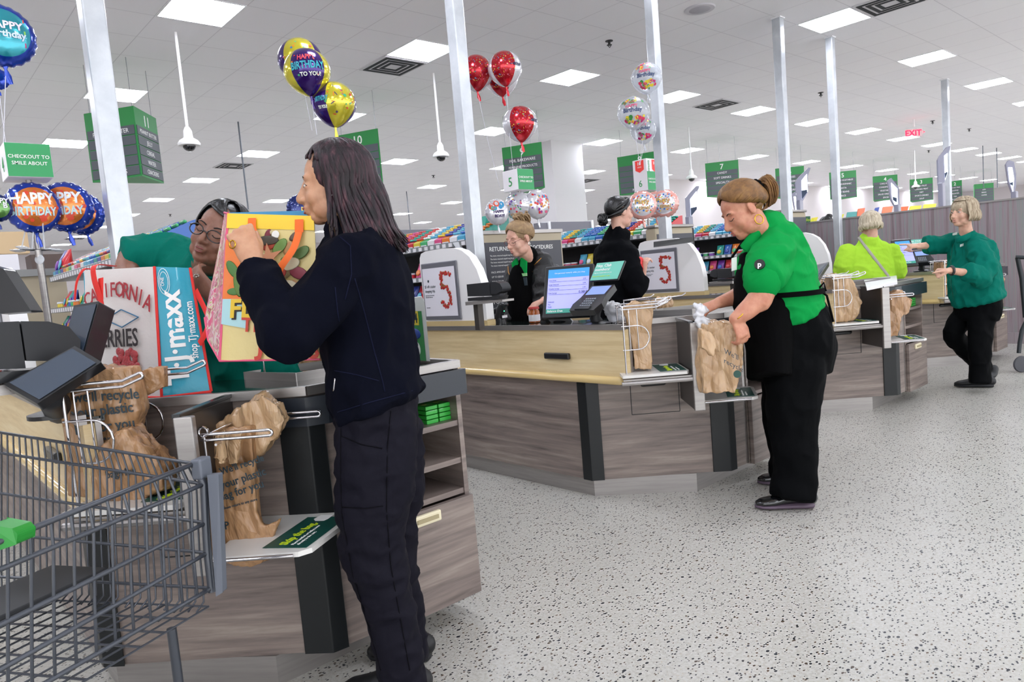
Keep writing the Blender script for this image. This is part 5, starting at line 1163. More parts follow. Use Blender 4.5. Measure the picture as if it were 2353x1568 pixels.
def bob(H,mtl,par,n,zlen,th1=96,r=.011,inner=60,flare=.0,g0=1.06,fringe=20,part=0):
    b=MB(); b.ell(H.p(0,-.014,.030),(.081,.100,.089),H.ax,24,16); P=[]
    for i in range(n):
        ph=math.radians(inner+(360-2*inner)*i/(n-1)); g=g0+rnd.uniform(-.01,.05); th0=math.radians(rnd.uniform(2,20)); q=[H.on(ph,th0+(math.radians(th1)-th0)*t/6,g) for t in range(7)]
        e=q[-1]; out=(e-H.C); out-=H.u*out.dot(H.u); out.normalize(); L=zlen+rnd.uniform(-.015,.015)
        for t in range(1,5):
            k=t/4; q.append(e-H.u*L*k+out*(flare*math.sin(k*PI*.75)-.018*k*k))
        P.append(q)
    for i in range(fringe):
        ph=math.radians(-inner+2*inner*i/max(1,fringe-1)); P.append([H.on(ph*(.2+.8*t/4)+part*(1-t/4),math.radians(8+(50-8)*t/4),g0+.02) for t in range(5)])
    H.locks(b,P,r,.5); return b.build('hair',mtl,par,smooth=180)
bob(H,hb6,P6,110,.05,100,.012,50,.02,1.08)
# ---------------------------------------------------------------- employee pointing, dark green blouse
b=MB(); f7=LFT*.96-AWY*.25+UP*.02; H=Head(Dp(2213,488,5.75),f7,UP,1.0); fb=(LFT*.93-AWY*.36).normalized(); s7=UP.cross(fb).normalized()
H.shapes(b); H.neck(b,Dp(2222,548,5.8),.048)
b.limb(PP([(2232,580,5.82),(2235,640,5.82),(2245,700,5.84)]),[(.11,.07),(.13,.1),(.14,.11)],s7)
w7=Dp(2112,566,5.95); b.limb([Dp(2205,560,5.95),Dp(2160,562,6.0),w7],[.045,.038,.027],n=14); hand(b,w7,-R+U*.02,-UP*.6+F*.3,-1,(1.1,1.3,.8),index=(.05,.05,.02),th=(.8,.1,.6))
n7=Dp(2182,622,5.52); b.limb([Dp(2246,585,5.70),Dp(2260,628,5.62),n7],[.042,.040,.027],n=14); hand(b,n7,-R+U*.03,-UP*.7+F*.2,1,(.9,1.1,.7),index=(.15,.1,.05),th=(.8,.1,.6))
b.limb(PP([(2250,700,5.8),(2250,800,5.78),(2250,872,5.78)]),[.08,.055,.038]); b.limb(PP([(2232,700,5.95),(2190,765,5.95),(2250,835,6.1)]),[.08,.055,.038])
P7=organic(b,'person',SK5,None,.0065,3); tag(P7,'person in a dark green blouse and black trousers pointing left, grey-blond bob','person')
H.features(P7,'#b5746a','#8a7460','open','#4a5a6a')
sh=MB(.12); sh.limb(PP([(2222,545,5.8),(2233,575,5.82),(2237,625,5.82),(2242,670,5.82),(2248,692,5.82)]),[(.08,.07),(.185,.12),(.195,.15),(.195,.165),(.205,.175)],[s7]*5,n=24)
sh.limb([Dp(2212,560,5.93),Dp(2170,560,5.98),Dp(2128,564,6.0)],[.085,.075,.07],n=18); sh.limb([Dp(2245,575,5.7),Dp(2262,610,5.62),Dp(2255,645,5.58)],[.085,.085,.075],n=18); sh.limb([Dp(2258,640,5.58),Dp(2222,624,5.54)],[.075,.066],n=18)
S=organic(sh,'blouse',tealc,P7,.008,2,fold(.014,9,(1,1,.9),17)); T=bvh(S)
for q in (((2190,560),(2185,600),(2185,650),(2192,690)),): seam(T,q,S,mat('teal_seam','#065443',.8),.003)
co=MB(); co.limb([Dp(2198,552,5.75),Dp(2215,548,5.70),Dp(2240,536,5.76)],[(.026,.008)]*3,UP,n=10); co.build('collar',tealc,P7,smooth=180)
for (px,py,w_) in ((2193,538,.02),(2212,563,.028)): 
    h=T.ray_cast(CAM,ray(px,py).normalized())
    if h[0]: MB().obox(h[0]-F*.006,(R*.9+U*.3)*w_,U*.010,F*.002).build('name_badge',mat('badge_white','#dfe6df',.4),P7)
MB().tube([Dp(2187,622,5.52)+UP*.033*math.cos(t)+F*.033*math.sin(t) for t in [2*PI*i/16 for i in range(16)]],.009,6,closed=True).build('wristwatch',black,P7,smooth=60)
tr=MB(.12); tr.limb(PP([(2245,675,5.84),(2246,710,5.84),(2245,735,5.84)]),[(.17,.14),(.18,.155),(.16,.13)],s7,n=20)
tr.limb(PP([(2256,720,5.78),(2252,790,5.77),(2252,840,5.78),(2252,880,5.78)]),[(.09,.115),(.076,.090),(.072,.080),(.072,.082)],s7,n=20)
tr.limb(PP([(2228,715,5.93),(2192,762,5.94),(2215,800,6.0),(2262,842,6.08)]),[(.09,.105),(.078,.088),(.068,.072),(.066,.07)],s7,n=20)
organic(tr,'trousers',blkp,P7,.008,3,fold(.007,8,(1,1,.7),25))
shoe('shoe',Zp(2283,890,0),Zp(2194,890,0),P7,MATS['shoe_black'],MATS['sole_black'],w_=.05)
a=Dp(2292,852,6.12); 
b=MB(); b.limb([Dp(2284,848,6.1),Dp(2278,862,6.08),Dp(2262,868,6.05)],[(.035,.035),(.042,.03),(.04,.018)],s7); organic(b,'shoe',MATS['shoe_black'],P7,.006,2)
hb7=hairmat('hair_grey_blond',[(.3,'#7d6c58'),(.5,'#a6957d'),(.7,'#c9bba2')],.5)
bob(H,hb7,P7,120,.085,96,.011,66,.025,1.09)
# ---------------------------------------------------------------- distant customer, only the dark hair shows over the partition
c=Yp(1898,512,5.6); q=Xp(1898,510,11.0); b=MB(); H=Head(q-UP*.05,AWY,UP,1); H.shapes(b); H.neck(b,H.C-UP*.22)
b.limb([H.C-UP*.25,H.C-UP*.6,V((H.C.x,H.C.y,.5)),V((H.C.x,H.C.y,.02))],[(.18,.1),(.17,.11),(.14,.1),(.1,.08)],LFT)
P8=organic(b,'person',SK2,None,.015,2); tag(P8,'distant person whose dark hair shows above the striped wood wall','person')
b=MB(); b.ell(H.p(0,-.01,.04),(.1,.11,.095),H.ax); b.ell(H.p(-.03,-.04,.12),(.05,.05,.04),H.ax); organic(b,'hair',hb,P8,.01,1,fold(.01,18))
# ================================================================== shopping bags on the nearest counter
redt=mat('red_webbing','#e02a22',.6); tealb=mat('teal_bag','#1f9db8',.35,coat=.2,bump=(7,.25,(1,1,1),.02)); whiteb=mat('white_woven_bag','#dcd6d2',.45,coat=.15,bump=(6,.3,(1,1,1),.02))
B0=Zp(372,914,TOPZ+.002); d0=(B0-CAM).dot(F); d1=d0+.05; B1=Dp(486,902,d1); B1.z=B0.z
T0=Dp(355,613,d0+.02); T1=Dp(437,616,d1+.02); T2=Dp(192,622,d0+.20); B2=T2+(B0-T0)*1.0; B2.z=B0.z; T3=T1+(T2-T0); B3=B1+(B2-B0)
cen=(B0+B1+B2+B3)/4; e=empty('shopping_bag',(cen.x,cen.y,B0.z),'open white berry-print shopping bag with teal side and red trim','shopping bag')
def face(a,b,c,d,n,th,name,m,par,nx=10,nz=12,bulge=.008,seed=0):
    vs=[];fs=[]
    for k in (0,1):
        for i in range(nx+1):
            for j in range(nz+1):
                u,v=i/nx,j/nz; p=(a*(1-u)+b*u)*(1-v)+(d*(1-u)+c*u)*v
                p=p+n*(bulge*math.sin(PI*u)*math.sin(PI*v)+.004*noise.noise(V((u*4+seed,v*5,seed))))-n*th*k; vs.append(p)
    w_=nz+1; N=(nx+1)*w_
    for i in range(nx):
        for j in range(nz):
            q=(i*w_+j,(i+1)*w_+j,(i+1)*w_+j+1,i*w_+j+1); fs.append(q); fs.append(tuple(N+x for x in q[::-1]))
    ring=[i*w_ for i in range(nx)]+[nx*w_+j for j in range(nz)]+[i*w_+nz for i in range(nx,0,-1)]+[j for j in range(nz,0,-1)]
    for i in range(len(ring)): a_,b_=ring[i],ring[(i+1)%len(ring)]; fs.append((b_,a_,a_+N,b_+N))
    return MB().add(vs,fs).build(name,m,par,smooth=40)
def nrm(a,b,c):
    n=(b-a).cross(c-a).normalized(); return n
nf=nrm(B2,B0,T0); nf=nf if nf.dot(CAM-B0)>0 else -nf
ns=nrm(B0,B1,T1); ns=ns if ns.dot(CAM-B0)>0 else -ns
fp=face(B2,B0,T0,T2,nf,.002,'front_panel',whiteb,e,seed=1); sp=face(B0,B1,T1,T0,ns,.002,'side_panel',tealb,e,seed=2)
face(B3,B1,T1,T3,-nf,.002,'back_panel',whiteb,e,seed=3); face(B2,B3,T3,T2,-ns,.002,'side_panel',tealb,e,seed=4); MB().add([B0,B1,B3,B2],[(0,1,2,3)]).build('base',whiteb,e)
tb=MB(); 
for a,b in ((B0,T0),(B1,T1),(B0,B1),(B0,B2)): tb.tube([a+ns*.003,a.lerp(b,.5)+ns*.005,b+ns*.003],.0045,6)
tb.build('red_piping',redt,e,smooth=60)
def strap(pts,w_,wd,par,m=redt,name='handle'):
    P=[V(p) for p in pts]; vs=[];fs=[]; Q=[]
    for i in range(len(P)-1):
        a=P[max(i-1,0)];b=P[i];c=P[i+1];d=P[min(i+2,len(P)-1)]
        for j in range(5):
            t=j/5; Q.append(.5*((2*b)+(c-a)*t+(2*a-5*b+4*c-d)*t*t+(3*b-a-3*c+d)*t*t*t))
    Q.append(P[-1]); wd=V(wd).normalized()
    return MB().loft(Q,[(w_,.0016)]*len(Q),wd,8).build(name,m,par,smooth=60)
xf=(B0-B2).normalized(); uf=(T0-B0).normalized()
strap([Dp(245,745,d0-.04)+nf*.008,Dp(238,690,d0-.04)+nf*.01,Dp(230,640,d0-.02)+nf*.02,Dp(240,612,d0)+nf*.03,Dp(262,612,d0+.05)],.014,xf,e)
strap([Dp(232,810,d0-.04)+nf*.012,Dp(243,760,d0-.04)+nf*.012,Dp(240,700,d0-.04)+nf*.012,Dp(240,640,d0-.03)+nf*.012],.014,xf,e)
strap([Dp(172,690,d0+.1),Dp(176,650,d0+.08),Dp(190,622,d0+.06),Dp(206,618,d0+.05)],.006,xf,e)
strap([Dp(450,668,d1),Dp(478,730,d1-.04),Dp(475,760,d1-.04),Dp(458,790,d1-.02)],.012,uf,e)
t=MB(); cal='CALIFORNIA'; W=(B0-B2).length; Hh=(T0-B0).length
for i,ch_ in enumerate(cal):
    u=.10+.80*i/(len(cal)-1)*1.0; v=.80-(u-.42)**2*.55; a=-(u-.42)*.9
    xd=xf*math.cos(a)+uf*math.sin(a); yd=uf*math.cos(a)-xf*math.sin(a); p=B2+xf*W*u+uf*Hh*v+nf*.012; t.text(ch_,.075 if i>4 else .07,p,xd,yd,.0006,bold=.008,sx=.85)
t.build('print_california',mat('berry_red','#a8323a',.6),fp)
t=MB().text('BERRIES',.085,B2+xf*W*.47+uf*Hh*.40+nf*.014,xf,uf,.0006,bold=.012,sx=.82); t.build('print_berries',mat('print_black','#2a2224',.6),fp)
t=MB()
q=B2+xf*W*.56+uf*Hh*.62+nf*.012
for s_ in (1,-1): t.tube([q+xf*.09,q+uf*.03*s_,q-xf*.09],.002,5)
t.build('print_diamond',mat('print_blue','#2a6f98',.6),fp)
t=MB(); rnd=random.Random(4)
for i in range(34):
    a=rnd.uniform(-1,1); b_=rnd.uniform(0,1)*(1-abs(a)*.4); t.ell(B2+xf*(W*.58+a*.062)+uf*(Hh*.22+b_*.085)+nf*.011,(.014,.014,.003),(xf,uf,nf),10,6)
t.build('print_raspberries',mat('raspberry','#b8202a',.35,coat=.4,bump=(120,.8)),fp,smooth=180)
t=MB().obox(B2+xf*W*.58+uf*Hh*.15+nf*.012,xf*.068,uf*.032,nf*.0015); t.build('print_basket',mat('basket_blue','#1f7fa6',.5,bump=(50,.6)),fp)
x2=(B1-B0).normalized(); u2=(T0-B0+T1-B1).normalized(); yl=-x2; c0=(B0+B1)/2
def fit(t,s_,size,L,o,xd,yd,bold=0):
    g=glyphs(s_,bold); t.text(s_,size,o,xd,yd,.0006,'L',bold=bold,sx=L/((g[3]-g[2])*size))
t=MB(); fit(t,'T·J·maxx',.092,.315,c0+x2*.012+u2*.035+ns*.009,u2,yl,.025); fit(t,'shop TJ·maxx.com',.034,.19,c0+x2*.048+u2*.115+ns*.009,u2,yl,.012)
for r_ in (.02,.027): t.tube([T0.lerp(T1,.22)-u2*.05+ns*.008+x2*.62*r_*math.cos(2*PI*i/18)+u2*1.6*r_*math.sin(2*PI*i/18) for i in range(18)],.0009,5,closed=True)
t.text('ONE',.014,T0.lerp(T1,.22)-u2*.065+ns*.008,u2,yl,.0006,'L'); t.build('print_side',whitet,sp)
# ---- yellow beach print bag held up by the shopper
D0=2.10; a0=Dp(524,491,D0);a1=Dp(722,497,D0-.02);a2=Dp(735,826,D0-.02);a3=Dp(505,830,D0)
l0=Dp(505,560,D0+.16); l1=Dp(470,730,D0+.18); l2=Dp(478,782,D0+.16)
nn=nrm(a3,a2,a0); nn=nn if nn.dot(CAM-a0)>0 else -nn
bc=(a0+a2)/2+F*.08; e=empty('shopping_bag',(bc.x,bc.y,a3.z),'yellow beach-print shopping bag with orange straps held by the shopper','shopping bag')
creamb=mat('cream_print_bag','#d9c583',.4,coat=.2,bump=(6,.3,(1,1,1),.02)); fr_=face(a3,a2,a1,a0,nn,.002,'front_panel',creamb,e,seed=6)
a0b=Dp(516,489,D0+.17); a1b=Dp(712,484,D0+.16)
gusm=mat('pink_gusset','#d86a86',.4,coat=.3); _t=tex(gusm,'ShaderNodeTexNoise',16,(1,1,1),2,.5,2.5); _r=ramp(gusm,_t.outputs[0],[(0,'#d8527c'),(.42,'#e0607f'),(.47,'#f0d4d8'),(.52,'#d8cf86'),(.57,'#9a2f55'),(.64,'#e8788e')]); nodes(gusm)[1].new(_r.outputs[0],nodes(gusm)[2].inputs['Base Color'])
lp=MB(); P=[a0,a0b,l0,l1,l2,a3]; c=sum(P,V((0,0,0)))/6; lp.add(P+[c],[(0,1,6),(1,2,6),(2,3,6),(3,4,6),(4,5,6),(5,0,6)]); o=lp.build('side_gusset',gusm,e); sm=o.modifiers.new('t','SOLIDIFY'); sm.thickness=.002
l3=l1+(a2-a3)
MB().prism([a3-nn*.003,a2-nn*.003,l3,l2],-UP*.003).build('base',creamb,e)
pk=mat('bag_blue_edge','#3d9bd0',.4); bk_=MB().prism([a0b,a1b,a1b-UP*.12,a0b-UP*.12],F*.002).build('back_panel',pk,e)
xb=(a2-a3).normalized(); ub=(a0-a3).normalized(); Wb=(a2-a3).length; Hb=(a0-a3).length
def fpt(u,v,o=.006): return (a3*(1-u)+a2*u)*(1-v)+(a0*(1-u)+a1*u)*v+nn*(o+.008*math.sin(PI*u)*math.sin(PI*v))
def patch(us,col,name,o=.004,par=None,rough=.4):
    P=[fpt(u,v,o) for u,v in us]; return MB().prism(P,nn*.0008).build(name,mat(name,col,rough,coat=.2),par or fr_)
patch([(0,.90),(1,.90),(1,1),(0,1)],'#f0c92c','print_yellow_band'); patch([(0,.42),(.30,.42),(.30,.82),(0,.82)],'#e8782a','print_orange_block')
patch([(0,.25),(.26,.22),(.30,.42),(0,.42)],'#a9d3d8','print_sky')
for k,(u,v,ru,rv,a,cc) in enumerate(((.10,.62,.05,.07,.6,'#4d7a3a'),(.17,.52,.05,.09,.2,'#5c7c38'),(.13,.47,.08,.025,0,'#4d7a3a'))):
    MB().ell(fpt(u,v,.006),(.28*ru,.44*rv,.0015),(xb*math.cos(a)+ub*math.sin(a),ub*math.cos(a)-xb*math.sin(a),nn),14,6).build('print_reptile',mat('print_green%d'%k,cc,.5),fr_,smooth=180)
star=[]; 
for i in range(10): r_=.045 if i%2==0 else .016; a=2*PI*i/10+.5; star.append(fpt(.50,.70,.008)+xb*r_*math.cos(a)+ub*r_*math.sin(a))
MB().prism(star,nn*.001).build('print_starfish',mat('print_star','#c98a66',.5),fr_)
MB().ell(fpt(.48,.82,.008),(.035,.014,.0015),(xb,ub,nn),14,6).build('print_gull_body',mat('print_dark','#4a4238',.5),fr_,smooth=180); MB().ell(fpt(.57,.86,.008),(.012,.013,.0015),(xb,ub,nn),12,6).build('print_gull_head',mat('print_white','#eceae2',.5),fr_,smooth=180)
for k,(u,v,a,cc,s_) in enumerate(((.62,.78,.9,'#6a8a44',.02),(.72,.66,.2,'#d8cfae',.024),(.60,.58,.5,'#a33a30',.02),(.82,.60,-.4,'#8a3a48',.022),(.68,.50,.1,'#dcd2b4',.026),(.45,.60,.3,'#b04a38',.018),(.85,.74,.6,'#55713a',.02),(.55,.48,.2,'#8a9a54',.018))):
    MB().ell(fpt(u,v,.007),(s_*1.4,s_*.8,.0015),(xb*math.cos(a)+ub*math.sin(a),ub*math.cos(a)-xb*math.sin(a),nn),14,6).build('print_shell',mat('print_shell%d'%k,cc,.5),fr_,smooth=180)
rn_=random.Random(9)
for k in range(30):
    u,v=rn_.uniform(.33,.97),rn_.uniform(.40,.88); a=rn_.uniform(0,3); s_=rn_.uniform(.008,.018)
    MB().ell(fpt(u,v,.0045),(s_*1.5,s_*.8,.0012),(xb*math.cos(a)+ub*math.sin(a),ub*math.cos(a)-xb*math.sin(a),nn),12,5).build('print_shell',mat('print_s%d'%(k%7),['#8d7a54','#a8442f','#6f8048','#c9b98c','#5d4a3a','#b98a5a','#7d2f3c'][k%7],.5),fr_,smooth=180)
t=MB().text('FL',.075,fpt(.10,.295,.009),xb,ub,.001,'L',bold=.03,sx=1.0); t.build('print_yellow_letters',mat('print_y','#e6bf2e',.5),fr_)
t=MB().text('FL',.075,fpt(.115,.285,.0075),xb,ub,.0006,'L',bold=.04,sx=1.0); t.build('print_letter_shadow',mat('print_black','#2a2224',.6),fr_)
t=MB().text('TRADER',.058,fpt(.22,.20,.009),xb-ub*.05,ub,.0008,'L',bold=.02); t.text("JOE'S",.085,fpt(.36,.05,.009),xb-ub*.10,ub,.0008,'L',bold=.02); t.text('®',.025,fpt(.86,.03,.009),xb,ub,.0008,'L'); t.build('print_red_letters',mat('print_r','#c43a26',.5),fr_)
ob=mat('orange_webbing','#ee6a1c',.6)
strap([fpt(.30,.97,.01),fpt(.31,.90,.012),fpt(.36,.82,.015),fpt(.38,.76,.02)],.012,xb,e,ob,'strap')
strap([fpt(.84,.97,.01),fpt(.84,.88,.012)],.013,xb,e,ob,'strap')
strap([fpt(.84,.88,.014),fpt(.80,.76,.03),fpt(.68,.63,.04),fpt(.60,.54,.03)],.011,xb,e,ob,'strap')
pp=mat('pink_piping','#e2577e',.5); tb=MB(); tb.tube([a3,a0],.004,6); tb.tube([a3,l2,l1],.003,6); tb.tube([a0,a0b],.004,6); tb.tube([a3,a2],.003,6); tb.build('piping',pp,e,smooth=60)
# ================================================================== foreground shopping cart
cm=mat('cart_grey_enamel','#43474f',.35,metal=.35,coat=.3); cp=mat('cart_grey_plastic','#646973',.45)
A=[Dp(445,1066,1.76),Dp(469,1113,1.758),Dp(473,1202,1.755),Dp(477,1271,1.75),Dp(486,1352,1.745)]
Bq=[Dp(0,y,1.28) for y in (1245,1309,1437,1540,1630)]; Cq=[Dp(0,y,2.0) for y in (994,1041,1134,1228,1326)]
Bf=[b+(b-a)*.06 for a,b in zip(A,Bq)]; Cf=[c+(c-a)*.30 for a,c in zip(A,Cq)]
e=empty('shopping_cart',(Bf[0].x*.5+Cf[0].x*.5,Bf[0].y*.5+Cf[0].y*.5,0),'grey wire shopping cart at the lower left corner','shopping cart')
for i in range(5):
    b=MB(); b.tube([A[i],Bf[i]],.0062 if i in (0,) else .0055,8); b.build('front_rail',cm,e,smooth=60)
    b=MB(); b.tube([A[i],Cf[i]],.0045,8); b.build('side_rail',cm,e,smooth=60)
b=MB(); nF=12
sd_=(A[4]-Bf[4]).normalized(); sdc=(Cf[4]-A[4]).normalized()
for k in range(1,nF):
    t=k/nF; P=[A[i].lerp(Bf[i],t)+UP*0 for i in range(5)]; q=P[4]+UP*-.02+sdc*.03; b.tube(P+[q],.0032,6)
b.build('front_wires',cm,e,smooth=60)
b=MB(); nS=38
for k in range(1,nS):
    t=k/nS; P=[A[i].lerp(Cf[i],t) for i in range(5)]; q=P[4]-UP*.035-sd_*.004; q2=P[4]-UP*.05-sd_*.03; b.tube(P+[q,q2],.0024,6)
b.build('side_wires',cm,e,smooth=60)
zf=A[4]-UP*.04; b=MB()
vx=(Bf[4]-A[4]); vy=(Cf[4]-A[4])
for k in range(0,22): t=k/21; b.tube([zf+vx*.03+vy*t-UP*.02*t,zf+vx*1.0+vy*t-UP*.02*t],.0024,5)
for k in range(0,9): t=k/8; b.tube([zf+vx*(.03+.97*t),zf+vx*(.03+.97*t)+vy-UP*.02],.003,5)
b.build('basket_floor',cm,e,smooth=60)
MB().tube([A[0]+(A[1]-A[0])*.0+UP*.0,A[1],A[2],A[3],A[4]-UP*.01],.010,10).build('corner_rod',cm,e,smooth=60)
xr=(A[0]-Bf[0]).normalized()
w_=MB(); w_.obox(A[0]*.5+A[1]*.5+UP*.012+xr*.012,xr*.022,sdc*.016,UP*.026); w_.build('corner_cap',cp,e,bevel=.006,seg=3)
pz=[Dp(476,1092,1.74),Dp(502,1090,1.735),Dp(512,1362,1.71),Dp(496,1372,1.71)]; MB().prism(pz,F*.025).build('corner_bumper',cp,e,bevel=.005,seg=3)
gp_=[Dp(-30,1205,1.27),Dp(28,1215,1.29),Dp(40,1228,1.29),Dp(38,1252,1.29),Dp(-30,1275,1.27)]; MB().prism(gp_,F*.05).build('green_corner_guard',mat('guard_green','#238a30',.4,coat=.1),e,bevel=.006,seg=3)
# undercarriage
zb=.22; g=MB(); ctr=V((e.location.x,e.location.y,0))
fl=V((Bf[4].x,Bf[4].y,0))+sdc*.06; frr=V((A[4].x,A[4].y,0))+sdc*.10+vx.normalized()*.04; bl=fl+sdc*.78; br=frr+sdc*.78
for a,b_ in ((fl,bl),(frr,br)):
    g.tube([a+UP*.12,a+UP*.25,a+UP*(zf.z-.05)-(a-b_)*0],.012,8); g.tube([a+UP*.14,b_+UP*.24,b_+UP*.62],.012,8)
g.tube([fl+UP*.14,frr+UP*.14],.012,8); g.tube([bl+UP*.24,br+UP*.24],.012,8); g.build('chassis',cm,e,smooth=60)
w_=MB()
for k in range(1,8): t=k/8; w_.tube([fl.lerp(frr,t)+UP*.15,bl.lerp(br,t)+UP*.245],.004,6)
w_.build('lower_rack',cm,e,smooth=60)
for p in (fl,frr,bl,br):
    a1_=vx.normalized(); w_=MB().lathe(p+UP*.06-a1_*.014,[(.02,0),(.055,.002),(.06,.008),(.06,.02),(.055,.026),(.02,.028)],24,(sdc,UP,a1_)); wh=w_.build('wheel',blackm,e,smooth=40)
    MB().obox(p+UP*.1,a1_*.02,sdc*.02,UP*.02).build('fork',steel,wh,bevel=.003)
# dark child seat flap seen through the wires
MB().obox(Dp(60,1360,1.72),vx.normalized()*.14,sdc*.10,UP*.006).build('seat_flap',blackm,e,bevel=.003)
# orange crate under the left edge
# ---- empty cart at the right edge
p=Zp(2343,855,0); e=empty('shopping_cart',(p.x,p.y,0),'black wheeled cart cut by the right edge of the photo','shopping cart'); cb=mat('cart_black','#24292d',.4,metal=.3)
a1_=(-LFT).normalized(); w_=MB().lathe(p+UP*.075-AWY*.012,[(.02,0),(.07,.002),(.075,.01),(.075,.02),(.07,.028),(.02,.03)],24,(a1_,UP,-AWY)); wh=w_.build('wheel',mat('tyre_grey','#4a4a50',.5),e,smooth=40)
MB().lathe(p+UP*.075-AWY*.02,[(.03,0),(.035,.04)],18,(a1_,UP,AWY)).build('hub',blackm,wh,smooth=40)
dd=(p-CAM).dot(F); g=MB(); g.tube([Dp(2341,812,dd),Dp(2343,790,dd),Dp(2348,760,dd),Dp(2362,730,dd),Dp(2372,600,dd)],.018,8); g.build('frame',cb,e,smooth=60)
g=MB(); g.tube([Dp(2338,592,dd),Dp(2348,640,dd),Dp(2356,730,dd)],.02,8); g.build('handle_post',cb,e,smooth=60); MB().tube([Dp(2334,591,dd),Dp(2400,594,dd-.1)],.018,8).build('handlebar',cb,e,smooth=60)
g=MB(); 
for k in range(10): g.tube([Dp(2362+k*10,640,dd+.05),Dp(2362+k*10,740,dd+.05)],.004,5)
g.build('basket_wires',cb,e,smooth=60)
# ================================================================== balloons
def foilmat(name,c,rough=.16,metal=.55): return mat(name,c,rough,metal,coat=.6,bump=(12,.25,(1,1,1),.01))
strm=mat('ribbon','#d6d4de',.3)
BN=0
def balloon(px,py,rp,d,kind,cols,label,yaw=0,texts=(),string=None,sq=1.0,group='foil birthday balloons',tail=.5,n_up=0,tilt=0,dec=None):
    """kind orb: round with coloured gores; disc: pillow-shaped foil"""
    C=Dp(px,py,d); r=rp/FPX*d; fd=(CAM-C); fd.z=0; fd.normalize(); fd=Matrix.Rotation(math.radians(yaw),3,'Z')@fd; sd=UP.cross(fd)*1; up=UP*math.cos(tilt)+sd*math.sin(tilt); sd=up.cross(fd).normalized()
    e=empty('balloon',(C.x,C.y,C.z-r),label,'balloon',group)
    nth,nph=20,40; mats=[foilmat(*c) for c in cols]; b=MB(); vs=[]
    dep=(.92 if kind=='orb' else .50)*r
    def rad(th,ph):
        if kind=='orb':
            z=math.cos(th); w=math.sin(th)*(1-.10*max(0,-z)**2*3)
            return w,z*(1.0 if z>0 else 1.06)
        return math.sin(th),math.cos(th)
    if kind=='orb':
        for i in range(nth+1):
            th=PI*i/nth; w,z=rad(th,0)
            for j in range(nph):
                ph=2*PI*j/nph; pu=1+.012*math.cos(ph*4)
                vs.append(C+sd*(w*r*pu*math.sin(ph))+fd*(w*r*pu*math.cos(ph))+up*(z*r))
        for i in range(nth):
            for j in range(nph):
                j2=(j+1)%nph; ph=(j+.5)/nph*360; mi=0
                if len(cols)>1:
                    q=ph if ph<=180 else ph-360
                    mi=0 if abs(q)<46 or abs(q)>134 else 1
                b.add([],[]); b.f.append((i*nph+j,(i+1)*nph+j,(i+1)*nph+j2,i*nph+j2)); b.m.append(mi)
        b.v=vs
    else:
        # disc: rings from the middle of the front to the middle of the back, pleated rim
        for i in range(nth+1):
            t=PI*i/nth; rr=math.sin(t); dz=math.cos(t)
            for j in range(nph*2):
                ph=PI*j/nph; pl=(1+.022*math.sin(ph*22)*rr**6)
                vs.append(C+(sd*math.cos(ph)+up*math.sin(ph))*(r*rr**.8*pl)+fd*(dep*dz*(1-.0*rr)*(abs(dz)**.0)))
        m2=nph*2
        for i in range(nth):
            rr=math.sin(PI*(i+.5)/nth)**.8
            for j in range(m2):
                j2=(j+1)%m2; b.f.append((i*m2+j,i*m2+j2,(i+1)*m2+j2,(i+1)*m2+j)[::-1]); b.m.append(1 if (rr<.80 and len(cols)>1) else 0)
        b.v=vs
    if len(mats)==1: b.m=[0]*len(b.f)
    sk=b.build('foil_skin',mats,e,smooth=180)
    def warp_at(o=.003):
        def w_(X,Y,Z):
            rr=min(.97,math.sqrt(X*X+Y*Y)/r)
            if kind=='orb':
                ph=X/r; th_=Y/r; return C+sd*(r*math.sin(ph)*math.cos(th_))+fd*((r*math.cos(ph)*math.cos(th_))+o+Z)+up*(r*math.sin(th_))
            t=math.asin(min(1,rr**1.25)); return C+sd*X+up*Y+fd*(dep*math.cos(t)+o+Z)
        return w_
    W_=warp_at()
    for s_,sz,x,y,c,*rest in texts:
        t=MB(); sc=rest[0] if rest else 1
        off=V((x*r,y*r,0)); t.text(s_,sz*r,(0,0,0),(1,0,0),(0,1,0),.0008,bold=.03,sx=sc,warp=lambda X,Y,Z:W_(X+off.x,Y+off.y,Z)); t.build('print',mat('bprint_'+c,c,.4),sk)
    if dec: dec(C,r,W_,sk,sd,up,fd)
    b=MB(); z=C-up*r*(1.0 if kind!='orb' else 1.04); b.loft([z+up*r*.06,z-up*r*.08,z-up*r*(.16+tail*.3)+sd*r*.04,z-up*r*(.2+tail*.7)+sd*r*.10],[(r*.12,r*.06),(r*.045,r*.04),(r*.10,r*.02),(r*.06,r*.012)],sd,10); b.build('neck',mats[0],e,smooth=60)
    if string:
        q=[z-up*r*.1]; 
        for s_ in string: q.append(Dp(s_[0],s_[1],d if len(s_)<3 else s_[2]))
        MB().tube(q,.0016,5).build('ribbon',strm,e)
    return e
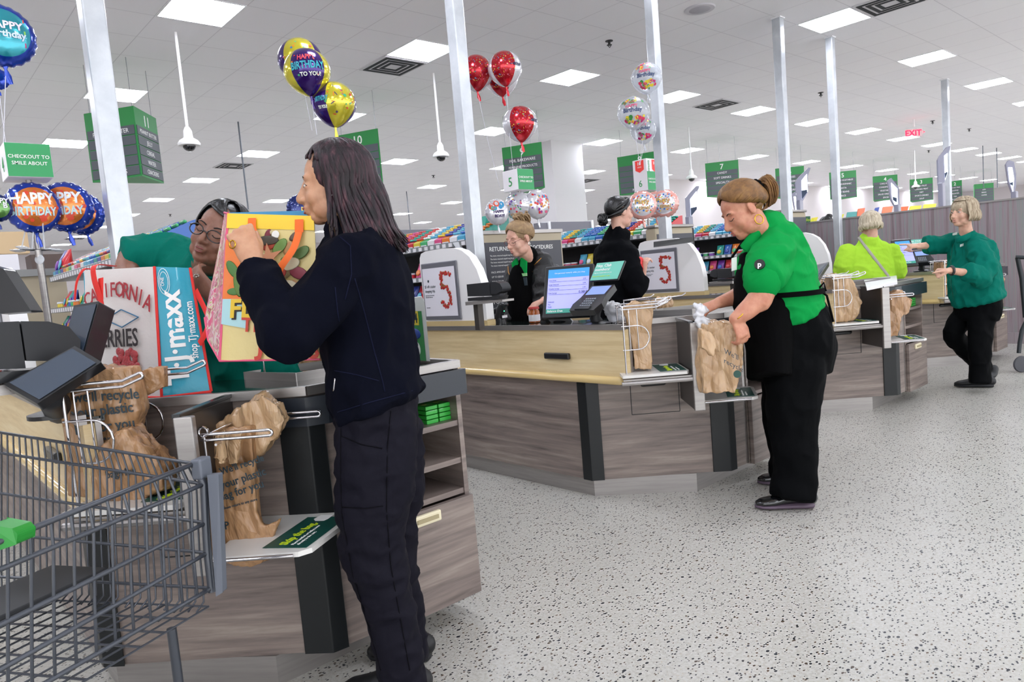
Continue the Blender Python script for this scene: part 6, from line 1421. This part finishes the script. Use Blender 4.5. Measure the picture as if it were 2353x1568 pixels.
def dots(n,colset,seed,size=(.03,.07),shape='mix',inner=.9,ymin=-.8,ymax=.8):
    def f(C,r,W_,sk,sd,up,fd):
        rn=random.Random(seed); byc={}
        for i in range(n):
            c=rn.choice(colset); b=byc.setdefault(c,MB())
            for _ in range(20):
                x,y=rn.uniform(-1,1)*inner,rn.uniform(ymin,ymax)*inner
                if x*x+y*y<inner*inner: break
            s=rn.uniform(*size)*r; k=rn.choice((0,1,2)) if shape=='mix' else {'dot':0,'star':1}[shape]; a0_=rn.uniform(0,6)
            if k==0: P=[(math.cos(2*PI*j/10)*s,math.sin(2*PI*j/10)*s) for j in range(10)]
            elif k==1: P=[((s*1.2 if j%2==0 else s*.5)*math.cos(a0_+PI*j/5),(s*1.2 if j%2==0 else s*.5)*math.sin(a0_+PI*j/5)) for j in range(10)]
            else: P=[(s*1.2*u*math.cos(a0_)-s*.25*v*math.sin(a0_),s*1.2*u*math.sin(a0_)+s*.25*v*math.cos(a0_)) for u,v in ((-1,-1),(1,-1),(1,1),(-1,1))]
            pts=[W_(x*r+p[0],y*r+p[1],-.001) for p in P]; b.add(pts,[tuple(range(len(pts)))])
        for c,b in byc.items(): b.build('print',mat('bprint_'+c,c,.35),sk)
    return f
BL=('foil_blue','#1a3fae');OR=('foil_orange','#e8823a');PU=('foil_purple','#3a1672');YE=('foil_yellow','#dcd03a');RD=('foil_red','#c81428');SI=('foil_silver','#dcdbe2',.14,.3);PE=('foil_peach','#e6a79e',.2,.25);DB=('foil_dark_blue','#16286e')
balloon(2,82,70,3.30,'disc',[BL,('foil_teal','#2fa0b0')],'large blue balloon with a cake print cut by the top left corner',yaw=10,texts=(('HAPPY',.34,.05,.10,'#f0e6f4'),('Birthday',.30,.12,-.16,'#d8e6f8')),dec=lambda C,r,W_,sk,sd,up,fd:[MB().add([W_(x*r,y*r,-.001) for x,y in q],[(0,1,2,3)]).build('print_cake_band',mat('cake_'+c,c,.4),sk) for q,c in ((((-.6,.38),(.62,.38),(.62,.5),(-.6,.5)),'#e4502e'),(((-.6,-.02),(.62,-.02),(.62,.10),(-.6,.10)),'#8cc850'),(((-.6,-.42),(.6,-.42),(.6,-.28),(-.6,-.28)),'#c0206a'))],string=[(8,330)])
balloon(-6,182,24,3.5,'disc',[BL],'small blue balloon just under the cake balloon at the left edge',string=[(14,340)])
hb_t=(('HAPPY',.62,-.10,.10,'#e9eef2',.8),('BIRTHDAY',.46,-.10,-.34,'#bfe0e6',.72))
hdec=dots(26,['#d8452a'],3,(.05,.09),'dot',.72); sdec=dots(1,['#e9eef2'],3)
def both(C,r,W_,sk,sd,up,fd):
    hdec(C,r,W_,sk,sd,up,fd); b=MB(); rn=random.Random(2)
    for i in range(16):
        a=2*PI*i/16; s=.035*r; x,y=.9*r*math.cos(a),.9*r*math.sin(a); P=[W_(x+(s if j%2==0 else s*.4)*math.cos(PI*j/5),y+(s if j%2==0 else s*.4)*math.sin(PI*j/5),0) for j in range(10)]; b.add(P,[tuple(range(10))])
    b.build('print',mat('bprint_star','#e6ecf6',.4),sk)
balloon(190,492,48,3.62,'disc',[BL,OR],'rearmost of the three round blue-rimmed orange balloons at left',yaw=-25,dec=both,tilt=-.1)
balloon(152,476,57,3.50,'disc',[BL,OR],'middle of the three round blue-rimmed orange balloons at left',yaw=-12,texts=hb_t,dec=both,string=None)
balloon(76,478,58,3.35,'disc',[BL,OR],'front blue-rimmed orange HAPPY BIRTHDAY balloon at left',yaw=14,texts=hb_t,dec=both,string=[(92,575)])
balloon(-8,478,32,3.2,'disc',[DB,('foil_green','#5f8f4a')],'dark blue and green balloon cut by the left edge',yaw=5,texts=(('HAPPY',.5,0,.3,'#e9e6f2'),('B',.5,.5,-.05,'#e9e6f2')))
conf=['#c8202c','#2a64b8','#3fae6a','#3a2060','#e07a28']
balloon(690,140,50,4.45,'orb',[YE,PU],'rear yellow and purple balloon of the pair above the dark-haired shopper',yaw=0,dec=dots(26,conf,4),string=[(717,300)])
balloon(706,166,52,4.15,'orb',[PU,YE],'front purple HAPPY BIRTHDAY TO YOU balloon above the shopper',yaw=3,tilt=-.06,texts=(('HAPPY',.34,-.02,.30,'#e04a5a',.8),('BIRTHDAY',.44,0,-.10,'#38b0c0',.72),('TO YOU!',.24,.08,-.42,'#e9eee2')),dec=dots(10,conf,9,(.03,.05),'dot',.8),string=[(728,310)])
balloon(768,240,50,4.25,'orb',[YE,PU],'lower yellow and purple balloon right above the shopper',yaw=24,tilt=.05,texts=(('BIRTHDAY',.30,-1.05,-.05,'#38b0c0',.5),('TO YOU!',.2,-1.0,-.4,'#e9eee2',.6)),dec=dots(26,conf,6,(.04,.08)),tail=1.1)
balloon(692,480,33,5.0,'disc',[DB],'small dark blue confetti balloon behind the face of the dark-haired shopper',yaw=10,texts=(('BI',.5,.1,-.3,'#e6d04a'),),dec=dots(60,['#9ab8e8','#e4e8f4'],5,(.015,.04)))
rd=dots(90,['#e8c04a','#3a9ab8','#8cc850','#e87a8a','#5a2060'],8,(.018,.045))
balloon(1094,168,40,5.5,'orb',[RD,SI],'leftmost red confetti balloon, partly behind the white pole',yaw=12,dec=rd,texts=(('BIRTHDAY',.22,.95,-.05,'#1f2a5a',.6),),string=[(1120,320,5.5),(1148,430,5.5)])
balloon(1152,182,38,5.7,'orb',[RD,SI],'red confetti balloon mostly hidden behind the front red one',yaw=-8,dec=rd)
balloon(1160,158,39,5.35,'orb',[RD,SI],'front red confetti balloon at the top of the red cluster',yaw=-6,dec=rd,texts=(('BIRTHDAY',.22,.98,-.05,'#1f2a5a',.6),),string=[(1170,300),(1180,400)])
balloon(1195,285,40,5.4,'orb',[RD,SI],'lowest red confetti balloon, above the lane 5 sign',yaw=10,dec=rd,texts=(('BIRTHDAY',.24,.95,-.05,'#1f2a5a',.6),),string=[(1197,395)])
pc=dots(40,['#d83a3a','#2a8fc0','#7a3aa0','#e0a030','#3fae6a','#e86a90'],12,(.04,.10),'mix',.85)
balloon(1142,488,30,5.3,'disc',[SI],'left silver balloon of the trio behind the cashier in glasses',yaw=30,texts=(('HAPPY',.3,-.1,-.1,'#3a2060'),('BDAY!',.3,-.05,-.42,'#3a2060')),dec=dots(7,['#e0502e','#2a8fc0','#3fae8a'],2,(.16,.24),'dot',.8,.2,.8))
balloon(1188,472,33,5.45,'disc',[SI],'middle silver confetti balloon of the trio behind the cashier in glasses',yaw=-38,dec=pc)
balloon(1234,470,34,5.5,'disc',[SI],'right silver confetti balloon of the trio behind the cashier in glasses',yaw=40,dec=dots(46,['#d83a3a','#2a8fc0','#7a3aa0','#e0a030','#e86a90'],15,(.05,.11),'dot',.85))
clr=('clear_balloon','#cdd2dc',.08,.15)
fl_=dots(46,['#d83a5a','#e8d23a','#c02a7a','#3f8e4a','#e86a90'],17,(.06,.13),'dot',.98)
def flower(seed): 
    def f(C,r,W_,sk,sd,up,fd): dots(22,['#d83a5a','#e8d23a','#c02a7a','#3f8e4a'],seed,(.07,.14),'dot',1.0,.45,.95)(C,r,W_,sk,sd,up,fd); dots(26,['#d83a5a','#e8d23a','#c02a7a','#3f8e4a'],seed+1,(.07,.14),'dot',1.0,-.95,-.38)(C,r,W_,sk,sd,up,fd)
    return f
ft=(('HAPPY',.26,-.1,.18,'#d8527a'),('Birthday',.36,-.05,-.10,'#27406e'))
for a_ in ((1486,180,35,6.2,'upper clear flower-print balloon, partly behind the white pole'),(1478,300,30,6.3,'lowest clear flower-print balloon beside the white pole'),(1456,260,37,6.0,'front clear flower-print Birthday balloon left of the white pole')):
    o=balloon(a_[0],a_[1],a_[2],a_[3],'orb',[clr],a_[4],texts=ft,dec=flower(int(a_[0])),string=[(1470,380)])
MATS['clear_balloon'].node_tree.nodes['Principled BSDF'].inputs['Alpha'].default_value=.45
pd=dots(60,['#e0622e','#2a6fc0','#e8c04a','#3fae8a'],20,(.03,.07),'dot',.78)
for a_ in ((1506,470,30,6.5,-20,'middle peach Party time balloon behind the white pole'),(1528,468,32,6.45,-10,'right peach balloon, behind the white pole'),(1476,472,33,6.2,5,'left peach Party time balloon above the black-jacketed customer')):
    balloon(a_[0],a_[1],a_[2],a_[3],'disc',[PE,SI],a_[5],yaw=a_[4],texts=(('Party',.46,-.05,.08,'#c09a4a'),('time!',.38,.1,-.32,'#c09a4a')),dec=pd)
# ================================================================== lane number signs on posts
def lanebox(x,y,zc,w_,h_,num,label,express=False,post=True):
    e=empty('lane_sign',(x,y,0 if not post else .0),label,'sign','lane number signs'); z0,z1=zc-h_/2,zc+h_/2
    e.location.z=z0 if not post else 0
    MB().box(x-w_/2,x+w_/2,y-w_/2,y+w_/2,z0,z1).build('box',mat('lane_box','#e7e3e8',.35,emit=.06),e,bevel=.003)
    MB().box(x-w_/2+.002,x+w_/2-.002,y-w_/2-.003,y-w_/2,z0+.002,z1-.002-(.12 if express else 0)).build('green_face',mat('lane_green','#2a9457',.4,emit=.08),e)
    t=MB(); zt=z0+(z1-z0-(.12 if express else 0))*.55; t.text('CHECKOUT TO',.021*w_/.165,(x,y-w_/2-.0045,zt),(1,0,0),UP,.0006,bold=.01); t.text('SMILE ABOUT',.021*w_/.165,(x,y-w_/2-.0045,zt-.03),(1,0,0),UP,.0006,bold=.01); t.build('slogan',whitet,e)
    t=MB(); t.text(num,h_*.62 if not express else h_*.3,(x-w_/2-.002,y,z0+(h_*.22 if not express else .04)),(0,-1,0),UP,.0006); t.build('number',green,e)
    if express:
        rm=mat('express_red','#d8342c',.45,emit=.2)
        b=MB(); b.prism([(x-w_/2-.002,y+a,z) for a,z in ((.05,z1-.01),(-.05,z1-.01),(-.05,z1-.10),(0,z1-.125),(.05,z1-.10))],(-.001,0,0)); b.prism([(x+a,y-w_/2-.002,z) for a,z in ((.0,z1-.01),(.075,z1-.01),(.075,z1-.10),(.038,z1-.125),(.0,z1-.10))],(0,-.001,0)); b.build('red_shield',rm,e)
        t=MB(); t.text('10',.045,(x-w_/2-.004,y,z1-.055),(0,-1,0),UP,.0006,bold=.02); t.text('ITEMS',.018,(x-w_/2-.004,y,z1-.08),(0,-1,0),UP,.0006); t.text('10',.04,(x+.038,y-w_/2-.004,z1-.055),(1,0,0),UP,.0006,bold=.02); t.build('shield_text',whitet,e)
        t=MB().text('EXPRESS',.03,(x-w_/2+.02,y-w_/2-.0035,z1-.02),(0,0,-1),(1,0,0),.0006,'L',bold=.01); t.build('express_text',mat('lane_green','#35a866'),e)
    if post: MB().tube([(x,y,0),(x,y,z0)],.013,10).build('post',steel,e,smooth=60)
    return e
p=Dp(60,376,3.35); lanebox(p.x,p.y,p.z,.18,.155,'4','green CHECKOUT TO SMILE ABOUT box sign at the left edge')
p=Dp(1191,416,5.4); lanebox(p.x,p.y,p.z,.165,.155,'5','box sign with number 5 in front of aisle sign 9')
p=Dp(1483,404,6.9); lanebox(p.x,p.y,p.z,.165,.30,'6','tall express box sign with number 6 left of the white pole',True)
# balloon stick holder on the nearest post
p=Dp(88,575,3.34); e=empty('balloon_holder',(p.x,p.y,p.z),'wire balloon holder with clear cups on the thin steel post at left','holder'); g=MB(); cl=mat('clear_cup','#dfe3ea',.1,coat=1,alpha=.55)
g.tube([p-R*.11,p,p+R*.10],.004,6); g.build('crossbar',blackm,e)
for dx,dz,r_ in ((-.09,-.002,.032),(-.05,.006,.03),(.07,.004,.03),(.10,.0,.028),(-.07,.014,.026),(.012,-.045,.022)):
    MB().lathe(p+R*dx+U*dz-F*.01,[(r_*.4,-.01),(r_,-.004),(r_*1.02,.0),(r_*.5,.003)],16,(R,F,U) if dz>-.04 else (R,U,-F)).build('cup',cl,e,smooth=40)
for dx in (-.08,-.03,.03): MB().tube([p+R*dx,p+R*(dx*.6)+U*.16],.003,5).build('stick',cl,e)
MB().tube([(p.x,p.y,.0),(p.x,p.y,p.z)],.016,10).build('post',steel,e,smooth=60)
# ================================================================== lane end boards
beige=mat('beige_panel','#b9ac93',.5); slate=mat('slate_panel','#4b4c54',.45)
c0=Xp(1108,538,3.38); 
def board(tl,br,Yp_,label,arch=False,text=True):
    a=Yp(tl[0],tl[1],Yp_); b=Yp(br[0],br[1],Yp_); x0,x1,z1=a.x,b.x,a.z
    e=empty('notice_cabinet',((x0+x1)/2,Yp_+.05,0),label,'cabinet','notice cabinets at the lane ends')
    MB().box(x0,x1,Yp_,Yp_+.12,0,z1).build('cabinet_body',beige,e,bevel=.02 if arch else .004)
    MB().box(x0-.01,x1+.01,Yp_-.01,Yp_+.13,z1,z1+.03).build('top_cap',steel,e,bevel=.008 if arch else .003)
    n=MB().box(x0+.02,x1-.02,Yp_-.006,Yp_,z1-.95,z1-.06).build('notice_panel',slate,e)
    if text:
        t=MB(); L=x0+.06; y=Yp_-.008
        t.text('RETURNED CHECK PROCEDURES',.045,(L,y,z1-.125),(1,0,0),UP,.0006,'L',bold=.01)
        for k in range(4): t.text('The items returned unpaid may be presented again electronically and',.016,(L,y,z1-.165-k*.025),(1,0,0),UP,.0006,'L')
        for k,s_ in enumerate(('FACE AMOUNT OF CHECK','UP TO $50.00','$50.01 TO $300','$300.01 TO $800','GREATER THAN $800')): t.text(s_,.02,(L,y,z1-.29-k*.035),(1,0,0),UP,.0006,'L')
        t.text('PURCHASES OF ALCOHOL',.045,(L,y,z1-.52),(1,0,0),UP,.0006,'L',bold=.01)
        for k in range(4): t.text('We check identification for every purchase',.016,(L,y,z1-.56-k*.025),(1,0,0),UP,.0006,'L')
        t.build('notice_text',whitet,n)
    return e
board((1106,540),(1290,540),4.06,'beige cabinet with a dark RETURNED CHECK notice behind the cashier in glasses')
board((1505,524),(1592,524),4.1,'beige cabinet with rounded top behind the second white divider',True,False)
board((1795,488),(1852,488),4.1,'beige cabinet behind the shoulder of the green-shirted bagger',True,False)
# service desk at far left
a=Yp(20,622,7.4); b=Yp(118,618,7.4); e=empty('service_desk',(a.x,7.6,0),'beige service desk with a steel ledge at the left edge','desk')
MB().box(a.x-1.6,b.x+.1,7.4,8.2,0,a.z-.06).build('desk_body',beige,e); MB().box(a.x-1.6,b.x+.12,7.36,8.2,a.z-.06,a.z).build('ledge',mat('ledge_grey','#8a8a88',.4,metal=.3),e)
q0=Yp(-30,585,8.3);q1=Yp(62,532,8.3); tag(MB().box(q0.x,q1.x,8.3,8.5,q0.z,q1.z).build('tan_cabinet',mat('tan_board','#d2b58c',.5)),'tan wall cabinet behind the balloon cups at the left edge','cabinet')
q0=Yp(-25,620,7.5);q1=Yp(42,592,7.5); e=empty('counter_sign',((q0.x+q1.x)/2,7.5,a.z),'white and green card standing on the beige service desk','sign'); MB().box(q0.x,q1.x,7.5,7.53,a.z,q1.z+.03).build('card',mat('paper','#e6e4e8',.5),e); MB().box(q0.x+.02,q1.x-.16,7.49,7.5,a.z,q1.z-.03).build('green_field',mat('sign_mint','#7fd392',.5),e)
tag(MB().box(q1.x+.12,q1.x+.42,7.7,8.0,a.z,a.z+.15).build('brown_box',mat('brown_box','#5a4a44',.6)),'brown box on the service desk beside the green card','box')
# patterned grey shelving backs in the middle distance
pm=mat('perforated_grey','#77767f',.5); N_,L_,B_=nodes(pm); v=tex(pm,'ShaderNodeTexVoronoi',16,(1,1,1)); v.inputs['Randomness'].default_value=0; r_=ramp(pm,v.outputs['Distance'],[(.12,'#a5a4ad'),(.2,'#77767f')]); L_.new(r_.outputs[0],B_.inputs['Base Color'])
for k,(xa,ya,xb_,yb) in enumerate(((885,532,1000,527),(1238,513,1258,512),(1262,512,1357,509))):
    a=Yp(xa,ya,8.0); b=Yp(xb_,yb,8.0); e=empty('shelf_back',((a.x+b.x)/2,8.05,0),['grey perforated shelf back above the left candy boxes','narrow grey perforated shelf back behind the cashier in glasses','wide grey perforated shelf back left of the black-jacketed customer'][k],'shelf','perforated shelf backs'); 
    MB().box(a.x,b.x,8,8.12,0,b.z).build('panel',pm,e); MB().box(b.x,b.x+.05,7.98,8.14,0,b.z+.02).build('edge_post',frm,e)
# ================================================================== self-checkout lamps and displays behind the partition
lampg=mat('kiosk_grey','#8f8fa0',.35,coat=.3); lit=mat('kiosk_lit','#e8f2ff',.4,emit=4); inkb=mat('kiosk_navy','#1d3350',.4)
def kiosk(frame,litp,band,post,d,label,th=.03):
    P=[Dp(x,y,d) for x,y in frame]; c=sum(P,V((0,0,0)))/len(P); e=empty('kiosk_lamp',(c.x,c.y,0),label,'kiosk sign','lit self-checkout signs')
    MB().prism(P,F*th).build('frame',lampg,e,bevel=.006)
    f=MB().prism([Dp(x,y,d-.004) for x,y in litp],F*.003).build('lit_panel',lit,e)
    if band: MB().prism([Dp(x,y,d-.008) for x,y in band],F*.002).build('lane_band',inkb,f)
    q=Dp(post[0],post[1],d); MB().box(q.x-.05,q.x+.05,q.y-.03,q.y+.03,0,q.z).build('post',lampg,e,bevel=.01)
kiosk([(1575,455),(1600,428),(1607,427),(1606,433),(1602,440),(1600,470),(1588,500),(1578,500)],[(1586,458),(1600,440),(1601,480),(1588,497)],[(1587,478),(1601,475),(1601,481),(1588,497)],(1583,498),9.5,'lit self-checkout sign left of the bagger')
kiosk([(1828,420),(1833,410),(1858,385),(1863,386),(1860,394),(1856,405),(1857,440),(1845,462),(1832,465)],[(1842,415),(1854,400),(1856,440),(1843,458)],[(1842,438),(1855,436),(1855,442),(1843,458)],(1837,460),9.8,'lit self-checkout sign behind the head of the bagger')
kiosk([(1820,446),(1828,440),(1832,450),(1837,490),(1828,488),(1824,470)],[(1824,452),(1830,452),(1834,488),(1828,484)],None,(1832,488),10.5,'small lit self-checkout sign beside the larger one')
kiosk([(2040,415),(2048,409),(2066,432),(2067,470),(2060,480),(2048,460)],[(2048,420),(2062,434),(2063,470),(2058,476),(2050,455)],[(2051,452),(2061,455),(2061,466),(2052,460)],(2062,470),9.4,'lit self-checkout sign beside aisle sign 4')
kiosk([(2155,368),(2160,358),(2176,338),(2184,335),(2182,345),(2176,360),(2177,400),(2168,424),(2157,425)],[(2170,358),(2177,352),(2178,395),(2172,414)],[(2171,398),(2177,394),(2177,398),(2172,412)],(2163,420),8.9,'lit self-checkout sign on the pole above the pointing employee')
kiosk([(2312,378),(2318,368),(2330,372),(2335,400),(2335,430),(2328,448),(2318,420)],[(2317,385),(2326,385),(2330,410),(2328,440),(2320,415)],[(2321,420),(2328,418),(2328,428),(2322,424)],(2331,440),9.0,'lit self-checkout sign at the far right edge')
for k,(x0,y0,x1,y1,c,l) in enumerate(((1944,486,1972,502,'#3f9a94','teal card'),(1969,478,1988,498,'#e8662e','small orange card'),(2008,476,2021,490,'#2a4a9c','blue card'),(2026,474,2052,492,'#ee7a4a','peach and orange card'),(2066,474,2088,488,'#ec6226','orange card'),(2089,472,2118,485,'#e6d838','left yellow card'),(2120,468,2152,482,'#e9dc3e','right yellow card'),(1862,499,1880,509,'#dccf3c','low yellow card'),(1925,492,1940,502,'#d9d23c','small yellow card'))):
    d=10.3; P=[Dp(x0+3,y0+2,d+.12),Dp(x1,y0,d+.12),Dp(x1-4,y1,d),Dp(x0,y1+2,d)]; b=MB().prism(P,F*.02+UP*-.01)
    p_=min(P,key=lambda v:v.z); b.box(P[3].x+.03,P[3].x+.06,P[3].y+.03,P[3].y+.06,0,p_.z)
    tag(b.build('display_card',[mat('card_%d'%k,c,.5)]),'%s display standing behind the striped wood wall'%l,'display card','coloured cards behind the striped wall')
P=[Dp(1818,499,9),Dp(1862,497,9),Dp(1862,511,9),Dp(1818,513,9)]; c=sum(P,V((0,0,0)))/4; e=empty('market_sign',(c.x,c.y,c.z-.05),'dark green sign with lime letters behind the bagger','sign')
MB().prism(P,F*.03).build('board',mat('board_green','#1f5a3c',.5),e); MB().text('See marvelous',.055,c-F*.01-U*.02,R,U,.001).build('lettering',lime,e); MB().tube([c,V((c.x,c.y,0))],.02,8).build('post',steel,e)
